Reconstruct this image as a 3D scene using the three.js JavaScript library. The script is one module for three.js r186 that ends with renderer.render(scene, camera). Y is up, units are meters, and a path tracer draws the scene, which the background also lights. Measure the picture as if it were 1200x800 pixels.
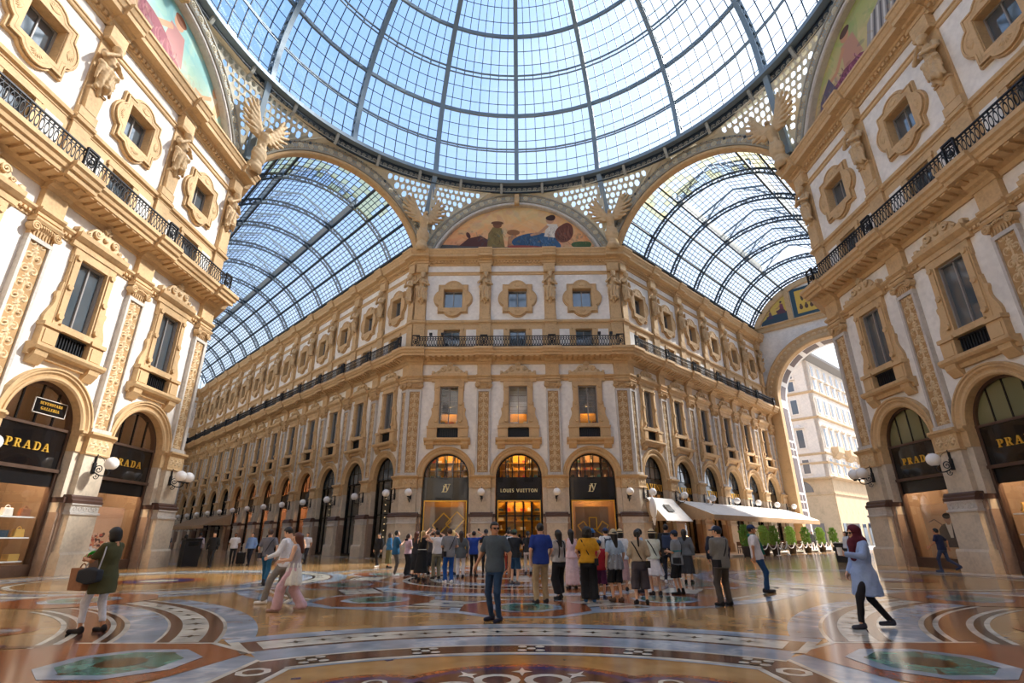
import * as THREE from 'three';
import { mergeGeometries, mergeVertices } from 'three/addons/utils/BufferGeometryUtils.js';
import { FontLoader } from 'three/addons/loaders/FontLoader.js';
import { TextGeometry } from 'three/addons/geometries/TextGeometry.js';

const scene = new THREE.Scene();
// ---------------------------------------------------------------- camera, sky, sun, exposure
const camera = new THREE.PerspectiveCamera(66.99, 1.5, 0.1, 600);
camera.position.set(-0.024, 1.427, 21.084);
camera.rotation.order = 'YXZ';
camera.rotation.set(0.3631, 0.0115, -0.0032);

const renderer = new THREE.WebGLRenderer({ antialias: true });
renderer.toneMapping = THREE.LinearToneMapping;
renderer.toneMappingExposure = 1.45;
renderer.shadowMap.enabled = true;

const SUN = new THREE.Vector3(0.70, 0.69, -0.30).normalize();
// a summer sky: blue overhead, pale haze towards the horizon and round the sun, thin high cloud
{
  const W = 1024, H = 512, d = new Float32Array(W * H * 4), fr = (x) => x - Math.floor(x), hash = (i, j) => fr(Math.sin(i * 127.1 + j * 311.7) * 43758.5453);
  const vn = (x, y) => { const i = Math.floor(x), j = Math.floor(y); let u = x - i, v = y - j; u = u * u * (3 - 2 * u); v = v * v * (3 - 2 * v); return (hash(i, j) * (1 - u) + hash(i + 1, j) * u) * (1 - v) + (hash(i, j + 1) * (1 - u) + hash(i + 1, j + 1) * u) * v; };
  for (let r = 0; r < H; r++) for (let c = 0; c < W; c++) {
    const up = ((r + 0.5) / H - 0.5) * Math.PI, ro = ((c + 0.5) / W - 0.5) * 2 * Math.PI, x = Math.cos(ro) * Math.cos(up), y = Math.sin(up), z = Math.sin(ro) * Math.cos(up);
    const cs = Math.max(0, x * SUN.x + y * SUN.y + z * SUN.z), hz = Math.pow(1 - Math.max(0, y), 1.45), gl = 0.55 * Math.pow(cs, 4) + 1.6 * Math.pow(cs, 16);
    let cl = 0; if (y > 0.05) { const px = x / (y + 0.25), pz = z / (y + 0.25); cl = 0.5 * vn(px * 2.2 + 3, pz * 2.2) + 0.3 * vn(px * 5, pz * 5 + 9) + 0.2 * vn(px * 11, pz * 11); cl = Math.min(1, Math.max(0, (cl - 0.45) * 2.4)); }
    const k = Math.min(1, hz * 0.9 + 0.3 * cl), B = [0.2, 0.44, 0.92], Wt = [1.08, 1.15, 1.24], G = [1.6, 1.5, 1.35];
    for (let q = 0; q < 3; q++) d[(r * W + c) * 4 + q] = y < 0 ? 0.4 : B[q] * (1 - k) + Wt[q] * k + G[q] * gl;
    d[(r * W + c) * 4 + 3] = 1;
  }
  const t = new THREE.DataTexture(d, W, H, THREE.RGBAFormat, THREE.FloatType); t.mapping = THREE.EquirectangularReflectionMapping; t.magFilter = t.minFilter = THREE.LinearFilter; t.wrapS = THREE.RepeatWrapping; t.needsUpdate = true;
  scene.background = t; scene.environment = t;
}
const sun = new THREE.DirectionalLight(0xfff4e8, 8.5);
sun.name = 'sun';
sun.position.copy(SUN).multiplyScalar(120); sun.target.position.set(0, 0, 0);
sun.castShadow = true; sun.shadow.radius = 7;
Object.assign(sun.shadow.camera, { left: -90, right: 90, top: 90, bottom: -90, near: 1, far: 320 });
sun.shadow.mapSize.set(4096, 4096);
scene.add(sun, sun.target);

// ---------------------------------------------------------------- helpers
const V = (x, y, z) => new THREE.Vector3(x, y, z);
const PI = Math.PI, R2 = Math.SQRT1_2, T8 = Math.tan(PI / 8);
let seed = 7;
const rnd = () => { seed = (seed * 1664525 + 1013904223) >>> 0; return seed / 4294967296; };
const used = new Map();
function numbered(n) { const k = used.get(n) || 0; used.set(n, k + 1); return k ? n + '_' + String(k).padStart(3, '0') : n; }
const ORD = ['first', 'second', 'third', 'fourth', 'fifth', 'sixth', 'seventh', 'eighth', 'ninth', 'tenth', 'eleventh', 'twelfth', 'thirteenth', 'fourteenth', 'fifteenth'];
function tag(o, label, category, group, kind) {
  o.userData.label = label; o.userData.category = category;
  if (group) o.userData.group = group;
  if (kind) o.userData.kind = kind;
  return o;
}
function thing(name, label, category, group, kind) {
  const o = new THREE.Group(); o.name = numbered(name); scene.add(o);
  return tag(o, label, category, group, kind);
}
function part(name, geo, mat, parent, label, kind) {
  const m = new THREE.Mesh(geo, mat); m.name = name; m.castShadow = m.receiveShadow = true;
  if (label) m.userData.label = label;
  if (kind) m.userData.kind = kind;
  parent.add(m); return m;
}
// uv in metres by the dominant axis of each triangle's normal
function boxUV(g) {
  const p = g.attributes.position, n = g.attributes.normal, uv = new Float32Array(p.count * 2);
  for (let i = 0; i < p.count; i++) {
    const ax = Math.abs(n.getX(i)), ay = Math.abs(n.getY(i)), az = Math.abs(n.getZ(i));
    let a, b;
    if (az >= ax && az >= ay) { a = p.getX(i); b = p.getY(i); } else if (ax >= ay) { a = p.getZ(i); b = p.getY(i); } else { a = p.getX(i); b = p.getZ(i); }
    uv[2 * i] = a; uv[2 * i + 1] = b;
  }
  g.setAttribute('uv', new THREE.BufferAttribute(uv, 2));
  return g;
}
function clean(g) {
  if (g.index) g = g.toNonIndexed();
  if (!g.attributes.normal) g.computeVertexNormals();
  for (const k of Object.keys(g.attributes)) if (!['position', 'normal', 'uv'].includes(k)) g.deleteAttribute(k);
  if (!g.attributes.uv) g.setAttribute('uv', new THREE.BufferAttribute(new Float32Array(g.attributes.position.count * 2), 2));
  g.morphAttributes = {}; g.clearGroups();
  return g;
}
class MB {
  constructor() { this.g = []; }
  add(g, m) { g = clean(g); if (m) g.applyMatrix4(m); this.g.push(g); return this; }
  at(g, x, y, z, rx = 0, ry = 0, rz = 0, s = 1) {
    const m = new THREE.Matrix4().compose(V(x, y, z), new THREE.Quaternion().setFromEuler(new THREE.Euler(rx, ry, rz)), typeof s === 'number' ? V(s, s, s) : V(...s));
    return this.add(g, m);
  }
  box(x0, x1, y0, y1, z0, z1) { return this.at(new THREE.BoxGeometry(Math.abs(x1 - x0), Math.abs(y1 - y0), Math.abs(z1 - z0)), (x0 + x1) / 2, (y0 + y1) / 2, (z0 + z1) / 2); }
  bar(a, b, w, d, up = V(0, 1, 0)) { // box from a to b
    const dir = b.clone().sub(a), L = dir.length(); dir.normalize();
    const x = up.clone().cross(dir); if (x.lengthSq() < 1e-6) x.set(1, 0, 0).cross(dir); x.normalize();
    const y = dir.clone().cross(x);
    const m = new THREE.Matrix4().makeBasis(x, y, dir).setPosition(a.clone().add(b).multiplyScalar(0.5));
    return this.add(new THREE.BoxGeometry(w, d, L), m);
  }
  tube(pts, r, seg = 24, rs = 6, closed = false) { return this.add(new THREE.TubeGeometry(new THREE.CatmullRomCurve3(pts, closed), seg, r, rs, closed)); }
  sweep(prof, x0, x1, m0 = 0, m1 = 0) { return this.add(sweepX(prof, x0, x1, m0, m1)); }
  geo(uv = true) { const g = mergeGeometries(this.g, false); if (uv) boxUV(g); return g; }
  build(name, mat, parent, label, kind) { return part(name, this.geo(), mat, parent, label, kind); }
}
// closed profile of [z, y] swept along x, its ends cut at a slope (x + m * z)
function sweepX(prof, x0, x1, m0 = 0, m1 = 0) {
  let a = 0; const n = prof.length;
  for (let i = 0; i < n; i++) { const p = prof[i], q = prof[(i + 1) % n]; a += p[0] * q[1] - q[0] * p[1]; }
  if (a < 0) prof = prof.slice().reverse();
  const pos = [], L = (p) => [x0 + m0 * p[0], p[1], p[0]], Rr = (p) => [x1 + m1 * p[0], p[1], p[0]];
  const tri = (...t) => { for (const q of t) pos.push(...q); };
  for (let i = 0; i < n; i++) { const p = prof[i], q = prof[(i + 1) % n]; tri(L(p), Rr(q), Rr(p), L(p), L(q), Rr(q)); }
  for (const [i, j, k] of THREE.ShapeUtils.triangulateShape(prof.map((p) => new THREE.Vector2(p[0], p[1])), [])) {
    tri(L(prof[i]), L(prof[k]), L(prof[j])); tri(Rr(prof[i]), Rr(prof[j]), Rr(prof[k]));
  }
  const g = new THREE.BufferGeometry();
  g.setAttribute('position', new THREE.Float32BufferAttribute(pos, 3)); g.computeVertexNormals();
  // turn faces outwards if needed
  g.computeBoundingBox();
  return fixOut(g);
}
function fixOut(g) { // signed volume test
  const p = g.attributes.position; let v = 0; const a = V(), b = V(), c = V();
  for (let i = 0; i < p.count; i += 3) { a.fromBufferAttribute(p, i); b.fromBufferAttribute(p, i + 1); c.fromBufferAttribute(p, i + 2); v += a.dot(b.cross(c)); }
  if (v < 0) { for (let i = 0; i < p.count; i += 3) { const x = p.getX(i), y = p.getY(i), z = p.getZ(i); p.setXYZ(i, p.getX(i + 1), p.getY(i + 1), p.getZ(i + 1)); p.setXYZ(i + 1, x, y, z); } g.computeVertexNormals(); }
  return g;
}
// closed profile of [r, z] swept round an arc about (0, yc)
function arcSweep(prof, a0, a1, n, yc = 0) {
  const g = []; const pos = [], idx = [];
  const N = prof.length;
  for (let i = 0; i < N; i++) {
    const p = prof[i], q = prof[(i + 1) % N];
    for (let k = 0; k < n; k++) {
      const t = a0 + (a1 - a0) * k / n, u = a0 + (a1 - a0) * (k + 1) / n;
      const P = (s, w) => [Math.cos(w) * s[0], yc + Math.sin(w) * s[0], s[1]];
      pos.push(...P(p, t), ...P(q, u), ...P(p, u), ...P(p, t), ...P(q, t), ...P(q, u));
    }
  }
  for (const w of [a0, a1]) for (const [i, j, k] of THREE.ShapeUtils.triangulateShape(prof.map((p) => new THREE.Vector2(...p)), [])) {
    const P = (s) => [Math.cos(w) * s[0], yc + Math.sin(w) * s[0], s[1]];
    if (w === a0) pos.push(...P(prof[i]), ...P(prof[j]), ...P(prof[k])); else pos.push(...P(prof[i]), ...P(prof[k]), ...P(prof[j]));
  }
  const o = new THREE.BufferGeometry();
  o.setAttribute('position', new THREE.Float32BufferAttribute(pos, 3)); o.computeVertexNormals();
  return fixOut(o);
}
function relief(w, h, nx, ny, f) {
  const g = new THREE.PlaneGeometry(w, h, nx, ny), p = g.attributes.position;
  for (let i = 0; i < p.count; i++) p.setZ(i, f(p.getX(i), p.getY(i)));
  g.computeVertexNormals(); return g;
}
const shapeOf = (pts) => new THREE.Shape(pts.map((p) => new THREE.Vector2(p[0], p[1])));
const extr = (shape, depth, bevel = 0, seg = 12) => new THREE.ExtrudeGeometry(shape, { depth, bevelEnabled: bevel > 0, bevelThickness: bevel, bevelSize: bevel, bevelOffset: -bevel, bevelSegments: 1, curveSegments: seg });
const cyl = (r0, r1, h, n = 12) => new THREE.CylinderGeometry(r0, r1, h, n);
const sph = (r, a = 14, b = 10) => new THREE.SphereGeometry(r, a, b);
function spiral(r0, turns, r, dir = 1, n = 40, rs = 6) { // flat volute in the xy plane
  const pts = []; for (let i = 0; i <= n; i++) { const t = i / n, a = dir * t * turns * 2 * PI, q = r0 * (1 - 0.86 * t); pts.push(V(Math.cos(a) * q, Math.sin(a) * q, 0.05 * t * r0)); }
  return new THREE.TubeGeometry(new THREE.CatmullRomCurve3(pts), n, r, rs);
}
// ---------------------------------------------------------------- textures: tiling noise
function tileNoise(N, cells, sd) {
  let s = sd; const r = () => { s = (s * 1103515245 + 12345) & 0x7fffffff; return s / 0x7fffffff; };
  const g = new Float32Array(cells * cells).map(r), out = new Float32Array(N * N);
  for (let y = 0; y < N; y++) for (let x = 0; x < N; x++) {
    const fx = x / N * cells, fy = y / N * cells, ix = Math.floor(fx), iy = Math.floor(fy); let u = fx - ix, v = fy - iy; u = u * u * (3 - 2 * u); v = v * v * (3 - 2 * v);
    const q = (a, b) => g[((iy + b) % cells) * cells + (ix + a) % cells];
    out[y * N + x] = (q(0, 0) * (1 - u) + q(1, 0) * u) * (1 - v) + (q(0, 1) * (1 - u) + q(1, 1) * u) * v;
  }
  return out;
}
function fbm(N, c0, oct, sd) {
  const out = new Float32Array(N * N); let amp = 0.5, tot = 0, c = c0;
  for (let o = 0; o < oct; o++) { const t = tileNoise(N, c, sd + o * 77); for (let i = 0; i < out.length; i++) out[i] += amp * t[i]; tot += amp; amp *= 0.55; c *= 2; }
  for (let i = 0; i < out.length; i++) out[i] /= tot;
  return out;
}
function texFrom(N, f, rep = 1, srgb = true) {
  const d = new Uint8Array(N * N * 4);
  for (let i = 0; i < N * N; i++) { const c = f(i % N, Math.floor(i / N), i); for (let k = 0; k < 3; k++) d[4 * i + k] = Math.max(0, Math.min(255, c[k])); d[4 * i + 3] = 255; }
  const t = new THREE.DataTexture(d, N, N); t.wrapS = t.wrapT = THREE.RepeatWrapping; t.magFilter = THREE.LinearFilter; t.minFilter = THREE.LinearMipmapLinearFilter; t.generateMipmaps = true;
  if (srgb) t.colorSpace = THREE.SRGBColorSpace;
  t.repeat.set(rep, rep); t.needsUpdate = true; return t;
}
const nA = fbm(256, 4, 6, 11), nB = fbm(256, 8, 5, 23), nC = fbm(256, 32, 3, 5);
const grey = (lo, hi, rep) => texFrom(256, (x, y, i) => { const v = lo + (hi - lo) * (0.6 * nA[i] + 0.4 * nC[i]); return [v, v, v]; }, rep);
const TX = {
  plaster: grey(215, 275, 0.16), stone: grey(205, 292, 0.35), fine: grey(210, 288, 0.9),
  bump: texFrom(256, (x, y, i) => { const v = 255 * (0.5 * nC[i] + 0.5 * nB[i]); return [v, v, v]; }, 0.7, false),
};
const veins = (base, vein, rep, sharp = 9, sd = 3) => {
  const a = fbm(256, 3, 6, sd), b = fbm(256, 6, 5, sd + 40);
  return texFrom(256, (x, y, i) => { const v = Math.pow(1 - Math.abs(2 * a[i] - 1), sharp), w = 0.82 + 0.36 * b[i]; return [0, 1, 2].map((k) => (base[k] * (1 - v) + vein[k] * v) * w); }, rep);
};
const std = (o) => new THREE.MeshStandardMaterial(o);
const phy = (o) => new THREE.MeshPhysicalMaterial(o);
const hex = (h) => new THREE.Color(h);
const M = {
  plaster: std({ color: 0xf1ebe3, map: TX.plaster, roughness: 0.85 }),
  ochre: std({ color: 0xccaa7d, map: TX.stone, roughness: 0.75, bumpMap: TX.bump, bumpScale: 0.006 }),
  reliefBed: std({ color: 0xb18c5e, map: TX.fine, roughness: 0.8 }),
  relief: std({ color: 0xd4b890, map: TX.fine, roughness: 0.7 }),
  pier: std({ color: 0xcfc0ab, map: TX.stone, roughness: 0.55 }),
  pierBrown: std({ color: 0xa38a77, map: TX.stone, roughness: 0.5 }),
  border: std({ color: 0xc9c2ba, map: TX.stone, roughness: 0.6 }),
  darkMarble: std({ color: 0x5a433b, map: TX.fine, roughness: 0.4 }),
  iron: std({ color: 0x7d8e9b, roughness: 0.55, metalness: 0.2 }),
  ironDark: std({ color: 0x36424c, roughness: 0.55, metalness: 0.2 }),
  ironPale: std({ color: 0x9d9c92, map: TX.fine, roughness: 0.6 }),
  lattice: std({ color: 0xcfc8b2, map: TX.fine, roughness: 0.6 }),
  rail: std({ color: 0x24262b, roughness: 0.5, metalness: 0.4 }),
  glass: phy({ color: 0xe6eef4, roughness: 0.02, transmission: 1, thickness: 0, ior: 1.45 }),
  glassYellow: phy({ color: 0xe9dfae, roughness: 0.02, transmission: 1, thickness: 0, ior: 1.45 }),
  glassDusty: phy({ color: 0xc2cfd2, roughness: 0.3, transmission: 1, thickness: 0, ior: 1.45 }),
  shopGlass: phy({ color: 0xf2f4f5, roughness: 0.02, transmission: 1, thickness: 0, ior: 1.5 }),
  winGlass: phy({ color: 0x4a545c, roughness: 0.05, ior: 2.3 }),
  winFrame: std({ color: 0x8f8b88, roughness: 0.5 }),
  black: std({ color: 0x141416, roughness: 0.25 }),
  blackSign: phy({ color: 0x0c0c0f, roughness: 0.12, clearcoat: 0.4 }),
  gold: std({ color: 0xf2c14e, roughness: 0.35, metalness: 0.6 }),
  goldPale: std({ color: 0xe9dcae, roughness: 0.4, metalness: 0.3 }),
  brownWood: std({ color: 0x6b4a33, map: TX.fine, roughness: 0.5 }),
  bronze: std({ color: 0x5b463a, map: TX.fine, roughness: 0.4, metalness: 0.3 }),
  white: std({ color: 0xf2f0ec, roughness: 0.6 }),
  amber: std({ color: 0xf0b845, roughness: 0.6 }),
  statue: std({ color: 0xc9ab82, map: TX.fine, roughness: 0.7 }),
  globe: std({ color: 0xf7f5f2, roughness: 0.25 }),
};
const fontS = await new FontLoader().loadAsync('fonts/droid/droid_sans_bold.typeface.json');
const fontR = await new FontLoader().loadAsync('fonts/droid/droid_serif_bold.typeface.json');
function textGeo(str, size, font = fontS, depth = 0.03, spacing = 0) {
  const mb = new MB(); let x = 0;
  for (const ch of str) {
    const g = new TextGeometry(ch === ' ' ? 'i' : ch, { font, size, depth, curveSegments: 4, bevelEnabled: false }); g.computeBoundingBox();
    if (ch !== ' ') mb.at(g, x - g.boundingBox.min.x, 0, 0);
    x += (ch === ' ' ? size * 0.4 : g.boundingBox.max.x - g.boundingBox.min.x) + size * (0.12 + spacing);
  }
  const g = mb.geo(); g.translate(-(x - size * (0.12 + spacing)) / 2, 0, 0); return g;
}
// ---------------------------------------------------------------- facade kit: heights in metres, shared by every wall of the hall
const Y = { spring: 5.92, archR: 1.87, capBot: 13.0, strB: 13.75, strT: 14.2, balB: 15.95, balT: 16.4, railT: 17.42, attB: 18.88, attT: 19.3, bandB: 23.76, bandT: 24.03, corB: 24.73, corT: 26.0 };
const gauss = (x, s) => Math.exp(-(x * x) / (s * s));
function arabesque(x, y) {
  const ax = Math.abs(x), p = 1.18, v = ((y % p) + p) % p - p / 2;
  const sp = (cx, cy, dir, s) => { const dx = ax - cx, dy = v - cy, r = Math.hypot(dx, dy), a = Math.atan2(dy, dx) * dir; return gauss(r, s) * (0.45 + 0.55 * Math.cos(r / 0.026 - a)); };
  const r3 = Math.hypot(x, v + 0.03), a3 = Math.atan2(v + 0.03, x);
  return 0.085 * Math.max(0, sp(0.2, 0.3, 1, 0.17), sp(0.2, -0.3, -1, 0.17), gauss(r3, 0.15) * (0.55 + 0.45 * Math.cos(6 * a3)), 0.6 * gauss(x, 0.03), 0.8 * gauss(Math.hypot(x, (v - 0.52) * 0.6), 0.12));
}
const edge = (x, w) => Math.min(1, Math.max(0, (w - Math.abs(x)) / 0.04));
// quatrefoil outline of the attic window frames, inset by d
function cartouche(d) {
  const hx = 1.34 - d, hy = 1.4 - d, R = 0.93 - d, cx = 0.82, cy = 0.88, pts = [];
  const tb = Math.sqrt(Math.max(0.01, R * R - (hy - cy) * (hy - cy))), ts = Math.sqrt(Math.max(0.01, R * R - (hx - cx) * (hx - cx)));
  const arc = (ox, oy, a0, a1) => { for (let i = 0; i <= 8; i++) { const a = a0 + (a1 - a0) * i / 8; pts.push([ox + R * Math.cos(a), oy + R * Math.sin(a)]); } };
  const at = Math.atan2(hy - cy, tb), as = Math.atan2(ts, hx - cx);
  pts.push([hx, -hy]); arc(cx, 0, -as, as); pts.push([hx, hy]); arc(0, cy, at, PI - at); pts.push([-hx, hy]); arc(-cx, 0, PI - as, PI + as); pts.push([-hx, -hy]); arc(0, -cy, PI + at, 2 * PI - at);
  return pts;
}
function holed(outer, hx, hy) { const s = shapeOf(outer); s.holes.push(new THREE.Path([[-hx, -hy], [-hx, hy], [hx, hy], [hx, -hy]].map((p) => new THREE.Vector2(...p)))); return s; }

function makeKit(kx, hi) {
  const W = 5.75, H = W / 2, K = { kx, W: W * kx, cache: {} };
  const S = (g) => { g.scale(kx, 1, 1); return boxUV(g); };
  // wall panel of one bay
  {
    const s = new THREE.Shape(), r = Y.archR;
    s.moveTo(-H, 0); s.lineTo(-r, 0); s.lineTo(-r, Y.spring); s.absarc(0, Y.spring, r, PI, 0, true); s.lineTo(r, 0); s.lineTo(H, 0); s.lineTo(H, 25.3); s.lineTo(-H, 25.3); s.closePath();
    for (const [hx, y0, y1] of [[0.8, 10.05, 13.3], [0.73, 16.43, 18.36], [0.85, 20.45, 22.25]]) s.holes.push(new THREE.Path([[-hx, y0], [-hx, y1], [hx, y1], [hx, y0]].map((p) => new THREE.Vector2(...p))));
    const g = clean(extr(s, 0.5, 0, 18)); g.translate(0, 0, -0.5); K.panel = S(g);
  }
  // arch moulding
  {
    const mb = new MB(), a = Y.archR;
    mb.add(arcSweep([[a - 0.06, -0.4], [a - 0.06, 0.1], [a + 0.02, 0.16], [a + 0.1, 0.16], [a + 0.12, 0.1], [a + 0.2, 0.12], [a + 0.28, 0.2], [a + 0.36, 0.2], [a + 0.4, 0.26], [a + 0.47, 0.26], [a + 0.47, -0.05], [a, -0.4]], 0, PI, hi ? 32 : 20, Y.spring));
    K.arch = S(mb.geo());
  }
  // string course, balcony, bands and cornice profiles [z, y]
  K.prof = {
    string: [[-0.3, 13.72], [0.06, 13.72], [0.06, 13.84], [0.12, 13.86], [0.12, 14.0], [0.16, 14.02], [0.24, 14.12], [0.24, 14.22], [-0.3, 14.22]],
    balcony: [[-0.3, 15.2], [0.1, 15.2], [0.14, 15.42], [0.34, 15.52], [0.36, 15.62], [0.95, 15.72], [0.98, 15.9], [1.06, 15.95], [1.1, 16.1], [1.2, 16.2], [1.2, 16.4], [-0.3, 16.4]],
    attic: [[-0.3, 18.86], [0.08, 18.86], [0.1, 18.96], [0.2, 19.02], [0.22, 19.16], [0.14, 19.22], [0.1, 19.3], [-0.3, 19.3]],
    band: [[-0.3, 23.74], [0.05, 23.74], [0.09, 23.8], [0.09, 23.94], [0.14, 23.97], [0.14, 24.04], [-0.3, 24.04]],
    cornice: [[-0.3, 24.7], [0.08, 24.7], [0.12, 24.84], [0.18, 24.86], [0.18, 25.06], [0.34, 25.12], [0.4, 25.22], [0.78, 25.3], [0.8, 25.52], [0.86, 25.58], [0.96, 25.82], [1.02, 25.86], [1.02, 26.0], [-0.3, 26.0]],
  };
  // base strip behind the railing, with white inset panels
  {
    const mb = new MB();
    mb.box(-H, -0.72, 16.4, 18.9, -0.2, 0.05).box(0.72, H, 16.4, 18.9, -0.2, 0.05).box(-0.72, 0.72, 18.35, 18.9, -0.2, 0.05);
    for (const s of [-1, 1]) mb.box(s * 0.72, s * 0.98, 16.4, 18.6, 0, 0.14);
    mb.box(-1.05, 1.05, 18.4, 18.62, 0, 0.16);
    K.strip = S(mb.geo());
    const w = new MB(); for (const s of [-1, 1]) w.box(s * 1.25, s * 2.12, 16.75, 18.4, 0, 0.075); K.inset = S(w.geo());
  }
  // first-floor window: 0 is the bay centre, y as on the wall
  {
    const f = new MB();
    for (const s of [-1, 1]) {
      f.box(s * 0.775, s * 1.2, 9.85, 13.73, -0.42, 0.18); f.box(s * 0.86, s * 1.14, 10.3, 13.3, 0.1, 0.24);
      for (const y of [10.35, 11.75, 13.2]) f.at(cyl(0.13, 0.15, 0.1, 12), s * 1.0, y, 0.26, PI / 2);
      f.box(s * 1.2, s * 1.24, 12.9, 13.72, 0, 0.14);
      const sh = new THREE.Shape(); sh.moveTo(1.18, 9.9); sh.lineTo(1.62, 9.9); sh.bezierCurveTo(1.7, 10.5, 1.3, 10.6, 1.36, 11.1); sh.bezierCurveTo(1.46, 11.3, 1.42, 11.45, 1.3, 11.42); sh.lineTo(1.26, 11.9); sh.lineTo(1.18, 11.9);
      const g = clean(extr(sh, 0.16, 0, 6)); if (s < 0) { g.scale(-1, 1, 1); fixOut(g); } f.add(g);
    }
    f.box(-1.23, 1.23, 13.27, 13.715, -0.42, 0.175);
    f.sweep([[-0.2, 13.66], [0.22, 13.66], [0.24, 13.9], [0.3, 13.94], [0.44, 14.1], [0.46, 14.3], [-0.2, 14.3]], -1.5, 1.5);
    K.winJamb = S(f.geo());
    const p = new MB(), sh = new THREE.Shape();
    sh.moveTo(-1.5, 14.3); sh.lineTo(-1.5, 14.42); sh.bezierCurveTo(-1.1, 14.45, -0.95, 14.55, -0.78, 14.82); sh.bezierCurveTo(-0.6, 15.1, -0.3, 15.05, -0.28, 14.95); sh.lineTo(-0.22, 15.22); sh.lineTo(0, 15.4); sh.lineTo(0.22, 15.22); sh.lineTo(0.28, 14.95); sh.bezierCurveTo(0.3, 15.05, 0.6, 15.1, 0.78, 14.82); sh.bezierCurveTo(0.95, 14.55, 1.1, 14.45, 1.5, 14.42); sh.lineTo(1.5, 14.3);
    const g = clean(extr(sh, 0.22, 0, 6)); g.translate(0, 0, 0.02); p.add(g);
    for (const s of [-1, 1]) {
      p.at(spiral(0.2, 1.6, 0.055, s, hi ? 30 : 18, hi ? 6 : 5), s * 0.55, 14.72, 0.3); p.at(spiral(0.12, 1.4, 0.04, s, 16, 5), s * 0.95, 14.5, 0.28);
      p.at(sph(0.09, 8, 6), s * 1.3, 14.42, 0.26); p.box(s * 1.3, s * 1.5, 14.3, 14.56, 0, 0.3);
    }
    for (let i = -2; i <= 2; i++) p.at(sph(0.09, 8, 6), i * 0.07, 15.1 + 0.08 * (2 - Math.abs(i)), 0.28, 0, 0, -i * 0.4, [0.5, 1.6, 0.6]);
    p.at(sph(0.13, 8, 6), 0, 14.72, 0.28, 0, 0, 0, [1.2, 1, 0.7]);
    K.winPed = S(p.geo());
    const d = new MB();
    for (const s of [-1, 1]) { d.box(s * 0.86, s * 1.66, 8.9, 9.72, -0.1, 0.3); d.box(s * 0.98, s * 1.54, 9.02, 9.6, 0.2, 0.34); d.box(s * 0.82, s * 1.7, 9.72, 9.9, -0.1, 0.38); }
    d.box(-0.9, 0.9, 9.78, 10.07, -0.3, 0.3);
    d.sweep([[-0.1, 8.42], [0.18, 8.42], [0.22, 8.6], [0.42, 8.68], [0.5, 8.8], [0.5, 8.93], [-0.1, 8.93]], -1.86, 1.86);
    for (const s of [-1, 1]) d.sweep([[-0.1, 8.1], [0.1, 8.1], [0.34, 8.45], [0.38, 8.7], [-0.1, 8.7]], s * 1.4 - 0.3, s * 1.4 + 0.3);
    K.winSill = S(d.geo());
    const gr = new MB(); gr.box(-0.86, 0.86, 8.93, 9.78, -0.06, 0.02);
    for (let i = -5; i <= 5; i++) gr.box(i * 0.15 - 0.02, i * 0.15 + 0.02, 8.95, 9.76, 0, 0.08);
    gr.box(-0.86, 0.86, 9.68, 9.74, 0, 0.1).box(-0.86, 0.86, 8.96, 9.02, 0, 0.1); K.winGrille = S(gr.geo());
    const c = new MB(); for (const s of [-1, 1]) c.box(s * 0.7, s * 0.785, 10.08, 13.28, -0.24, 0.0); c.box(-0.73, 0.73, 13.19, 13.275, -0.23, -0.01).box(-0.73, 0.73, 10.06, 10.14, -0.23, -0.01).box(-0.035, 0.035, 10.1, 13.25, -0.23, -0.06);
    K.winCase = S(c.geo());
    K.pane1 = S(new MB().box(-0.72, -0.03, 10.12, 13.24, -0.165, -0.15).geo()); K.pane2 = S(new MB().box(0.03, 0.72, 10.12, 13.24, -0.165, -0.15).geo());
  }
  // attic window
  {
    const f = new MB(), put = (d, z0, z1, hx, hy) => { const g = clean(extr(holed(cartouche(d), hx, hy), z1 - z0, 0.02)); g.translate(0, 21.35, z0); f.add(g); };
    put(0, 0, 0.12, 0.86, 0.91); put(0.1, 0.1, 0.2, 0.86, 0.91); put(0.3, 0.05, 0.15, 0.86, 0.91);
    const ring = (d, z, r) => { const pts = cartouche(d).map((p) => V(p[0], p[1] + 21.35, z)); pts.push(pts[0].clone()); for (let i = 0; i < pts.length - 1; i++) f.bar(pts[i], pts[i + 1], r, r, V(0, 0, 1)); };
    ring(0.14, 0.22, 0.08); ring(0.03, 0.13, 0.05); ring(0.31, 0.2, 0.06);
    for (const [rx, ry, a] of [[0, 1.12, 0], [0, -1.12, PI], [1.08, 0, -PI / 2], [-1.08, 0, PI / 2]]) for (let i = -3; i <= 3; i++) {
      const b = a + i * 0.36, L = 0.32; f.at(sph(0.062, 6, 5), rx - Math.sin(b) * L * 0.5, 21.35 + ry + Math.cos(b) * L * 0.5, 0.2, 0, 0, b, [1, 3.2, 1]);
    }
    for (const s of [-1, 1]) { f.box(s * 0.83, s * 1.0, 20.35, 22.35, -0.42, 0.145); }
    f.box(-1.01, 1.01, 22.23, 22.38, -0.43, 0.16).box(-1.01, 1.01, 20.32, 20.47, -0.43, 0.18);
    K.attFrame = S(f.geo());
    const c = new MB(); for (const s of [-1, 1]) c.box(s * 0.76, s * 0.84, 20.46, 22.24, -0.41, -0.27); c.box(-0.78, 0.78, 22.16, 22.24, -0.4, -0.28).box(-0.78, 0.78, 20.46, 20.54, -0.4, -0.28).box(-0.03, 0.03, 20.5, 22.2, -0.4, -0.28);
    K.attCase = S(c.geo());
    K.attP1 = S(new MB().box(-0.79, -0.03, 20.5, 22.2, -0.36, -0.345).geo()); K.attP2 = S(new MB().box(0.03, 0.79, 20.5, 22.2, -0.36, -0.345).geo());
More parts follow.
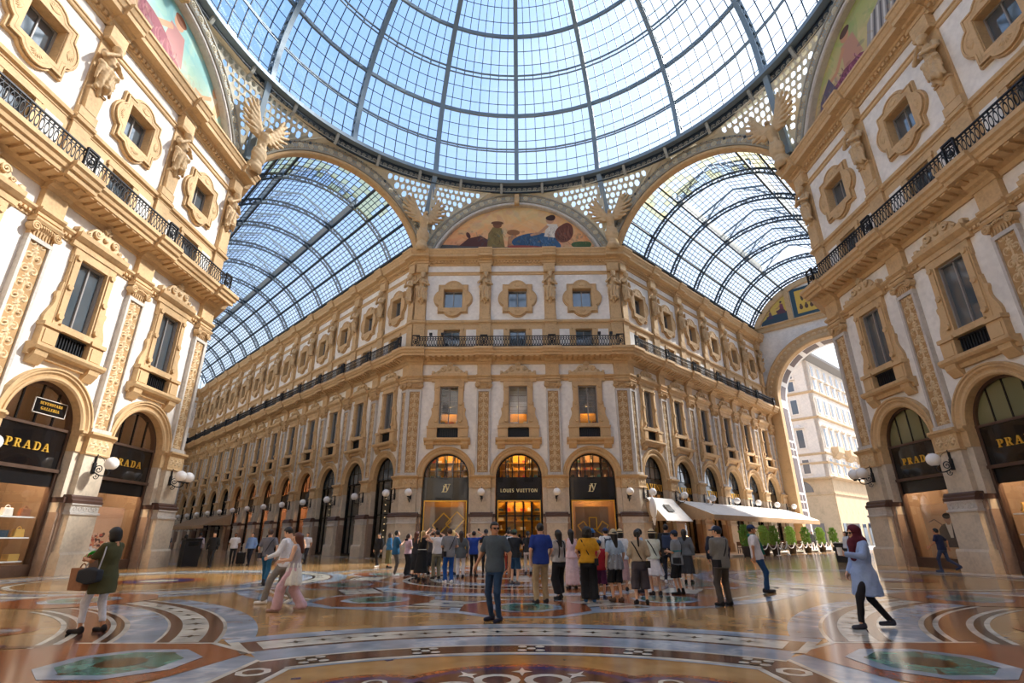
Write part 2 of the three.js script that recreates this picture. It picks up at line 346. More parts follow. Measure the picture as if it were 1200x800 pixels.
    K.lowPane = S(new MB().box(-0.7, 0.7, 16.42, 18.33, -0.3, -0.285).geo());
    const l = new MB(); l.box(-0.71, -0.63, 16.42, 18.33, -0.33, -0.18).box(0.63, 0.71, 16.42, 18.33, -0.33, -0.18).box(-0.64, 0.64, 18.25, 18.34, -0.32, -0.19).box(-0.03, 0.03, 16.42, 18.3, -0.32, -0.24); K.lowCase = S(l.geo());
  }
  // railing panel of one half bay, centred on 0
  {
    const n = 13, w = H, mb = new MB();
    mb.box(-w / 2, w / 2, 17.36, 17.42, -0.045, 0.045).box(-w / 2, w / 2, 16.5, 16.55, -0.03, 0.03).box(-w / 2, w / 2, 17.2, 17.23, -0.02, 0.02);
    for (let i = 0; i < n; i++) {
      const x = -w / 2 + (i + 0.5) * w / n;
      mb.box(x - 0.016, x + 0.016, 16.42, 16.6, -0.016, 0.016); mb.box(x - 0.016, x + 0.016, 17.12, 17.38, -0.016, 0.016);
      mb.at(new THREE.TorusGeometry(0.085, 0.02, 4, hi ? 12 : 8), x, 16.87, 0, 0, 0, 0, [1, 3.1, 1]);
      mb.at(sph(0.045, 5, 4), x, 17.29, 0);
    }
    K.rail = S(mb.geo());
    const p = new MB(); p.box(-0.32, -0.27, 16.4, 17.5, -0.05, 0.05).box(0.27, 0.32, 16.4, 17.5, -0.05, 0.05).box(-0.32, 0.32, 17.42, 17.5, -0.06, 0.06);
    p.at(new THREE.TorusGeometry(0.2, 0.035, 5, 14), 0, 16.9, 0.02); p.at(sph(0.12, 8, 6), 0, 16.9, 0, 0, 0, 0, [1, 1, 0.5]);
    for (const s of [-1, 1]) for (const t of [-1, 1]) p.at(spiral(0.1, 1.3, 0.018, s * t, 12, 4), s * 0.17, 16.9 + t * 0.33, 0.02);
    K.post = S(p.geo());
  }
  // everything that stands on a pilaster line; c0 and c1 are the distances to a corner of the building, if any
  K.pil = (c0 = 99, c1 = 99) => {
    const key = c0 + '/' + c1; if (K.cache[key]) return K.cache[key];
    const t = T8 / kx, Q = {};
    const el = (mb, hw, y0, y1, z, zb = -0.5) => mb.sweep([[zb, y0], [z, y0], [z, y1], [zb, y1]], -Math.min(hw, c0), Math.min(hw, c1), hw >= c0 ? -t : 0, hw >= c1 ? t : 0);
    const pr = (mb, hw, prof) => mb.sweep(prof, -Math.min(hw, c0), Math.min(hw, c1), hw >= c0 ? -t : 0, hw >= c1 ? t : 0);
    let mb = new MB();
    el(mb, 1.02, 0, 5.1, 0.1); el(mb, 0.66, 3.2, 5.1, 0.34); Q.pier = S(mb.geo());
    mb = new MB(); el(mb, 1.03, 0, 2.5, 0.16); el(mb, 0.94, 0, 2.9, 0.22); Q.wing = S(mb.geo());
    mb = new MB(); el(mb, 0.78, 0, 2.5, 0.52); pr(mb, 0.86, [[-0.3, 0], [0.66, 0], [0.66, 0.8], [0.6, 0.9], [-0.3, 0.9]]); Q.pedestal = S(mb.geo());
    mb = new MB(); el(mb, 0.8, 2.5, 2.84, 0.5); pr(mb, 0.84, [[-0.3, 2.42], [0.58, 2.42], [0.58, 2.5], [0.54, 2.52], [-0.3, 2.52]]); pr(mb, 0.84, [[-0.3, 2.82], [0.56, 2.82], [0.56, 2.88], [-0.3, 2.88]]);
    if (c0 > 9 && c1 > 9) for (let i = -2; i <= 2; i++) mb.at(new THREE.TorusGeometry(0.09, 0.022, 4, 10), i * 0.28, 2.67, 0.5); Q.bandrelief = S(mb.geo());
    mb = new MB(); pr(mb, 0.88, [[-0.3, 2.88], [0.56, 2.88], [0.58, 3.0], [0.5, 3.06], [0.5, 3.16], [0.42, 3.24], [-0.3, 3.24]]); el(mb, 1.035, 2.9, 3.12, 0.3); Q.darkBand = S(mb.geo());
    mb = new MB(); el(mb, 1.04, 5.08, 5.8, 0.16); el(mb, 0.68, 5.08, 5.8, 0.36); pr(mb, 0.72, [[-0.3, 5.0], [0.4, 5.0], [0.42, 5.06], [0.38, 5.12], [-0.3, 5.12]]);
    pr(mb, 0.76, [[-0.3, 5.76], [0.38, 5.76], [0.44, 5.84], [0.52, 5.9], [0.52, 6.0], [-0.3, 6.0]]); pr(mb, 1.06, [[-0.3, 5.76], [0.18, 5.76], [0.24, 5.84], [0.3, 5.9], [0.3, 6.0], [-0.3, 6.0]]); Q.frieze = S(mb.geo());
    // pilaster shaft: a pale frame round the relief
    const l = Math.min(0.56, c0), r = Math.min(0.56, c1), w = l + r, mid = (r - l) / 2;
    mb = new MB(); el(mb, 0.56, 6.0, 12.98, 0.14, -0.2);
    const bars = (x0, x1, m0, m1) => mb.sweep([[0, 6.2], [0.24, 6.2], [0.24, 12.95], [0, 12.95]], x0, x1, m0, m1);
    bars(-l - 0.012, -l + 0.12, 0.56 >= c0 ? -t : 0, 0); bars(r - 0.12, r + 0.012, 0, 0.56 >= c1 ? t : 0);
    el(mb, 0.565, 12.8, 12.98, 0.25, -0.2); el(mb, 0.6, 6.0, 6.22, 0.3, -0.2); Q.shaft = S(mb.geo());
    const rw = w - 0.26; mb = new MB();
    const rg = relief(rw, 6.5, hi ? 18 : 10, hi ? 170 : 96, (x, y) => -0.03 + edge(x, rw / 2) * 1.5 * arabesque(x * (0.86 / Math.max(rw, 0.5)), y)); rg.translate(mid, 9.52, 0.155); mb.add(rg); Q.relief = S(mb.geo());
    mb = new MB().box(mid - rw / 2, mid + rw / 2, 6.2, 12.8, 0.12, 0.152); Q.bed = S(mb.geo());
    { const fl = Math.min(0.6, c0 - 0.04), frr = Math.min(0.6, c1 - 0.04), fw = fl + frr, gg = relief(fw, 0.56, hi ? 34 : 18, hi ? 16 : 9, (x, y) => -0.02 + 1.1 * Math.min(1, edge(x, fw / 2), edge(y, 0.28)) * arabesque(y * 1.3, x * 1.6 + 0.3)); gg.translate((frr - fl) / 2, 5.45, 0.365); Q.friezeRelief = S(new MB().add(gg).geo()); }
    // capital
    mb = new MB(); pr(mb, 0.54, [[-0.2, 12.95], [0.22, 12.95], [0.2, 13.1], [0.26, 13.45], [-0.2, 13.45]]); pr(mb, 0.66, [[-0.2, 13.55], [0.34, 13.55], [0.4, 13.66], [0.4, 13.74], [-0.2, 13.74]]);
    for (const s of [-1, 1]) { const cc = s < 0 ? c0 : c1, x = s * Math.min(0.52, cc - 0.08); mb.at(spiral(0.2, 2, 0.05, -s, hi ? 34 : 18, 5), x, 13.34, 0.34); mb.at(cyl(0.19, 0.19, 0.3, 12), x, 13.34, 0.2, PI / 2); }
    for (let i = -3; i <= 3; i++) { const x = i * 0.1; if (x > -c0 && x < c1) mb.at(sph(0.055, 6, 5), x, 13.46 - Math.abs(i) * 0.012, 0.34, 0, 0, 0, [0.8, 1.4, 0.8]); }
    for (let i = -3; i <= 3; i++) { const x = i * 0.14; if (x > -c0 && x < c1) mb.at(cyl(0.03, 0.03, 0.3, 5), x, 13.12, 0.24); }
    Q.capital = S(mb.geo());
    // blocks above, up to the balcony
    mb = new MB(); pr(mb, 0.62, K.prof.string.map(([z, y]) => [z < 0 ? z : z + 0.2, y])); el(mb, 0.56, 14.2, 15.3, 0.26); pr(mb, 0.62, [[-0.2, 15.15], [0.3, 15.15], [0.36, 15.3], [0.5, 15.4], [0.62, 15.62], [0.9, 15.72], [-0.2, 15.72]]); Q.block = S(mb.geo());
    mb = new MB(); pr(mb, 0.8, [[0.9, 15.7], [1.12, 15.7], [1.14, 15.9], [1.24, 15.95], [1.28, 16.1], [1.38, 16.2], [1.38, 16.4], [0.9, 16.4]]); Q.balBreak = S(mb.geo());
    // attic herm shaft
    mb = new MB(); el(mb, 0.5, 16.4, 18.9, 0.2); pr(mb, 0.56, K.prof.attic.map(([z, y]) => [z < 0 ? z : z + 0.14, y])); el(mb, 0.5, 19.3, 19.75, 0.28);
    if (c0 > 9 && c1 > 9) { const g = clean(extr(shapeOf([[-0.34, 19.75], [0.34, 19.75], [0.42, 21.0], [-0.42, 21.0]]), 0.3)); mb.add(g); mb.box(-0.44, 0.44, 20.9, 21.02, 0, 0.36); } else el(mb, 0.44, 19.7, 21.0, 0.28);
    el(mb, 0.5, 19.3, 24.1, 0.1); Q.herm = S(mb.geo());
    mb = new MB(); el(mb, 0.5, 24.0, 24.75, 0.42); pr(mb, 0.52, [[-0.2, 23.9], [0.4, 23.9], [0.46, 24.05], [-0.2, 24.05]]); pr(mb, 0.62, K.prof.cornice.map(([z, y]) => [z < 0 ? z : z + 0.2, y])); Q.top = S(mb.geo());
    return (K.cache[key] = Q);
  };
  return K;
}
const KF = makeKit(1, true), KA = makeKit(0.88, false);
const RAILW = 1;

// place an object built in wall coordinates (x along, y up, z out of the wall) on a wall
const place = (o, w, x = 0) => { o.position.set(w.p[0] + Math.cos(w.rot) * x, 0, w.p[1] - Math.sin(w.rot) * x); o.rotation.y = w.rot; return o; };
let windowCount = 0;
const innerWall = std({ color: 0xb8ada0, map: TX.plaster, roughness: 0.9 });
function wall(w) {
  const K = w.kit, top = new THREE.Group(); top.name = w.name; scene.add(top); place(top, w);
  tag(top, w.label, 'wall', null, 'structure');
  const m0 = w.m0 ?? 0, m1 = w.m1 ?? 0;
  const strip = (name, prof, mat, a = w.x0, b = w.x1) => { const g = new MB().sweep(prof, a, b, m0, m1); return g.build(name, mat, top); };
  const P = K.prof;
  strip('string_course', P.string, M.ochre); strip('balcony_slab', P.balcony, M.ochre); strip('attic_moulding', P.attic, M.ochre); strip('attic_band', P.band, M.ochre); strip('cornice', P.cornice, M.ochre);
  strip('parapet', [[-0.5, 25.9], [0.0, 25.9], [0.0, w.parapet ?? 26.3], [-0.5, w.parapet ?? 26.3]], M.ochre);
  const dn = new MB(), md = new MB();
  for (let x = w.x0 + 0.1; x < w.x1; x += 0.3) { dn.box(x, x + 0.17, 24.9, 25.08, 0.1, 0.32); }
  for (let x = w.x0 + 0.1; x < w.x1; x += 0.22) dn.box(x, x + 0.12, 13.86, 13.97, 0.05, 0.19);
  for (let x = w.x0 + 0.05; x < w.x1; x += 0.46) md.sweep([[0.2, 15.5], [0.5, 15.5], [0.9, 15.64], [0.9, 15.76], [0.2, 15.76]], x, x + 0.26);
  dn.build('dentil_row', M.ochre, top, null, 'stuff'); md.build('modillion_row', M.ochre, top, null, 'stuff');
  for (const [x0, x1] of w.fill ?? []) new MB().box(x0, x1, 0, 25.3, -0.5, 0).build('wall_panel', M.plaster, top);
  // upper wall mass closing the attic behind the cornice
  new MB().box(w.x0, w.x1, 25.2, 26, -0.5, 0.05).build('wall_head', M.ochre, top);
  w.bays.forEach((x) => {
    const at = (o) => { o.position.x = x; return o; };
    at(part('wall_panel', K.panel, M.plaster, top)); at(part('arch_moulding', K.arch, M.ochre, top)); at(part('balcony_strip', K.strip, M.ochre, top)); at(part('inset_panel', K.inset, M.plaster, top));
  });
  w.pils.forEach(([x, c0, c1], i) => {
    const Q = K.pil(c0, c1), at = (o) => { o.position.x = x; return o; };
    const pier = at(part('pier', Q.pier, M.pier, top)); part('pier_wing', Q.wing, M.pierBrown, pier); part('pedestal', Q.pedestal, M.pier, pier); part('carved_band', Q.bandrelief, M.border, pier); part('dark_marble_moulding', Q.darkBand, M.darkMarble, pier); part('carved_frieze', Q.frieze, M.ochre, pier); part('frieze_relief', Q.friezeRelief, M.relief, pier);
    const pil = at(part('pilaster', Q.shaft, M.border, top)); part('arabesque_relief', Q.relief, M.relief, pil); part('relief_bed', Q.bed, M.reliefBed, pil); part('capital', Q.capital, M.ochre, pil);
    at(part('entablature_block', Q.block, M.ochre, top)); at(part('balcony_break', Q.balBreak, M.ochre, top)); at(part('attic_herm', Q.herm, M.ochre, top)); at(part('cornice_break', Q.top, M.ochre, top));
  });
  // windows, each a thing of its own
  w.bays.forEach((x, i) => {
    const which = w.which(i);
    const win = (label, group) => { const o = new THREE.Group(); o.name = 'window_' + String(++windowCount).padStart(3, '0'); scene.add(o); place(o, w, x); return tag(o, label, 'window', group, 'structure'); };
    let o = win(`tall first-floor window with scrolled pediment, ${which}`);
    part('jamb', K.winJamb, M.ochre, o); part('pediment', K.winPed, M.relief, o); part('sill', K.winSill, M.ochre, o); part('grille', K.winGrille, M.rail, o, 'black iron grille below the panes'); part('casement', K.winCase, M.winFrame, o);
    const g1 = w.lit ? M.shopGlass : M.winGlass;
    part('pane', K.pane1, g1, o); part('pane', K.pane2, g1, o);
    o = win(`square attic window in a lobed stone frame, ${which}`);
    part('lobed_frame', K.attFrame, M.ochre, o); part('casement', K.attCase, M.winFrame, o); part('pane', K.attP1, M.winGlass, o); part('pane', K.attP2, M.winGlass, o);
    o = win(`low window behind the balcony railing, ${which}`);
    part('casement', K.lowCase, M.winFrame, o); part('pane', K.lowPane, M.winGlass, o);
  });
  // the building behind, so that no light leaks in
  new MB().box(w.x0, w.x1, 0, 26, -4.2, -4.0).build('rear_partition', innerWall, top);
  new MB().box(w.x0, w.x1, 25.6, 25.9, -4.2, -0.4).box(w.x0, w.x1, 8.1, 8.3, -4.2, -0.5).box(w.x0, w.x1, 15.6, 15.8, -4.2, -0.4).build('floor_slab', innerWall, top);
  // railing
  const rail = thing('balcony_railing', `black wrought iron balcony railing with oval balusters, on the ${w.short}`, 'railing'); place(rail, w);
  w.bays.forEach((x) => { for (const s of [-1, 1]) { const m = part('railing_panel', K.rail, M.rail, rail); m.position.set(x + s * K.W / 4, 0, RAILW); } });
  w.pils.forEach(([x, c0, c1]) => { const m = part('railing_post', K.post, M.rail, rail); m.position.set(x, 0, RAILW + 0.12); });
  if (w.railEnds) w.railEnds.forEach(([a, b]) => new MB().box(a, b, 17.36, 17.42, RAILW - 0.05, RAILW + 0.05).box(a, b, 16.5, 16.56, RAILW - 0.03, RAILW + 0.03).build('end_rail', M.rail, rail));
  return top;
}
const AB = 5.06;
const faceBays = [-5.75, 0, 5.75], CF = 0.525;
const facePils = [[-8.625, CF, 99], [-2.875, 99, 99], [2.875, 99, 99], [8.625, 99, CF]];
const WALLS = {
  back: { name: 'wall_back', kit: KF, p: [0, -20.65], rot: 0, x0: -9.15, x1: 9.15, m0: -T8, m1: T8, bays: faceBays, pils: facePils, fill: [[-9.15, -8.625], [8.625, 9.15]], lit: true, short: 'facade under the orange mural',
    label: 'ochre and white palazzo facade of three bays under the orange mural', which: (i) => ['beside the long gallery', 'in the middle bay', 'beside the awning gallery'][i] + ' on the facade under the orange mural' },
  left: { name: 'wall_left', kit: KF, p: [-19.9, 0], rot: PI / 2, x0: -9.15, x1: 9.15, m0: -T8, m1: T8, bays: faceBays, pils: facePils, fill: [[-9.15, -8.625], [8.625, 9.15]], short: 'sunlit facade under the blue-sky mural',
    label: 'sunlit ochre and white facade under the blue-sky mural', which: (i) => ['third from the long gallery', 'second from the long gallery', 'next to the long gallery'][i] + ' on the facade under the blue-sky mural' },
  right: { name: 'wall_right', kit: KF, p: [19.9, 0], rot: -PI / 2, x0: -9.15, x1: 9.15, m0: -T8, m1: T8, bays: faceBays, pils: facePils, fill: [[-9.15, -8.625], [8.625, 9.15]], short: 'shaded facade under the green-sky mural',
    label: 'shaded ochre and white facade under the green-sky mural', which: (i) => ['next to the awning gallery', 'second from the awning gallery', 'third from the awning gallery'][i] + ' on the facade under the green-sky mural' },
};
{
  const c = 0.27 / 0.88;
  const rb = [0, 1, 2, 3, 4, 5].map((k) => 2.8 + AB * k), rp = [0, 1, 2, 3, 4, 5, 6].map((k) => [0.27 + AB * k, k ? 99 : c, 99]);
  WALLS.armRight = { name: 'wall_awning_gallery', kit: KA, p: [9.15, -20.65], rot: PI / 4, x0: 0, x1: 32.2, m0: -T8, m1: 0, bays: rb, pils: rp, fill: [[30.6, 32.2], [0, 0.3]], parapet: 27.3, short: 'gallery wall above the white awnings',
    label: 'ochre gallery wall above the white restaurant awnings, ending at the arch', which: (i) => ORD[i] + ' from the hall corner on the gallery wall above the white awnings' };
  const lb = [...Array(13).keys()].map((k) => -(2.8 + AB * k)), lp = [...Array(14).keys()].map((k) => [-(0.27 + AB * k), 99, k ? 99 : c]);
  WALLS.armLeft = { name: 'wall_long_gallery', kit: KA, p: [-9.15, -20.65], rot: -PI / 4, x0: -66.6, x1: 0, m0: 0, m1: T8, bays: lb, pils: lp, fill: [[-66.6, -66.0], [-0.3, 0]], parapet: 27.3, short: 'long gallery wall',
    label: 'ochre wall of thirteen bays receding down the long gallery', which: (i) => ORD[i] + ' from the hall corner on the long gallery wall' };
}
for (const k of Object.keys(WALLS)) wall(WALLS[k]);
// ---------------------------------------------------------------- surface nets: mesh of a distance field
function nets(f, lo, hi, h) {
  const n = [0, 1, 2].map((k) => Math.ceil((hi[k] - lo[k]) / h) + 1), [nx, ny, nz] = n, val = new Float32Array(nx * ny * nz);
  let q = 0; for (let z = 0; z < nz; z++) for (let y = 0; y < ny; y++) for (let x = 0; x < nx; x++) val[q++] = f(lo[0] + x * h, lo[1] + y * h, lo[2] + z * h);
  const id = new Int32Array(nx * ny * nz).fill(-1), pos = [], idx = [], at = (x, y, z) => x + nx * (y + ny * z);
  const E = [[0, 1], [2, 3], [4, 5], [6, 7], [0, 2], [1, 3], [4, 6], [5, 7], [0, 4], [1, 5], [2, 6], [3, 7]], c = new Float32Array(8);
  for (let z = 0; z < nz - 1; z++) for (let y = 0; y < ny - 1; y++) for (let x = 0; x < nx - 1; x++) {
    let m = 0; for (let k = 0; k < 8; k++) { c[k] = val[at(x + (k & 1), y + ((k >> 1) & 1), z + (k >> 2))]; if (c[k] < 0) m |= 1 << k; }
    if (m === 0 || m === 255) continue;
    let px = 0, py = 0, pz = 0, w = 0;
    for (const [a, b] of E) { if ((c[a] < 0) === (c[b] < 0)) continue; const t = c[a] / (c[a] - c[b]); px += (a & 1) + t * ((b & 1) - (a & 1)); py += ((a >> 1) & 1) + t * (((b >> 1) & 1) - ((a >> 1) & 1)); pz += (a >> 2) + t * ((b >> 2) - (a >> 2)); w++; }
    id[at(x, y, z)] = pos.length / 3; pos.push(lo[0] + (x + px / w) * h, lo[1] + (y + py / w) * h, lo[2] + (z + pz / w) * h);
  }
  const quad = (a, b, c, d, flip) => { if (a < 0 || b < 0 || c < 0 || d < 0) return; if (flip) idx.push(a, c, b, a, d, c); else idx.push(a, b, c, a, c, d); };
  for (let z = 1; z < nz - 1; z++) for (let y = 1; y < ny - 1; y++) for (let x = 1; x < nx - 1; x++) {
    const s = val[at(x, y, z)] < 0;
    if (s !== (val[at(x + 1, y, z)] < 0)) quad(id[at(x, y - 1, z - 1)], id[at(x, y, z - 1)], id[at(x, y, z)], id[at(x, y - 1, z)], !s);
    if (s !== (val[at(x, y + 1, z)] < 0)) quad(id[at(x - 1, y, z - 1)], id[at(x - 1, y, z)], id[at(x, y, z)], id[at(x, y, z - 1)], !s);
    if (s !== (val[at(x, y, z + 1)] < 0)) quad(id[at(x - 1, y - 1, z)], id[at(x, y - 1, z)], id[at(x, y, z)], id[at(x - 1, y, z)], !s);
  }
  const g = new THREE.BufferGeometry(); g.setAttribute('position', new THREE.Float32BufferAttribute(pos, 3)); g.setIndex(idx); g.computeVertexNormals(); return g;
}
const smin = (a, b, k) => { const h = Math.max(k - Math.abs(a - b), 0) / k; return Math.min(a, b) - h * h * k * 0.25; };
// tapered capsule a-b, radii ra rb
function cap(a, b, ra, rb) {
  const bx = b[0] - a[0], by = b[1] - a[1], bz = b[2] - a[2], L = bx * bx + by * by + bz * bz || 1e-9;
  return (x, y, z) => { const px = x - a[0], py = y - a[1], pz = z - a[2]; let t = (px * bx + py * by + pz * bz) / L; t = t < 0 ? 0 : t > 1 ? 1 : t; const dx = px - bx * t, dy = py - by * t, dz = pz - bz * t; return Math.sqrt(dx * dx + dy * dy + dz * dz) - (ra + (rb - ra) * t); };
}
const ell = (c, r) => (x, y, z) => { const a = (x - c[0]) / r[0], b = (y - c[1]) / r[1], d = (z - c[2]) / r[2], k = Math.sqrt(a * a + b * b + d * d); return (k - 1) * Math.min(r[0], r[1], r[2]); };
const union = (fs, k) => (x, y, z) => { let d = fs[0](x, y, z); for (let i = 1; i < fs.length; i++) d = smin(d, fs[i](x, y, z), k); return d; };
const mirrorX = (f) => (x, y, z) => Math.min(f(x, y, z), f(-x, y, z));
function netGeo(f, lo, hi, h) { return boxUV(nets(f, lo, hi, h)); }

// ---------------------------------------------------------------- carved figures on the attic pilasters
const telamonGeo = (() => {
  const f = union([
    ell([0.05, 2.56, 0.26], [0.2, 0.25, 0.22]), ell([0.04, 2.7, 0.2], [0.235, 0.16, 0.24]), ell([0.06, 2.36, 0.4], [0.12, 0.14, 0.1]), cap([0, 2.36, 0.1], [0, 2.1, 0.06], 0.12, 0.15),
    cap([-0.34, 2.05, 0.04], [0.34, 2.05, 0.04], 0.16, 0.16), cap([0, 1.95, 0.06], [0, 1.4, 0.1], 0.29, 0.22),
    cap([0.42, 2.02, 0.04], [0.6, 1.6, 0.24], 0.12, 0.1), cap([0.6, 1.6, 0.24], [0.0, 1.72, 0.5], 0.095, 0.08), cap([-0.42, 2.02, 0.04], [-0.62, 1.72, 0.34], 0.12, 0.1), cap([-0.62, 1.72, 0.34], [-0.1, 2.24, 0.46], 0.095, 0.075),
    cap([-0.46, 1.42, 0.12], [0.42, 1.18, 0.26], 0.13, 0.15), cap([0.12, 1.2, 0.1], [0.2, 0.2, 0.2], 0.24, 0.16), cap([-0.16, 1.2, 0.1], [-0.2, 0.14, 0.1], 0.25, 0.15), cap([0.4, 1.2, 0.22], [0.44, 0.1, 0.16], 0.11, 0.05), cap([-0.44, 1.36, 0.12], [-0.42, 0.5, 0.1], 0.1, 0.05), ell([0.05, 0.3, 0.34], [0.16, 0.18, 0.14]), cap([0, 0.3, 0.02], [0, -0.1, 0], 0.24, 0.14),
  ], 0.05);
  return netGeo((x, y, z) => f(x, y, z) + (y < 1.3 ? 0.035 : 0.012) * Math.sin(24 * x + 3 * Math.sin(2.6 * y) + 1.5 * y) + 0.008 * Math.sin(30 * x + 26 * y), [-1, -0.4, -0.4], [1, 3.1, 0.8], 0.04);
})();
function telamons(w, scale = 1) {
  w.pils.forEach(([x, c0, c1], i) => {
    if (w.skipStatue?.(i)) return;
    const o = new THREE.Mesh(telamonGeo, M.statue); o.name = numbered('telamon_statue'); scene.add(o);
    const corner = c0 < 9 ? 'at the hall corner' : c1 < 9 ? 'at the hall corner' : '';
    place(o, w, x + (c0 < 9 ? 0.1 : c1 < 9 ? -0.1 : 0)); o.position.y = 20.98; o.translateZ(0.3); o.scale.set(scale, 1.0, 1);
    const n = w.name.includes('gallery') ? (corner ? 'first pilaster, at the hall corner' : ORD[i] + ' pilaster from the hall corner') : (w.pilName?.[i] ?? ORD[i] + ' pilaster');
    tag(o, `telamon figure on the ${n}, ${w.tshort ?? w.short}`, 'statue', 'telamon figures under the cornice');
  });
}
WALLS.back.pilName = ['corner pilaster beside the long gallery', 'pilaster nearer the long gallery', 'pilaster nearer the awning gallery', 'corner pilaster beside the awning gallery'];
WALLS.left.pilName = ['far-away end pilaster', 'third pilaster from the long gallery', 'second pilaster from the long gallery', 'corner pilaster at the long gallery'];
WALLS.right.pilName = ['corner pilaster at the awning gallery', 'second pilaster from the awning gallery', 'third pilaster from the awning gallery', 'far-away end pilaster'];
WALLS.left.tshort = 'blue-sky mural side'; WALLS.right.tshort = 'green-sky mural side'; WALLS.back.tshort = 'orange mural side'; WALLS.armRight.tshort = 'above the awnings'; WALLS.armLeft.tshort = 'long gallery';
for (const k of Object.keys(WALLS)) telamons(WALLS[k], k.startsWith('arm') ? 0.86 : 1);

// ---------------------------------------------------------------- eagles on the hall corners
const eagleGeo = (() => {
  const fs = [ell([0, 0.95, 0.25], [0.62, 0.85, 0.3]), cap([0, 1.75, 0.1], [0, 2.6, 0.2], 0.3, 0.42), cap([0, 2.6, 0.2], [0.02, 3.1, 0.34], 0.28, 0.19), ell([0.06, 3.24, 0.42], [0.19, 0.2, 0.26]), cap([0.1, 3.22, 0.58], [0.18, 3.08, 0.8], 0.1, 0.04), cap([-0.22, 2.0, 0.16], [-0.26, 1.5, 0.4], 0.16, 0.1), cap([0.22, 2.0, 0.16], [0.26, 1.5, 0.4], 0.16, 0.1), cap([0, 0.1, 0.1], [0, -0.1, 0.1], 0.5, 0.6)];
  const tips = [[1.0, 2.5], [1.5, 2.75], [1.85, 3.15], [2.05, 3.65], [2.1, 4.15], [1.95, 4.6], [1.65, 4.95], [1.3, 5.1]];
  for (const s of [-1, 1]) {
    fs.push(cap([s * 0.3, 2.75, 0.05], [s * 0.95, 4.0, -0.05], 0.24, 0.2));
    tips.forEach(([tx, ty], i) => { const t = i / 7; fs.push(cap([s * (0.3 + 0.62 * t), 2.5 + 1.4 * t, -0.02], [s * tx, ty, -0.12 + 0.05 * (i % 2)], 0.17, 0.11)); fs.push(cap([s * (0.3 + 0.55 * t), 2.5 + 1.3 * t, 0.06], [s * (0.4 * (0.3 + 0.62 * t) + 0.6 * tx), 0.4 * (2.5 + 1.4 * t) + 0.6 * ty, 0.03], 0.16, 0.12)); });
  }
  const f = union(fs, 0.05);
  return netGeo((x, y, z) => f(x, y, z) + 0.012 * Math.sin(16 * y + 6 * x), [-2.6, -0.6, -0.5], [2.6, 5.4, 1.2], 0.075);
})();
for (const [x, z, turn, near] of [[-9.15, -20.65, -PI / 8, 'between the long gallery and the orange mural'], [9.15, -20.65, PI / 8, 'between the orange mural and the awning gallery'], [-19.9, -9.15, 3 * PI / 8, 'between the long gallery and the blue-sky mural'], [19.9, -9.15, -3 * PI / 8, 'between the awning gallery and the green-sky mural']]) {
  const o = new THREE.Mesh(eagleGeo, M.statue); o.name = numbered('eagle_statue'); scene.add(o);
  const tilt = x < 0 ? (z < -15 ? PI / 8 : 3 * PI / 8) : (z < -15 ? -PI / 8 : -3 * PI / 8);
  o.rotation.y = tilt; o.position.set(x, 26.25, z); o.translateZ(1.15); o.rotateX(0.16); o.scale.set(0.95, 0.95, 0.95);
  tag(o, `stone eagle with raised wings, ${near}`, 'statue', 'eagles at the foot of the dome');
}
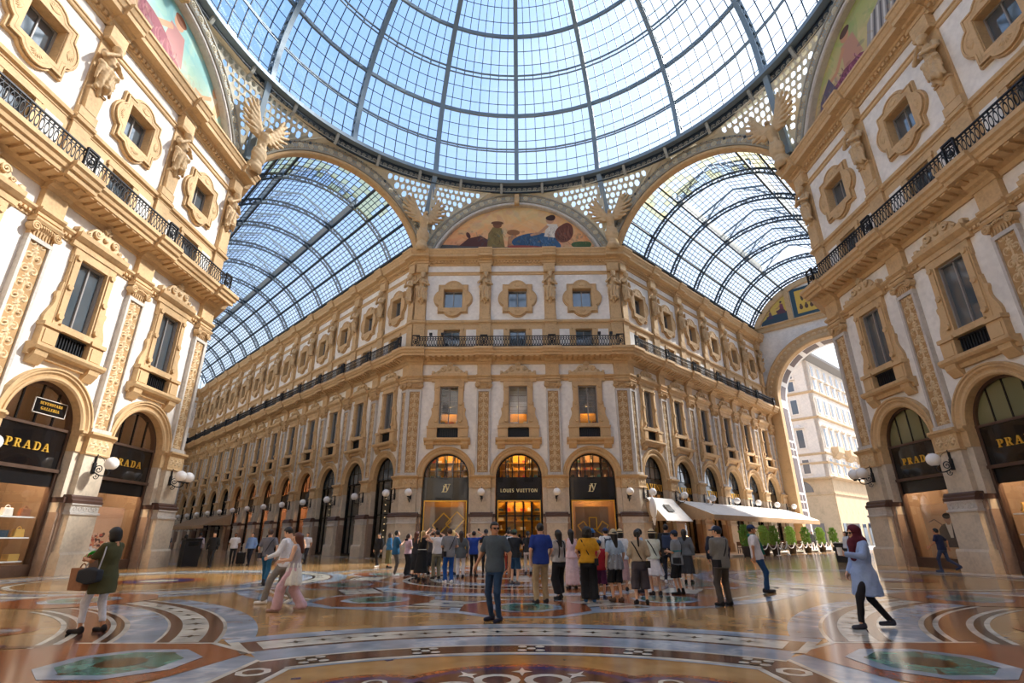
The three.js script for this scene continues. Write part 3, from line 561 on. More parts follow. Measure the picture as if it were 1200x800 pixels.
// ---------------------------------------------------------------- the glass dome
const DR = 20.1, DH = 20.0, DY = 33.2;
const domeAt = (az, el, off = 0) => V((DR + off) * Math.cos(el) * Math.sin(az), DY + (DH + off) * Math.sin(el), -(DR + off) * Math.cos(el) * Math.cos(az));
const dome = thing('ceiling', 'great glass dome on sixteen blue-grey iron ribs', 'ceiling', null, 'structure');
{
  const D = PI / 180, RW = 10.4 * D, TOP = 8;
  // one rib, turned to its place
  const rib = new MB(), n = 32;
  for (let i = 0; i < n; i++) {
    const a = domeAt(0, i / n * TOP * RW, -0.1), b = domeAt(0, (i + 1) / n * TOP * RW, -0.1), c = domeAt(0, i / n * TOP * RW, -0.62), d = domeAt(0, (i + 1) / n * TOP * RW, -0.62);
    rib.bar(a, b, 0.34, 0.1, V(1, 0, 0).cross(b.clone().sub(a))); rib.bar(c, d, 0.4, 0.08, V(1, 0, 0).cross(d.clone().sub(c)));
    for (const s of [-0.15, 0.15]) rib.bar(a.clone().add(V(s, 0, 0)), d.clone().add(V(s, 0, 0)), 0.05, 0.07), rib.bar(c.clone().add(V(s, 0, 0)), b.clone().add(V(s, 0, 0)), 0.05, 0.07);
    rib.bar(a.clone().lerp(b, 0.5), c.clone().lerp(d, 0.5), 0.3, 0.3);
  }
  const rg = rib.geo();
  for (let k = 0; k < 16; k++) part('rib', rg, M.iron, dome).rotation.y = -k * PI / 8;
  for (let k = 1; k <= TOP; k++) {
    const mb = new MB(), el = k * RW, m = 64;
    for (let i = 0; i < m; i++) {
      const a = i / m * 2 * PI, b = (i + 1) / m * 2 * PI;
      if (k % 2) { mb.bar(domeAt(a, el + 0.012, -0.12), domeAt(b, el + 0.012, -0.12), 0.12, 0.12); mb.bar(domeAt(a, el - 0.012, -0.5), domeAt(b, el - 0.012, -0.5), 0.1, 0.1); if (i % 2) mb.bar(domeAt(a, el + 0.012, -0.12), domeAt(a, el - 0.012, -0.5), 0.06, 0.06); } else mb.bar(domeAt(a, el, -0.25), domeAt(b, el, -0.25), 0.2, 0.36);
    }
    mb.build('ring', M.iron, dome);
  }
  const gb = new MB();
  for (let k = 0; k < 128; k++) { if (k % 8 === 0) continue; const az = k / 128 * 2 * PI; for (let i = 0; i < 24; i++) gb.bar(domeAt(az, i / 24 * TOP * RW), domeAt(az, (i + 1) / 24 * TOP * RW), 0.055, 0.09); }
  for (let r = 1; r < 24; r++) if (r % 3) for (let k = 0; k < 128; k++) gb.bar(domeAt(k / 128 * 2 * PI, r / 24 * TOP * RW, 0.02), domeAt((k + 1) / 128 * 2 * PI, r / 24 * TOP * RW, 0.02), 0.04, 0.05);
  gb.build('glazing_bars', M.ironDark, dome, 'thin dark glazing bars', 'stuff');
  // panes: the 288 that show largest are meshes of their own
  const rest = new MB();
  for (let r = 0; r < 24; r++) {
    const e0 = r / 24 * TOP * RW, e1 = (r + 1) / 24 * TOP * RW, h = PI / 128, g = new THREE.BufferGeometry(), P = [domeAt(-h, e0, 0.03), domeAt(h, e0, 0.03), domeAt(h, e1, 0.03), domeAt(-h, e1, 0.03)];
    const pos = []; for (const i of [0, 2, 1, 0, 3, 2]) pos.push(P[i].x, P[i].y, P[i].z);
    g.setAttribute('position', new THREE.Float32BufferAttribute(pos, 3)); g.computeVertexNormals(); boxUV(g);
    for (let k = 0; k < 128; k++) {
      const az = (k + 0.5) / 128 * 2 * PI, a = az > PI ? az - 2 * PI : az;
      if (Math.abs(a) < 3 * PI / 8 && r >= 8 && r < 14) { part('pane', g, M.glass, dome).rotation.y = -az; } else rest.add(g.clone(), new THREE.Matrix4().makeRotationY(-az));
    }
  }
  rest.build('pane_field', M.glass, dome, null, 'stuff');
  // base ring girder, scroll frieze and brackets
  const ring = new MB(), fr = new MB(), sc = new MB(), bk = new MB();
  for (let i = 0; i < 128; i++) {
    const a = i / 128 * 2 * PI, b = (i + 1) / 128 * 2 * PI, P = (w, r, y) => V(r * Math.sin(w), y, -r * Math.cos(w));
    ring.bar(P(a, DR - 0.45, 33.1), P(b, DR - 0.45, 33.1), 0.5, 0.34); ring.bar(P(a, DR + 0.1, 33.3), P(b, DR + 0.1, 33.3), 0.3, 0.3);
    fr.bar(P(a, DR + 0.06, 32.72), P(b, DR + 0.06, 32.72), 0.08, 0.85); fr.bar(P(a, DR - 0.02, 32.3), P(b, DR - 0.02, 32.3), 0.2, 0.1);
    for (const w of [a + 0.012, a + 0.037]) { const m = new THREE.Matrix4().makeRotationY(-w).multiply(new THREE.Matrix4().makeTranslation(0, 32.62, -(DR - 0.02))); sc.add(spiral(0.2, 1.5, 0.045, 1, 14, 4), m); }
    if (i % 4 === 2) { for (let s = 0; s < 5; s++) { const q = (t) => P((a + b) / 2, DR - 0.06 - 0.42 * Math.sin(t * PI / 2), 32.1 + t * 0.95); bk.bar(q(s / 5), q((s + 1) / 5), 0.24, 0.16); } }
  }
  { const sf = new MB(), sh = new THREE.Shape(); sh.absarc(0, 0, 20.72, 0, 2 * PI, false); const ho = new THREE.Path(); ho.absarc(0, 0, DR - 0.02, 0, 2 * PI, true); sh.holes.push(ho); const g = clean(extr(sh, 0.06, 0, 64)); g.rotateX(-PI / 2); g.translate(0, 32.44, 0); sf.add(g); sf.build('soffit', M.lattice, dome); }
  ring.build('base_ring', M.iron, dome); fr.build('frieze', M.ironDark, dome); sc.build('scroll_ornament', M.ironPale, dome, 'pale running scroll ornament', 'stuff'); bk.build('bracket_row', M.ironPale, dome, 'pale curved brackets under the ring', 'stuff');
  // the ribs run down to the eagles
  for (const [x, z] of [[-9.15, -20.65], [9.15, -20.65], [-19.9, -9.15], [19.9, -9.15]]) {
    const az = Math.round(Math.atan2(x, -z) / (PI / 8)) * PI / 8, mb = new MB(), tp = V((DR - 0.3) * Math.sin(az), 33.2, -(DR - 0.3) * Math.cos(az)), bt = V(x * 0.985, 27.2, z * 0.985);
    mb.bar(bt, tp, 0.44, 0.3, V(Math.sin(az), 0, -Math.cos(az))); mb.build('rib_foot', M.iron, dome);
  }
}
// ---------------------------------------------------------------- arches, lattices and lunettes round the hall
const AR = 8.43, AY = 23.15, BAND = 0.8;
const SIDES = [
  { k: 'back', p: [0, -20.65], rot: 0, d: 20.65 }, { k: 'left', p: [-19.9, 0], rot: PI / 2, d: 19.9 }, { k: 'right', p: [19.9, 0], rot: -PI / 2, d: 19.9 },
  { k: 'armL', p: [-14.525, -14.9], rot: PI / 4, d: 20.8, open: true }, { k: 'armR', p: [14.525, -14.9], rot: -PI / 4, d: 20.8, open: true },
];
{
  const a0 = Math.asin((26.0 - AY) / AR);
  const band = new MB(); band.add(arcSweep([[AR, -0.3], [AR, 0.2], [AR + 0.1, 0.26], [AR + 0.16, 0.18], [AR + BAND - 0.14, 0.18], [AR + BAND - 0.1, 0.26], [AR + BAND, 0.26], [AR + BAND, -0.3]], a0, PI - a0, 48, AY));
  const bandG = band.geo();
  const liner = new MB().add(arcSweep([[AR - 0.28, -0.5], [AR - 0.28, 0.02], [AR - 0.2, 0.12], [AR - 0.04, 0.12], [AR + 0.02, 0.04], [AR + 0.02, -0.5]], a0 - 0.03, PI - a0 + 0.03, 48, AY)).geo();
  const ros = new MB(); ros.add(new THREE.TorusGeometry(0.2, 0.045, 5, 12)); for (let i = 0; i < 6; i++) ros.at(sph(0.06, 5, 4), 0.11 * Math.cos(i * PI / 3), 0.11 * Math.sin(i * PI / 3), 0.03); ros.at(sph(0.06, 6, 5), 0, 0, 0.05);
  const rosG = ros.geo(), dots = new MB(); for (let i = 0; i < 110; i++) { const a = a0 + (PI - 2 * a0) * (i + 0.5) / 110; for (const r of [AR + 0.22, AR + BAND - 0.2]) dots.at(sph(0.05, 4, 3), Math.cos(a) * r, AY + Math.sin(a) * r, 0.2); }
  const dotG = dots.geo();
  for (const s of SIDES) {
    const names = { back: 'over the orange mural', left: 'over the blue-sky mural', right: 'over the green-sky mural', armL: 'at the mouth of the long gallery vault', armR: 'at the mouth of the awning gallery vault' };
    const o = thing('arch_band', `pale iron arch studded with rosettes, ${names[s.k]}`, 'arch', null, 'structure'); place(o, s);
    part('arch', bandG, M.ironPale, o); part('liner', liner, s.open ? M.ochre : M.border, o); part('beading', dotG, M.ochre, o, null, 'stuff');
    for (let i = 0; i < 25; i++) { const a = a0 + (PI - 2 * a0) * (i + 0.5) / 25, m = part('rosette', rosG, M.lattice, o); m.position.set(Math.cos(a) * (AR + BAND / 2), AY + Math.sin(a) * (AR + BAND / 2), 0.2); }
    if (!s.open) new MB().box(-0.22, 0.22, 31.2, 32.5, 0, 0.5).at(sph(0.26, 8, 6), 0, 31.3, 0.4).build('keystone', M.ochre, o);
    // pierced lattices in the spandrels
    const Ro = AR + BAND, yt = 32.36;
    const map = (g, off) => { const p = g.attributes.position; for (let i = 0; i < p.count; i++) { const x = p.getX(i), y = p.getY(i), zz = p.getZ(i), az = Math.atan2(x, s.d), yb = AY + Math.sqrt(Math.max(0, Ro * Ro - x * x)) - 0.05, f = Math.min(1, Math.max(0, (y - yb) / Math.max(0.3, yt - yb))), rb = Math.hypot(x, s.d), r = rb + (DR - rb) * f - zz - off; p.setXYZ(i, r * Math.sin(az), y, s.d - r * Math.cos(az)); } g.computeVertexNormals(); return boxUV(g); };
    for (const sg of [-1, 1]) {
      const xm = Math.abs(s.d * Math.tan(PI / 8)) + 0.15, out = [];
      for (let i = 0; i <= 30; i++) { const x = 1.2 + (xm - 1.2) * i / 30; out.push([sg * x, AY + Math.sqrt(Ro * Ro - x * x) - 0.05]); }
      for (let i = 0; i <= 12; i++) out.push([sg * (xm - (xm - 1.2) * i / 12), yt]);
      const sh = shapeOf(out), hole = 0.235, st = 0.56;
      let j = 0;
      for (let y = 32.36 - 0.34; y > 27.3; y -= st * 0.866, j++) for (let x = 1.6 + (j % 2) * st / 2; x < xm - 0.34; x += st) {
        let ok = y + hole < yt - 0.06; for (let q = 0; q < 8; q++) { const hx = x + Math.cos(q * PI / 4) * (hole + 0.03), hy = y + Math.sin(q * PI / 4) * (hole + 0.03); if (hx > xm - 0.05 || hy < AY + Math.sqrt(Math.max(0, Ro * Ro - hx * hx))) ok = false; }
        if (ok) { const pth = new THREE.Path(); const big = (Math.round(x / st) + j) % 3 === 0; pth.absarc(sg * x, y, big ? hole * 1.08 : hole * 0.92, 0, 2 * PI, true); sh.holes.push(pth); }
      }
      part('lattice', map(clean(extr(sh, 0.1, 0, 3)), 0), M.lattice, o, 'pierced iron lattice spandrel');
      part('spandrel_pane', map(clean(new THREE.ShapeGeometry(shapeOf(out))), -0.15), M.glass, o);
    }
  }
}
// painted lunettes (generic scenes)
function mural(k, paint, label) {
  const cv = document.createElement('canvas'); cv.width = 1536; cv.height = 576; const c = cv.getContext('2d');
  paint(c, 1536, 576);
  const t = new THREE.CanvasTexture(cv); t.colorSpace = THREE.SRGBColorSpace;
  const s = SIDES.find((q) => q.k === k), R = AR - 0.1, sh = new THREE.Shape(), a0 = Math.asin((26 - AY) / R);
  sh.absarc(0, AY, R, a0, PI - a0, false); sh.closePath();
  const g = clean(extr(sh, 0.12, 0, 40)); g.translate(0, 0, -0.5);
  const p = g.attributes.position, uv = g.attributes.uv; for (let i = 0; i < p.count; i++) uv.setXY(i, (p.getX(i) + 8.1) / 16.2, Math.max(0, (p.getY(i) - 26.75) / 4.75));
  const o = new THREE.Mesh(g, std({ map: t, roughness: 0.8 })); o.name = numbered('lunette_mural'); scene.add(o); place(o, s);
  tag(o, label, 'mural');
}
const blob = (c, x, y, rx, ry, col, rot = 0) => { c.fillStyle = col; c.beginPath(); c.ellipse(x, y, rx, ry, rot, 0, 2 * PI); c.fill(); };
const poly = (c, pts, col) => { c.fillStyle = col; c.beginPath(); pts.forEach((p, i) => (i ? c.lineTo(...p) : c.moveTo(...p))); c.closePath(); c.fill(); };
function speck(c, w, h, n, cols, lo = 4, hi = 20, y0 = 0) { for (let i = 0; i < n; i++) { c.globalAlpha = 0.1 + 0.2 * rnd(); blob(c, rnd() * w, y0 + rnd() * (h - y0), lo + rnd() * hi, 2 + rnd() * hi * 0.4, cols[Math.floor(rnd() * cols.length)], rnd() * 3); } c.globalAlpha = 1; }
function figure(c, x, y, s, robe, top, skin, hair) { // a seated figure of plain shapes
  poly(c, [[x - 110 * s, y], [x - 70 * s, y - 90 * s], [x + 20 * s, y - 130 * s], [x + 90 * s, y - 70 * s], [x + 120 * s, y]], robe);
  blob(c, x - 40 * s, y - 50 * s, 80 * s, 36 * s, robe, 0.3);
  poly(c, [[x - 20 * s, y - 110 * s], [x - 10 * s, y - 215 * s], [x + 60 * s, y - 215 * s], [x + 80 * s, y - 90 * s]], top);
  blob(c, x + 22 * s, y - 245 * s, 24 * s, 30 * s, skin); blob(c, x + 26 * s, y - 262 * s, 28 * s, 20 * s, hair);
  c.strokeStyle = skin; c.lineWidth = 20 * s; c.lineCap = 'round'; c.beginPath(); c.moveTo(x - 4 * s, y - 195 * s); c.lineTo(x - 60 * s, y - 140 * s); c.lineTo(x - 110 * s, y - 135 * s); c.stroke();
}
// drapery folds and modelling strokes over a patch of a picture
function folds(c, x, y, w, h, cols, n) { c.lineCap = 'round'; for (let i = 0; i < n; i++) { c.globalAlpha = 0.25 + 0.3 * rnd(); c.strokeStyle = cols[i % cols.length]; c.lineWidth = 3 + rnd() * 9; const px = x + (rnd() - 0.5) * w, py = y + (rnd() - 0.5) * h; c.beginPath(); c.moveTo(px, py); c.quadraticCurveTo(px + (rnd() - 0.5) * 60, py + 30, px + (rnd() - 0.3) * 70, py + 40 + rnd() * 60); c.stroke(); } c.globalAlpha = 1; }
const skyWash = (c, w, h, stops, cols) => { const g = c.createLinearGradient(0, 0, 0, h); stops.forEach((s, i) => g.addColorStop(i / (stops.length - 1), s)); c.fillStyle = g; c.fillRect(0, 0, w, h); speck(c, w, h, 320, cols, 20, 100); };
mural('back', (c, w, h) => {
  skyWash(c, w, h, ['#c9b685', '#dfae74', '#e2a06c', '#cf8f70'], ['#e6c290', '#cf9a66', '#d3bd94', '#c08a78', '#b8b48c']);
  poly(c, [[0, h], [0, h - 60], [w, h - 54], [w, h]], '#4d4f52'); poly(c, [[250, h - 50], [330, h - 150], [440, h - 190], [540, h - 120], [600, h - 50]], '#553430'); blob(c, 330, h - 190, 18, 40, '#4a2c2a', -0.3);
  poly(c, [[500, h - 50], [510, h - 220], [550, h - 300], [630, h - 290], [660, h - 50]], '#7d6a3e'); blob(c, 590, h - 325, 40, 36, '#7a4e34'); blob(c, 590, h - 350, 56, 22, '#66422c'); folds(c, 580, h - 190, 110, 160, ['#5a4a2c', '#9a8450'], 26);
  poly(c, [[680, h - 60], [690, h - 190], [760, h - 210], [800, h - 60]], '#a8704a'); blob(c, 735, h - 240, 58, 34, '#8d5f3c'); blob(c, 740, h - 140, 50, 60, '#b5825c');
  blob(c, 930, h - 140, 210, 100, '#33516f', -0.12); blob(c, 1010, h - 110, 150, 90, '#3c5d7e', 0.2); folds(c, 940, h - 160, 320, 110, ['#22384f', '#5a7c9c', '#2c4660'], 50);
  poly(c, [[1010, h - 200], [1040, h - 350], [1130, h - 350], [1170, h - 180]], '#d4c8b8'); folds(c, 1090, h - 290, 90, 90, ['#a89c90', '#efe6da'], 20); blob(c, 1066, h - 395, 36, 44, '#b98a6a'); blob(c, 1074, h - 420, 44, 30, '#3f2a24');
  c.strokeStyle = '#b98a6a'; c.lineWidth = 28; c.lineCap = 'round'; c.beginPath(); c.moveTo(1040, h - 320); c.lineTo(970, h - 240); c.lineTo(900, h - 215); c.stroke();
  blob(c, 1190, h - 240, 80, 110, '#6e4032', 0.35); folds(c, 1190, h - 260, 90, 130, ['#4e2a22', '#93604a'], 24); blob(c, 1340, h - 110, 90, 40, '#46603c'); blob(c, 1440, h - 66, 70, 24, '#a8794e'); blob(c, 850, h - 64, 170, 22, '#94443c'); poly(c, [[1200, h - 20], [1210, h - 80], [1330, h - 84], [1340, h - 20]], '#6f6c66');
  speck(c, w, h, 240, ['#8a5a40', '#3f5a70', '#7a6a44', '#b07850'], 4, 26, h - 260);
}, 'arched orange mural of reclining figures above the middle facade');
mural('left', (c, w, h) => {
  skyWash(c, w, h, ['#74b4bc', '#96c6c0', '#bcd0b4', '#c9c096'], ['#a9d2cc', '#d6dcc2', '#7ab4bc', '#c4d4b4', '#8cc0b0']);
  figure(c, 1240, h - 30, 1.25, '#e6dccb', '#ecd2b2', '#d9a276', '#a8703c'); poly(c, [[1290, h - 120], [1390, h - 300], [1360, h - 400], [1280, h - 250]], '#dcb888'); folds(c, 1240, h - 150, 170, 150, ['#bfae94', '#f6efe2'], 36);
  figure(c, 820, h - 30, 1.75, '#a8646c', '#c08a86', '#d9a684', '#8a5236'); blob(c, 700, h - 170, 200, 130, '#9c5c66', 0.2); folds(c, 740, h - 200, 320, 200, ['#6f3a46', '#c98a8c', '#8a4a56'], 70); poly(c, [[380, h], [430, h - 260], [560, h - 330], [640, h]], '#c6a07a'); folds(c, 510, h - 160, 150, 200, ['#8f6c4c', '#e6c8a0'], 40); figure(c, 300, h - 30, 1.3, '#7a8a70', '#c9b48a', '#c99468', '#5a3a2a');
  speck(c, w, h, 260, ['#c8b484', '#e3d6b4', '#b88a74', '#9ab8a4'], 4, 30, h - 280);
}, 'arched mural of robed figures under a pale blue-green sky');
mural('right', (c, w, h) => {
  skyWash(c, w, h, ['#8fa25c', '#b0ac70', '#bfa478', '#7d6a62'], ['#c4b87a', '#8aa25c', '#b7a070', '#d2b988', '#7a9060']);
  figure(c, 520, h - 40, 1.6, '#7e3f54', '#b88870', '#c08a68', '#5a4038'); folds(c, 500, h - 160, 220, 180, ['#532838', '#b87888'], 44); poly(c, [[640, h - 60], [720, h - 300], [900, h - 380], [1010, h - 280], [930, h - 60]], '#9a948e'); for (let i = 0; i < 9; i++) poly(c, [[680 + i * 28, h - 80], [760 + i * 24, h - 330], [772 + i * 24, h - 326], [696 + i * 28, h - 80]], i % 2 ? '#5f5a5c' : '#c9c3bc');
  figure(c, 1080, h - 40, 1.6, '#96604f', '#c69a72', '#b88058', '#4a3028'); folds(c, 1080, h - 160, 220, 180, ['#5f382e', '#c9927a'], 44); poly(c, [[160, h], [230, h - 200], [350, h - 300], [430, h]], '#5f5262'); folds(c, 320, h - 140, 160, 160, ['#3f3646', '#8a7a84'], 30); blob(c, 440, h - 90, 80, 60, '#52634f'); blob(c, 1300, h - 80, 120, 60, '#7a5a48');
  speck(c, w, h, 260, ['#8a5a50', '#5a5a60', '#a88458', '#6a7050'], 4, 30, h - 260);
}, 'arched mural of robed figures under a green-gold sky');
for (const k of ['back', 'left', 'right']) { const s = SIDES.find((q) => q.k === k), sh = new THREE.Shape(); sh.moveTo(-9.2, 26); sh.lineTo(9.2, 26); sh.lineTo(9.2, 27.6); sh.absarc(0, AY, AR + BAND, Math.asin((27.6 - AY) / (AR + BAND)), PI - Math.asin((27.6 - AY) / (AR + BAND)), false); sh.lineTo(-9.2, 27.6); const g = clean(extr(sh, 0.3, 0, 30)); g.translate(0, 0, -0.85); const o = part('wall_lunette_' + k, boxUV(g), M.ochre, scene); place(o, s); tag(o, `rear masonry of the arched lunette behind the mural of the ${WALLS[k].short.replace(/facade under the /, '')} side`, 'wall', null, 'structure'); }
// ---------------------------------------------------------------- glass barrel vaults over the galleries
const VR = 8.7, VY = 23.65, VH = 7.865, LX = 3.5;
function vault(s, nb, L, label, endWall) {
  const o = thing('ceiling', label, 'ceiling', null, 'structure'); place(o, s);
  const aE = Math.asin(VH / VR), aL = Math.asin(LX / VR), P = (a, r = VR) => [r * Math.sin(a), VY + r * Math.cos(a)], z0 = 0.3;
  const z = (u) => z0 - u;
  // iron ribs with two chords
  const rb = new MB(), n = 36;
  for (let i = 0; i < n; i++) {
    const a = -aE + 2 * aE * i / n, b = -aE + 2 * aE * (i + 1) / n, A = (w, r) => V(...P(w, r), 0);
    rb.bar(A(a, VR - 0.12), A(b, VR - 0.12), 0.16, 0.09, V(0, 0, 1)); rb.bar(A(a, VR - 0.52), A(b, VR - 0.52), 0.16, 0.09, V(0, 0, 1)); rb.bar(A(a, VR - 0.1), A(a, VR - 0.52), 0.1, 0.06, V(0, 0, 1)); if (i % 2) rb.bar(A(a, VR - 0.1), A(b, VR - 0.52), 0.08, 0.04, V(0, 0, 1));
  }
  for (const sg of [-1, 1]) rb.box(sg * VH - 0.12, sg * VH + 0.12, 26.3, 27.5, -0.14, 0.14);
  const rg = rb.geo();
  // lantern truss: rafters, posts and hanging brackets
  const tr = new MB(), yl = VY + Math.sqrt(VR * VR - LX * LX);
  for (const sg of [-1, 1]) {
    tr.bar(V(sg * LX, yl + 0.95, 0), V(0, yl + 2.3, 0), 0.1, 0.16); tr.bar(V(sg * LX, yl - 0.1, 0), V(sg * LX, yl + 1, 0), 0.14, 0.14); tr.bar(V(sg * LX, yl - 0.6, 0), V(sg * 1.9, yl + 1.5, 0), 0.08, 0.1); tr.bar(V(sg * LX, yl, 0), V(sg * 0.9, yl + 1.85, 0), 0.06, 0.08);
    tr.at(new THREE.ConeGeometry(0.16, 0.9, 6), sg * LX, yl - 0.35, 0, PI);
  }
  tr.bar(V(-LX, yl + 0.6, 0), V(LX, yl + 0.6, 0), 0.04, 0.04); const tg = tr.geo();
  for (let k = 0; k <= nb; k++) { part('rib', rg, M.ironDark, o).position.z = z(0.27 + AB * k); if (k > 0 && k < nb) part('lantern_truss', tg, M.iron, o).position.z = z(0.27 + AB * k); }
  const NR = 14, rows = []; for (let i = 0; i <= NR; i++) rows.push(aE + (aL - aE) * i / NR);
  const crown = []; for (let i = 0; i <= 14; i++) crown.push(-aL + 2 * aL * i / 14);
  const bars = new MB(), zs = z(0), ze = z(L), zA = z(0.27 + AB), zB = z(0.27 + AB * (nb - 1));
  for (const sg of [-1, 1]) rows.forEach((a, i) => { const [x, y] = P(a); bars.box(sg * x - 0.03, sg * x + 0.03, y - 0.03, y + 0.03, ze, zs); });
  for (const [p, q] of [[zs, zA], [zB, ze]]) crown.forEach((a) => { const [x, y] = P(a); bars.box(x - 0.03, x + 0.03, y - 0.03, y + 0.03, q, p); });
  const NC = 7, cross = []; for (let k = 0; k <= nb; k++) for (let j = 0; j < NC; j++) { const u = 0.27 + AB * (k + j / NC); if (u < L) cross.push(u); }
  for (const u of cross) {
    const inn = u < 0.27 + AB || u > 0.27 + AB * (nb - 1);
    for (const sg of [-1, 1]) for (let i = 0; i < 7; i++) { const a = P(rows[2 * i]), b = P(rows[2 * i + 2]); bars.bar(V(sg * a[0], a[1], z(u)), V(sg * b[0], b[1], z(u)), 0.035, 0.05, V(0, 0, 1)); }
    if (inn) for (let i = 0; i < 7; i++) { const a = P(crown[2 * i]), b = P(crown[2 * i + 2]); bars.bar(V(a[0], a[1], z(u)), V(b[0], b[1], z(u)), 0.035, 0.05, V(0, 0, 1)); }
    else for (const sg of [-1, 1]) bars.bar(V(sg * LX, yl + 1.0, z(u)), V(0, yl + 2.35, z(u)), 0.035, 0.05);
  }
  for (let i = 0; i <= 8; i++) for (const sg of [-1, 1]) { const t = i / 8; bars.box(sg * LX * (1 - t) - 0.025, sg * LX * (1 - t) + 0.025, yl + 1.0 + 1.35 * t - 0.02, yl + 1.0 + 1.35 * t + 0.03, zB, zA); }
  bars.build('glazing_bars', M.ironDark, o, 'thin dark glazing bars', 'stuff');
  for (const sg of [-1, 1]) for (const i of [0, 5, 10, 14]) { const [x, y] = P(rows[i], VR - 0.1); new MB().box(sg * x - 0.09, sg * x + 0.09, y - 0.12, y + 0.1, ze, zs).build('purlin', M.ironDark, o); }
  for (const sg of [-1, 1]) new MB().box(sg * LX - 0.05, sg * LX + 0.05, yl, yl + 0.95, zB, zA).build('lantern_kerb', M.ironPale, o, 'pale kerb of the raised lantern');
  // panes
  const cell = AB / NC; let count = 0; const rest = new MB();
  const paneAt = (x0, y0, x1, y1, zc, mat) => {
    const w = Math.hypot(x1 - x0, y1 - y0), a = Math.atan2(y1 - y0, x1 - x0);
    const m = new THREE.Matrix4().makeRotationZ(a).multiply(new THREE.Matrix4().makeRotationX(-PI / 2)).setPosition((x0 + x1) / 2, (y0 + y1) / 2, zc);
    m.scale(V(w, cell, 1));
    if (count < 296) { count++; const q = part('pane', unitPane, mat, o); m.decompose(q.position, q.quaternion, q.scale); } else rest.add(unitPane.clone(), m);
  };
  for (let k = 0; k < nb; k++) for (let j = 0; j < NC; j++) {
    const zc = z(0.27 + AB * (k + (j + 0.5) / NC)); if (zc - cell / 2 < ze - 0.2) continue;
    const inn = k === 0 || k === nb - 1;
    for (let i = 0; i < NR; i++) for (const sg of [-1, 1]) { const a = P(rows[i]), b = P(rows[i + 1]), yel = k === 0 && i > 8 && rnd() < 0.55; paneAt(sg * a[0], a[1], sg * b[0], b[1], zc, yel ? M.glassYellow : M.glass); }
    if (inn) for (let i = 0; i < 14; i++) { const a = P(crown[i]), b = P(crown[i + 1]); paneAt(a[0], a[1], b[0], b[1], zc, k === 0 && rnd() < 0.4 ? M.glassYellow : M.glass); }
    else for (const sg of [-1, 1]) for (let i = 0; i < 8; i++) { const t = i / 8, u = (i + 1) / 8; paneAt(sg * LX * (1 - t), yl + 1 + 1.35 * t, sg * LX * (1 - u), yl + 1 + 1.35 * u, zc, M.glass); }
  }
  // first sliver between the arch and the first rib
  rest.build('pane_field', M.glass, o, null, 'stuff');
  return o;
}
const unitPane = boxUV(clean(new THREE.PlaneGeometry(1, 1)));
vault(SIDES[3], 13, 66.4, 'long glass barrel vault receding over the long gallery');
vault(SIDES[4], 6, 32.2, 'short glass barrel vault over the awning gallery, ending at the arch');

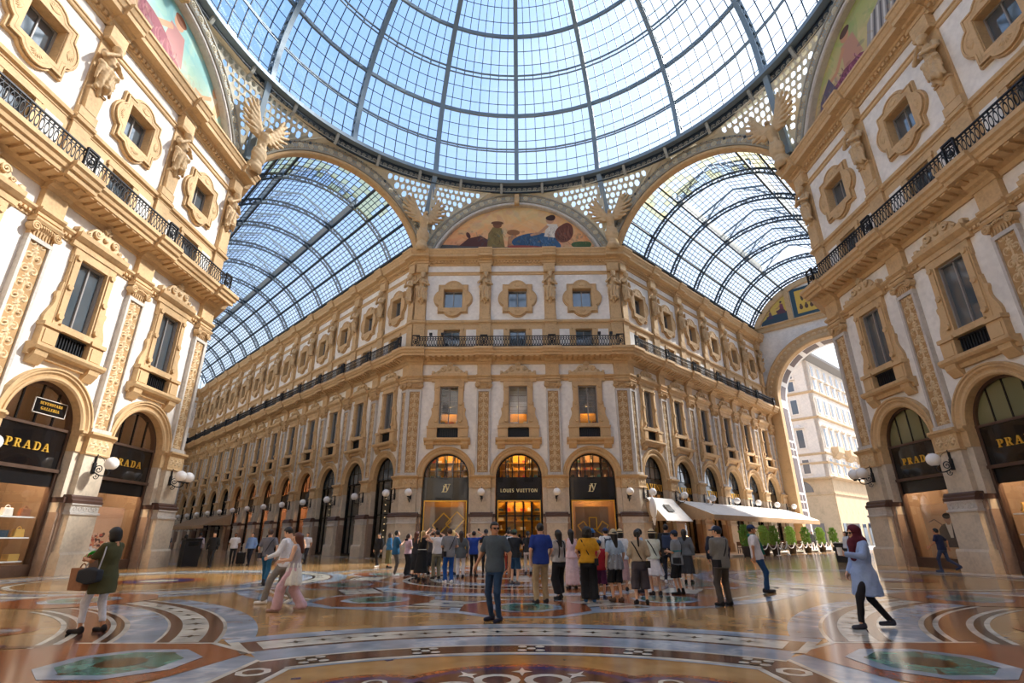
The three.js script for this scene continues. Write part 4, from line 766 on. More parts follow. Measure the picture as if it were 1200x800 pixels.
// ---------------------------------------------------------------- end wall of the awning gallery: a great arch to the street
const along = (s, u, v = 0) => { const dx = -Math.sin(s.rot), dz = -Math.cos(s.rot); return [s.p[0] + dx * u + Math.cos(s.rot) * v, s.p[1] + dz * u - Math.sin(s.rot) * v]; };
const endR = { p: along(SIDES[4], 32.0), rot: SIDES[4].rot };
{
  const o = new THREE.Group(); o.name = 'wall_arch_end'; scene.add(o); place(o, endR); tag(o, 'end wall of the awning gallery with a great arch open to the street', 'wall', null, 'structure');
  const R = 6.55, ys = 17.4, sh = new THREE.Shape(), at = Math.asin((27 - VY) / (VR + 0.1));
  sh.moveTo(-7.9, 0); sh.lineTo(-R, 0); sh.lineTo(-R, ys); sh.absarc(0, ys, R, PI, 0, true); sh.lineTo(R, 0); sh.lineTo(7.9, 0); sh.lineTo(7.9, 27); sh.absarc(0, VY, VR + 0.1, at, PI - at, false); sh.lineTo(-7.9, 27);
  const g = clean(extr(sh, 0.8, 0, 40)); g.translate(0, 0, -0.8); part('wall_panel', boxUV(g), M.plaster, o);
  new MB().add(arcSweep([[R - 0.1, -0.7], [R - 0.1, 0.3], [R + 0.1, 0.36], [R + 0.3, 0.3], [R + 0.5, 0.22], [R + 1.0, 0.22], [R + 1.15, 0.34], [R + 1.3, 0.34], [R + 1.3, -0.2], [R, -0.7]], 0, PI, 44, ys)).box(-7.9, -R + 0.1, 0, ys, -0.7, 0.28).box(R - 0.1, 7.9, 0, ys, -0.7, 0.28).build('arch_moulding', M.ochre, o);
  const rs = new MB(); for (let i = 0; i < 34; i++) { const a = PI * (i + 0.5) / 34; rs.at(sph(0.22, 6, 5), Math.cos(a) * (R + 0.75), ys + Math.sin(a) * (R + 0.75), 0.24, 0, 0, 0, [1, 1, 0.4]); } rs.build('arch_rosettes', M.relief, o, null, 'stuff');
  // deep reveal, pale frames round dark panels
  const rev = new MB().add(arcSweep([[R, -3.2], [R, -0.6], [R + 1.3, -0.6], [R + 1.3, -3.2]], 0, PI, 40, ys)); for (const s of [-1, 1]) rev.box(s * R, s * 7.9, 0, ys, -3.2, -0.6);
  rev.build('reveal', M.white, o);
  for (const s of [-1, 1]) for (const [y0, y1] of [[0.6, 4.2], [4.5, 5.2], [5.4, 6.1], [6.4, 10.4], [10.7, 11.4], [11.6, 12.3], [12.6, 16.6]]) for (const [a, b] of y1 - y0 < 1 ? [[-1.7, -0.95], [-2.75, -2.0]] : [[-2.6, -1.1]]) new MB().box(s * R - s * 0.03, s * R + s * 0.1, y0, y1, a, b).build('reveal_panel', M.darkMarble, o);
  for (let i = 0; i < 9; i++) { const a0 = PI * (i + 0.12) / 9, a1 = PI * (i + 0.88) / 9; new MB().add(arcSweep([[R - 0.03, -2.6], [R - 0.03, -1.1], [R + 0.1, -1.1], [R + 0.1, -2.6]], a0, a1, 6, ys)).build('reveal_panel', M.darkMarble, o); }
  new MB().sweep([[-0.2, 26.4], [0.2, 26.4], [0.26, 26.6], [0.2, 26.7], [0.2, 27.0], [0.34, 27.1], [0.34, 27.25], [-0.2, 27.25]], -7.9, 7.9).build('lunette_moulding', M.ochre, o);
  new MB().add(arcSweep([[VR - 0.75, -0.1], [VR - 0.75, 0.14], [VR - 0.6, 0.2], [VR, 0.2], [VR, -0.1]], at - 0.06, PI - at + 0.06, 36, VY)).build('lunette_border', M.ochre, o);
  for (const s of [-1, 1]) new MB().box(s * 2.9, s * 3.5, 27.2, 31.2, 0, 0.18).build('lunette_pier', M.ochre, o);
  // roof over the reveal, outer parapet
  new MB().box(-8.2, 8.2, 25.2, 27, -3.2, -0.7).build('attic_block', M.plaster, o);
}
{
  const panel = (x0, x1, y0, y1, paint, label, shape) => {
    const cv = document.createElement('canvas'); cv.width = 384; cv.height = 320; const c = cv.getContext('2d'); paint(c, 384, 320);
    const t = new THREE.CanvasTexture(cv); t.colorSpace = THREE.SRGBColorSpace;
    const g = clean(extr(shapeOf(shape), 0.06)), p = g.attributes.position, uv = g.attributes.uv; for (let i = 0; i < p.count; i++) uv.setXY(i, (p.getX(i) - x0) / (x1 - x0), (p.getY(i) - y0) / (y1 - y0));
    const o = new THREE.Mesh(g, std({ map: t, roughness: 0.6 })); o.name = numbered('mosaic_panel'); scene.add(o); place(o, endR); o.translateZ(0.02); tag(o, label, 'mosaic');
  };
  const arc = (x) => VY + Math.sqrt((VR - 0.8) ** 2 - x * x), L = []; for (let i = 0; i <= 12; i++) { const x = -6.85 + 3.85 * i / 12; L.push([x, Math.max(27.3, arc(x))]); }
  panel(-7, -3, 27.3, 31.2, (c, w, h) => { c.fillStyle = '#cfae52'; c.fillRect(0, 0, w, h); speck(c, w, h, 120, ['#e0c46a', '#b08a3c'], 4, 20); poly(c, [[0, h], [20, h - 40], [120, h - 90], [w, h - 110], [w, h]], '#2e4552'); figure(c, 270, h - 90, 0.5, '#5a3440', '#7a3c4a', '#b07a58', '#3a2620'); figure(c, 130, h - 60, 0.36, '#4a3a52', '#6a4a4e', '#b07a58', '#3a2620'); }, 'gold mosaic lunette corner with small figures above the street arch', [[-6.85, 27.3], ...L, [-3, 27.3]]);
  panel(-2.8, 2.8, 27.3, 31.2, (c, w, h) => { c.fillStyle = '#2b4a58'; c.fillRect(0, 0, w, h); c.fillStyle = '#d8b04a'; c.fillRect(36, 30, w - 72, h - 66); c.fillStyle = '#4a3a24'; for (let i = 0; i < 4; i++) blob(c, 90 + i * 66, 110, 12, 44, '#4a3a24', 0.2 * i); for (let i = 0; i < 7; i++) { blob(c, 70 + i * 42, 220, 14, 26, '#5a3c2a'); blob(c, 70 + i * 42, 190, 8, 8, '#5a3c2a'); } }, 'yellow mosaic panel in a blue frame above the street arch', [[-2.8, 27.3], [2.8, 27.3], [2.8, 31.2], [-2.8, 31.2]]);
}
// ---------------------------------------------------------------- far end of the long gallery and the walls that close the hall
const endL = { p: along(SIDES[3], 66.4), rot: SIDES[3].rot };
wall({ name: 'wall_gallery_end', kit: KA, ...endL, x0: -7.9, x1: 7.9, bays: [-AB, 0, AB], pils: [[-1.5 * AB, 99, 99], [-0.5 * AB, 99, 99], [0.5 * AB, 99, 99], [1.5 * AB, 99, 99]], fill: [[-7.9, -7.58], [7.58, 7.9]], short: 'far end wall', label: 'far ochre wall closing the end of the long gallery', which: (i) => ['beside the hidden wall', 'in the middle', 'beside the thirteen-bay wall'][i] + ' of the wall closing the long gallery' });
{
  const sh = new THREE.Shape(), a = Math.asin((26.3 - VY) / VR); sh.absarc(0, VY, VR, a, PI - a, false); sh.closePath();
  const o = thing('end_lunette', 'glazed half-round lunette closing the end of the long gallery vault', 'window', null, 'structure'); place(o, endL);
  part('pane', boxUV(clean(new THREE.ShapeGeometry(sh, 30))), M.glass, o); const mb = new MB(); for (let x = -7; x <= 7; x += 1) mb.box(x - 0.04, x + 0.04, 26.3, VY + Math.sqrt(VR * VR - x * x), -0.04, 0.04); mb.box(-8, 8, 28.4, 28.5, -0.04, 0.04).box(-6.5, 6.5, 30.4, 30.5, -0.04, 0.04); mb.build('glazing_bars', M.ironDark, o);
}
function plainWall(name, p, rot, x0, x1, label, top = 27.3) {
  const o = new THREE.Group(); o.name = name; scene.add(o); place(o, { p, rot }); tag(o, label, 'wall', null, 'structure');
  new MB().box(x0, x1, 0, top, -0.5, 0).build('wall_panel', M.plaster, o);
  const P = KA.prof; for (const [n, q] of [['string_course', P.string], ['balcony_slab', P.balcony], ['attic_moulding', P.attic], ['cornice', P.cornice]]) new MB().sweep(q, x0, x1).build(n, M.ochre, o);
  new MB().box(x0, x1, 0, 5.9, -0.2, 0.2).build('ground_storey', M.pier, o);
  for (let x = x0 + 1.2; x < x1 - 3; x += AB) { new MB().box(x, x + 1.1, 6, 15.2, -0.1, 0.2).build('pilaster', M.ochre, o); new MB().box(x + 1.6, x + 4.5, 0.2, 7.2, 0, 0.24).build('shop_bay', M.black, o); new MB().box(x + 2.3, x + 3.8, 10, 13.3, -0.1, 0.06).build('pane', M.winGlass, o); new MB().box(x + 2.3, x + 3.8, 20.4, 22.2, -0.1, 0.06).build('pane', M.winGlass, o); }
}
plainWall('wall_long_gallery_opposite', [-19.9, -9.15], PI * 3 / 4, 0.4, 66, 'plainer wall of the long gallery facing the thirteen-bay wall');
plainWall('wall_awning_gallery_opposite', [19.9, -9.15], -PI * 3 / 4, -32, -0.4, 'plainer wall of the awning gallery opposite the awnings');
plainWall('wall_rear', [0, 25], PI, -11, 11, 'plain rear wall of the hall behind the viewer', 33.4);
plainWall('wall_added_rear_left', [-15.2, 17.1], PI * 3 / 4, -9, 9, 'plain wall added across the open rear gallery beside the blue-sky mural side', 33.4);  // unseen wall added to block and bounce light; the real gallery is open
plainWall('wall_added_rear_right', [15.2, 17.1], -PI * 3 / 4, -9, 9, 'plain wall added across the open rear gallery beside the green-sky mural side', 33.4);  // its unseen twin, also added for the light across an open gallery

// ---------------------------------------------------------------- marble floor
const gloss = (o) => phy({ roughness: 0.13, ior: 1.55, ...o });
const speckle = texFrom(256, (x, y, i) => { const v = 150 + 150 * nC[i] + 40 * (nB[i] - 0.5); return [v, v * 0.98, v * 0.95]; }, 1.1);
const FM = {
  sand: gloss({ map: veins([204, 166, 112], [172, 128, 78], 0.22, 3, 9) }), sandB: gloss({ map: veins([198, 160, 108], [168, 126, 76], 0.3, 3, 77) }), blue: gloss({ map: veins([150, 166, 182], [206, 212, 218], 0.3, 8, 31) }), white: gloss({ map: veins([226, 222, 206], [188, 186, 176], 0.3, 10, 41) }), brown: gloss({ map: veins([92, 60, 50], [120, 84, 70], 0.6, 6, 51) }), red: gloss({ color: 0xb4683f, map: speckle }), black: gloss({ color: 0x1d1d20 }), green: gloss({ map: veins([58, 122, 106], [120, 164, 146], 0.7, 6, 71) }), gold: gloss({ map: veins([150, 110, 52], [60, 40, 24], 3, 2, 81) }), purple: gloss({ color: 0x44386e }), grey: gloss({ map: veins([140, 138, 136], [176, 174, 170], 0.5, 6, 91) }),
};
const floor = thing('floor', 'polished inlaid marble floor of sand, blue-grey, red and white pieces', 'floor', null, 'structure');
{
  const slab = new MB().box(-80, 80, -0.3, 0, -90, 30); slab.build('ground_slab', FM.sand, floor);
  const lay = (name, pts, mat, lev, holes, kind) => { const sh = pts.isShape ? pts : shapeOf(pts.map(([x, z]) => [x, -z])); for (const h of holes ?? []) sh.holes.push(new THREE.Path(h.map(([x, z]) => new THREE.Vector2(x, -z)))); const g = clean(new THREE.ShapeGeometry(sh, 24)); g.rotateX(-PI / 2); g.translate(0, 0.0012 * lev, 0); return part(name, boxUV(g), mat, floor, null, kind); };
  const sector = (cx, cz, r0, r1, a0, a1, n = 40) => { const p = []; for (let i = 0; i <= n; i++) { const a = a0 + (a1 - a0) * i / n; p.push([cx + r1 * Math.cos(a), cz + r1 * Math.sin(a)]); } for (let i = n; i >= 0; i--) { const a = a0 + (a1 - a0) * i / n; p.push([cx + r0 * Math.cos(a), cz + r0 * Math.sin(a)]); } return p; };
  const circ = (cx, cz, r, n = 48) => [...Array(n)].map((_, i) => [cx + r * Math.cos(2 * PI * i / n), cz + r * Math.sin(2 * PI * i / n)]);
  const ringOf = (name, cx, cz, r0, r1, mat, lev) => lay(name, sector(cx, cz, r0, r1, 0, 2 * PI, 72), mat, lev);
  const oct = (cx, cz, r, rot = PI / 8, sx = 1, sz = 1) => [...Array(8)].map((_, i) => [cx + sx * r * Math.cos(rot + i * PI / 4), cz + sz * r * Math.sin(rot + i * PI / 4)]);
  const dia = (cx, cz, w, h, a) => [[w, 0], [0.25 * w, 0.25 * h], [0, h], [-0.25 * w, 0.25 * h], [-w, 0], [-0.25 * w, -0.25 * h], [0, -h], [0.25 * w, -0.25 * h]].map(([x, z]) => [cx + x * Math.cos(a) - z * Math.sin(a), cz + x * Math.sin(a) + z * Math.cos(a)]);
  const node = (cx, cz, r) => { lay('octagon_border', oct(cx, cz, r), FM.blue, 8); lay('octagon', oct(cx, cz, r * 0.76), FM.green, 9); lay('octagon_centre', circ(cx, cz, r * 0.32, 20), FM.gold, 10); for (let i = 0; i < 4; i++) { const a = PI / 8 + i * PI / 2; lay('octagon_facet', [[cx + r * 0.76 * Math.cos(a), cz + r * 0.76 * Math.sin(a)], [cx + r * 0.76 * Math.cos(a + 0.12), cz + r * 0.76 * Math.sin(a + 0.12)], [cx + r * 0.34 * Math.cos(a + 0.06), cz + r * 0.34 * Math.sin(a + 0.06)]], FM.gold, 9.6); } };
  const band = (cx, cz, A0, A1, spec) => { for (const [name, r0, r1, mat, lev, e = 0] of spec) lay(name, sector(cx, cz, r0, r1, A0 + e, A1 - e), mat, lev); };
  const N = -PI / 2;
  // panel in front of the viewer
  band(0, 18.3, N - 0.62, N + 0.62, [['blue_band', 7.05, 7.5, FM.blue, 2, -0.02], ['brown_band', 6.28, 7.08, FM.brown, 3], ['white_band', 6.38, 6.99, FM.white, 4, 0.03], ['blue_band', 5.62, 6.28, FM.blue, 2]]);
  for (const s of [-1, 1]) lay('white_band', sector(0, 18.3, 6.2, 7.15, N + s * 0.62, N + s * 0.64, 2), FM.white, 5);
  for (let i = -9; i <= 9; i++) { const a = N + i * 0.0575; lay('diamond', dia(6.69 * Math.cos(a), 18.3 + 6.69 * Math.sin(a), 0.15, 0.1, a + PI / 2), FM.black, 6); }
  band(0, 18.3, N - 0.62, N + 0.62, [['white_band', 5.55, 5.62, FM.white, 3], ['black_band', 5.49, 5.55, FM.black, 3], ['brown_band', 5.16, 5.49, FM.brown, 3], ['black_band', 5.1, 5.16, FM.black, 3], ['white_band', 5.0, 5.1, FM.white, 3], ['blue_band', 4.93, 5.0, FM.blue, 3]]);
  for (let i = -4; i <= 4; i++) for (const q of [-0.025, 0.025]) { const a = N + i * 0.135 + q, x = 5.33 * Math.cos(a), z = 18.3 + 5.33 * Math.sin(a); if (i % 2 === 0 && q > 0) for (let m = 0; m < 9; m++) { const u = (m % 3 - 1) * 0.12, v = (Math.floor(m / 3) - 1) * 0.12, cx = x - Math.sin(a) * u + Math.cos(a) * v, cz = z + Math.cos(a) * u + Math.sin(a) * v; lay(m % 2 ? 'black_tessera' : 'white_tessera', oct(cx, cz, 0.068, PI / 8), m % 2 ? FM.black : FM.white, 6); } }
  for (const s of [-1, 1]) { // its straight flanks
    lay('blue_band', [[s * 3.3, 13.6], [s * 3.9, 13.2], [s * 4.0, 17], [s * 3.4, 17]], FM.blue, 2.5); lay('brown_band', [[s * 2.75, 14.1], [s * 3.28, 13.75], [s * 3.35, 17], [s * 2.85, 17]], FM.brown, 3.5); lay('white_band', [[s * 2.7, 14.1], [s * 2.78, 14.05], [s * 2.88, 17], [s * 2.8, 17]], FM.white, 4); lay('white_band', [[s * 3.26, 13.7], [s * 3.33, 13.65], [s * 3.42, 17], [s * 3.34, 17]], FM.white, 4); lay('black_band', [[s * 2.8, 14.1], [s * 2.86, 14.05], [s * 2.96, 17], [s * 2.9, 17]], FM.black, 4.2);
    for (const z of [14.3, 15.1, 15.9]) { lay('white_knot', oct(s * 3.06, z, 0.2, 0), FM.white, 5); lay('brown_knot', oct(s * 3.06, z, 0.12, 0), FM.brown, 6); }
    // panels on the diagonals
    const cx = s * 13.8, cz = 15.7, b = s < 0 ? 1 : -1, A = (p) => Math.atan2(p[1] - cz, p[0] - cx);
    let a0 = A([s * 4.51, 12.52]), a1 = A([s * 9.2, 7.2]); if (s > 0) { if (a0 > 0) a0 -= 2 * PI; if (a1 > 0) a1 -= 2 * PI; }
    const lo = Math.min(a0, a1), hi = Math.max(a0, a1);
    band(cx, cz, lo, hi, [['blue_band', 9.8, 10.35, FM.blue, 2, 0.03], ['white_band', 8.98, 9.88, FM.white, 2.6, -0.005], ['brown_band', 9.02, 9.82, FM.brown, 3], ['white_band', 9.2, 9.6, FM.white, 4, 0.012], ['blue_band', 8.42, 8.98, FM.blue, 2], ['white_band', 8.34, 8.42, FM.white, 3], ['black_band', 8.22, 8.34, FM.black, 3], ['white_band', 8.14, 8.22, FM.white, 3], ['brown_band', 7.76, 8.14, FM.brown, 3], ['white_band', 7.66, 7.76, FM.white, 3], ['black_band', 7.52, 7.66, FM.black, 3], ['white_band', 7.44, 7.52, FM.white, 3]]);
    for (let i = 0; i < 9; i++) { const a = lo + (hi - lo) * (i + 1) / 10; lay('diamond', dia(cx + 9.4 * Math.cos(a), cz + 9.4 * Math.sin(a), 0.13, 0.16, a + PI / 2), FM.black, 6); }
    lay('purple_medallion', circ(s * 8.6, 11.6, 0.55, 24), FM.red, 4); lay('grey_medallion', circ(s * 8.6, 11.6, 0.32, 24), FM.grey, 5);
    // red cushions with green octagons
    lay('red_field', [[s * 3.62, 13.27], [s * 4.5, 12.62], [s * 6.4, 12.62], [s * 7.4, 13.4], [s * 7.3, 14.6], [s * 6.2, 15.4], [s * 4.5, 15.4], [s * 3.9, 14.5]], FM.red, 5); lay('white_band', [[s * 3.52, 13.27], [s * 4.45, 12.52], [s * 6.5, 12.52], [s * 6.5, 12.6], [s * 4.5, 12.6], [s * 3.62, 13.3]], FM.white, 4.6); lay('brown_band', [[s * 4.5, 12.46], [s * 9.5, 13.4], [s * 9.5, 13.7], [s * 6.5, 12.6]], FM.brown, 4.4);
    node(s * 4.9, 13.85, 0.88);
    lay('red_field', oct(s * 10.9, 7.0, 1.75, 0.6), FM.red, 5); node(s * 10.9, 7.0, 0.9);
    // side roundels
    for (const [r0, r1, m, l] of [[5.95, 6.5, FM.blue, 2], [5.85, 5.95, FM.brown, 3], [5.3, 5.85, FM.white, 3], [5.2, 5.3, FM.black, 3], [4.7, 5.2, FM.blue, 3], [4.2, 4.3, FM.brown, 3], [4.0, 4.2, FM.white, 3]]) ringOf('roundel_ring', s * 13, 0.8, r0, r1, m, l);
    for (let i = 0; i < 24; i++) { const a = i / 24 * 2 * PI; lay('diamond', dia(s * 13 + 5.58 * Math.cos(a), 0.8 + 5.58 * Math.sin(a), 0.16, 0.14, a), FM.black, 6); }
    lay('roundel_centre', circ(s * 13, 0.8, 1.5), FM.red, 4); lay('roundel_centre', circ(s * 13, 0.8, 1.1), FM.purple, 5); lay('roundel_centre', circ(s * 13, 0.8, 0.6), FM.white, 6);
  }
  // rosette at the viewer's feet
  for (const [x, z, r] of [[0, 15.5, 1.6], [-1.55, 15.25, 0.85], [1.55, 15.25, 0.85]]) { lay('rosette_border', circ(x, z, r), FM.red, 4); lay('rosette_ring', circ(x, z, r - 0.13), FM.purple, 5 + (x ? 1 : 0)); lay('rosette_disc', circ(x, z, r - 0.24), FM.brown, 6 + (x ? 1 : 0)); const n = x ? 8 : 10; for (let i = 0; i < n; i++) { const a = i / n * 2 * PI, q = r * 0.55; lay('rosette_petal', sector(x + q * Math.cos(a), z + q * Math.sin(a), r * 0.1, r * 0.16, 0, 2 * PI, 14), FM.white, 8); } lay('rosette_petal', sector(x, z, r * 0.26, r * 0.32, 0, 2 * PI, 20), FM.white, 8); }
  for (let i = 0; i < 12; i++) { const a = i / 12 * 2 * PI; lay('rosette_petal', dia(1.2 * Math.cos(a), 15.5 + 1.2 * Math.sin(a), 0.2, 0.12, a), FM.white, 9); }
  // the central emblem
  for (const [r0, r1, m, l] of [[9.0, 9.5, FM.blue, 2], [6.1, 9.0, FM.sandB, 1.5], [8.55, 8.7, FM.white, 2], [6.3, 6.45, FM.brown, 2.2], [6.1, 6.3, FM.white, 2.2], [5.5, 6.1, FM.blue, 2], [4.3, 5.5, FM.red, 2], [4.1, 4.3, FM.white, 2], [3.9, 4.1, FM.black, 2], [3.3, 3.9, FM.brown, 2], [3.1, 3.3, FM.white, 2], [2.4, 3.1, FM.blue, 2]]) ringOf('emblem_ring', 0, 0, r0, r1, m, l);
  lay('emblem_disc', circ(0, 0, 2.4), FM.red, 2);
  lay('emblem_cross', [[-0.35, -1.6], [0.35, -1.6], [0.35, -0.35], [1.6, -0.35], [1.6, 0.35], [0.35, 0.35], [0.35, 1.6], [-0.35, 1.6], [-0.35, 0.35], [-1.6, 0.35], [-1.6, -0.35], [-0.35, -0.35]], FM.white, 3);
  const nodes = [[0.1, 8.5], [3.55, 7.0], [-3.55, 7.0], [5.6, 2.7], [-5.6, 2.7], [5.6, -2.7], [-5.6, -2.7], [3.55, -7], [-3.55, -7], [0, -8.2]];
  for (const [x, z] of nodes) { lay('blue_border', oct(x, z, 1.75), FM.blue, 3); lay('red_field', oct(x, z, 1.5), FM.red, 5); node(x, z, 0.86); }
  for (const [a, b] of [[[0.1, 8.5], [3.55, 7]], [[0.1, 8.5], [-3.55, 7]], [[3.55, 7], [5.6, 2.7]], [[-3.55, 7], [-5.6, 2.7]], [[5.6, 2.7], [5.6, -2.7]], [[-5.6, 2.7], [-5.6, -2.7]]]) {
    const dx = b[0] - a[0], dz = b[1] - a[1], L = Math.hypot(dx, dz), q = (t, w) => [a[0] + dx * t - dz / L * w, a[1] + dz * t + dx / L * w];
    lay('white_band', [q(0.3, -0.6), q(0.7, -0.6), q(0.7, 0.6), q(0.3, 0.6)], FM.brown, 3.4); lay('white_band', [q(0.34, -0.5), q(0.66, -0.5), q(0.66, 0.5), q(0.34, 0.5)], FM.white, 4); for (const t of [0.4, 0.5, 0.6]) lay('diamond', dia(...q(t, 0), 0.15, 0.12, Math.atan2(dz, dx)), FM.black, 6);
  }
  // scattered dark chips in the sand-coloured field
  const chip = new MB(); for (let i = 0; i < 420; i++) { const x = -12 + 24 * rnd(), z = -6 + 24 * rnd(); if (Math.hypot(x, z) < 9.6 && z < 13.2) continue; const g = new THREE.PlaneGeometry(0.1, 0.08); g.rotateX(-PI / 2); g.rotateY(rnd()); g.translate(x, 0.0014, z); chip.add(g); }
  chip.build('dark_chips', FM.purple, floor, null, 'stuff');
  // gallery floors: grey-brown borders and cross bands
  for (const s of [SIDES[3], SIDES[4]]) {
    const L = s.k === 'armL' ? 66 : 31.5, q = (u, v) => along(s, u, v);
    for (const v of [-6.6, 5.9]) lay('gallery_border', [q(1, v), q(L, v), q(L, v + 0.7), q(1, v + 0.7)], FM.blue, 2);
    for (const v of [-5.8, 5.4]) lay('gallery_border', [q(1, v), q(L, v), q(L, v + 0.4), q(1, v + 0.4)], FM.brown, 2);
    for (let u = 3; u < L - 2; u += AB) { lay('gallery_field', [q(u, -5), q(u + 4, -5), q(u + 4, 5), q(u, 5)], FM.grey, 1.6); lay('gallery_field', [q(u + 0.5, -4.4), q(u + 3.5, -4.4), q(u + 3.5, 4.4), q(u + 0.5, 4.4)], FM.sandB, 2.4); lay('gallery_medallion', circ(...q(u + 2, 0), 1.2, 24), FM.red, 3); lay('gallery_medallion', circ(...q(u + 2, 0), 0.8, 24), FM.blue, 4); }
  }
}
// ---------------------------------------------------------------- shop fronts in the arches
const arcRegion = (x0, x1, y0, R, yc) => { const p = [[x0, y0]]; p.push([x1, y0]); for (let i = 0; i <= 10; i++) { const x = x1 + (x0 - x1) * i / 10; p.push([x, Math.max(y0 + 0.001, yc + Math.sqrt(Math.max(0, R * R - x * x)))]); } return p; };
const warmLamp = (name = 'lamp_disc') => std({ color: 0xfff0d0, emissive: 0xffd79a, emissiveIntensity: 1.0 });
const lampMat = warmLamp();
function roomLight(parentPos, power, color = 0xffc878) { const l = new THREE.PointLight(color, power, 0, 2); l.position.copy(parentPos); l.castShadow = true; l.shadow.radius = 6; l.name = 'shop_light'; scene.add(l); return l; }
const worldOf = (w, x, y, z) => V(w.p[0] + Math.cos(w.rot) * x + Math.sin(w.rot) * z, y, w.p[1] - Math.sin(w.rot) * x + Math.cos(w.rot) * z);
function shop(w, x, o) {
  const kx = w.kit.kx, R = Y.archR - 0.05, hw = R * kx, t = thing('shop_front', o.label, 'shop front', null); place(t, w, x);
  const fr = new MB(); fr.add(arcSweep([[R - 0.13, -0.5], [R - 0.13, -0.26], [R, -0.26], [R, -0.5]], 0, PI, 20, Y.spring)); fr.g.forEach((g) => g.scale(kx, 1, 1));
  for (const s of [-1, 1]) fr.box(s * (hw - 0.14), s * hw, 0, Y.spring, -0.5, -0.26);
  const base = o.base ?? 0.35; if (base) fr.box(-hw, hw, 0, base, -0.52, -0.24);
  fr.build('frame', o.frame ?? M.black, t);
  // fan light
  const ml = [-1, -0.5, 0, 0.5, 1].map((q) => q * (R - 0.12)), bars = new MB();
  for (let i = 0; i < 4; i++) {
    const g = clean(new THREE.ShapeGeometry(shapeOf(arcRegion(ml[i] + 0.02, ml[i + 1] - 0.02, Y.spring + 0.06, R - 0.12, Y.spring)))); g.scale(kx, 1, 1); g.translate(0, 0, -0.38); part('pane', boxUV(g), o.fanGlass ?? M.shopGlass, t);
  }
  for (const q of ml.slice(1, 4)) bars.box(q * kx - 0.03, q * kx + 0.03, Y.spring, Y.spring + Math.sqrt(Math.max(0, R * R - q * q)), -0.42, -0.34);
  if (o.fanCross) bars.box(-hw * 0.85, hw * 0.85, Y.spring + 0.9, Y.spring + 0.95, -0.42, -0.34);
  bars.build('mullion', M.black, t);
  const sB = o.signB ?? 4.15, sT = 5.9;
  if (o.sign !== false) {
    const sg = new MB().box(-hw, hw, sB, sT, -0.44, -0.3).build('sign_board', o.signMat ?? M.blackSign, t);
    if (o.text) { const m = part('lettering', o.text, o.textMat ?? M.gold, sg); m.position.set(0, o.textY ?? (sB + sT) / 2 - 0.12, -0.3); }
    if (o.trim) new MB().box(-hw, hw, sT - 0.05, sT + 0.06, -0.46, -0.24).box(-hw, hw, sB - 0.14, sB, -0.46, -0.2).build('transom', M.bronze, sg);
  } else new MB().box(-hw, hw, sT - 0.06, sT + 0.04, -0.46, -0.28).build('transom', M.black, t);
  const top = o.sign === false ? sT : sB - (o.strip ?? 0);
  if (o.strip) new MB().box(-hw, hw, top, sB - 0.1, -0.42, -0.34).build('dark_fascia', M.black, t);
  for (const [a, b] of o.split ?? [[-1, 1]]) new MB().box(a * (hw - 0.14) + 0.02, b * (hw - 0.14) - 0.02, base, top - 0.02, -0.4, -0.388).build('pane', M.shopGlass, t);
  if (o.splits) { const mb = new MB(); for (const q of o.splits) mb.box(q * hw - 0.04, q * hw + 0.04, base, top, -0.44, -0.32); if (o.rail) for (const y of o.rail) mb.box(-hw, hw, y - 0.04, y + 0.04, -0.44, -0.32); mb.build('glazing_frame', M.black, t); }
  if (o.goldTrim) new MB().box(-hw + 0.14, hw - 0.14, top - 0.08, top, -0.34, -0.26).box(-hw + 0.14, -hw + 0.2, base, top, -0.34, -0.28).box(hw - 0.2, hw - 0.14, base, top, -0.34, -0.28).build('gilt_trim', M.gold, t);
  // the room behind
  const D = o.depth ?? 2.6, wm = o.roomMat ?? innerWall;
  const room = new MB().box(-hw - 0.3, hw + 0.3, 0.02, 8.05, -D - 0.1, -D).box(-hw - 0.35, -hw - 0.25, 0.02, 8.05, -D, -0.5).box(hw + 0.25, hw + 0.35, 0.02, 8.05, -D, -0.5).box(-hw - 0.3, hw + 0.3, 5.78, 5.88, -D, -0.52);
  room.build('room_lining', wm, t);
  if (o.power) {
    for (const [y, p] of [[top - 0.25, o.power], [7.75, o.power2 ?? 0]]) if (p) {
      new MB().at(cyl(0.16, 0.16, 0.05, 14), 0, y > 7 ? 8.0 : Math.max(y + 0.1, 5.74), y > 7 ? -0.75 : -1.0).build('ceiling_lamp', lampMat, t, 'warm glowing ceiling lamp');
      const q = worldOf(w, x, y > 7 ? 7.93 : Math.min(5.5, top + 0.9), y > 7 ? -0.75 : -1.0); roomLight(q, p, o.light ?? 0xffc878);
    }
  }
  return t;
}
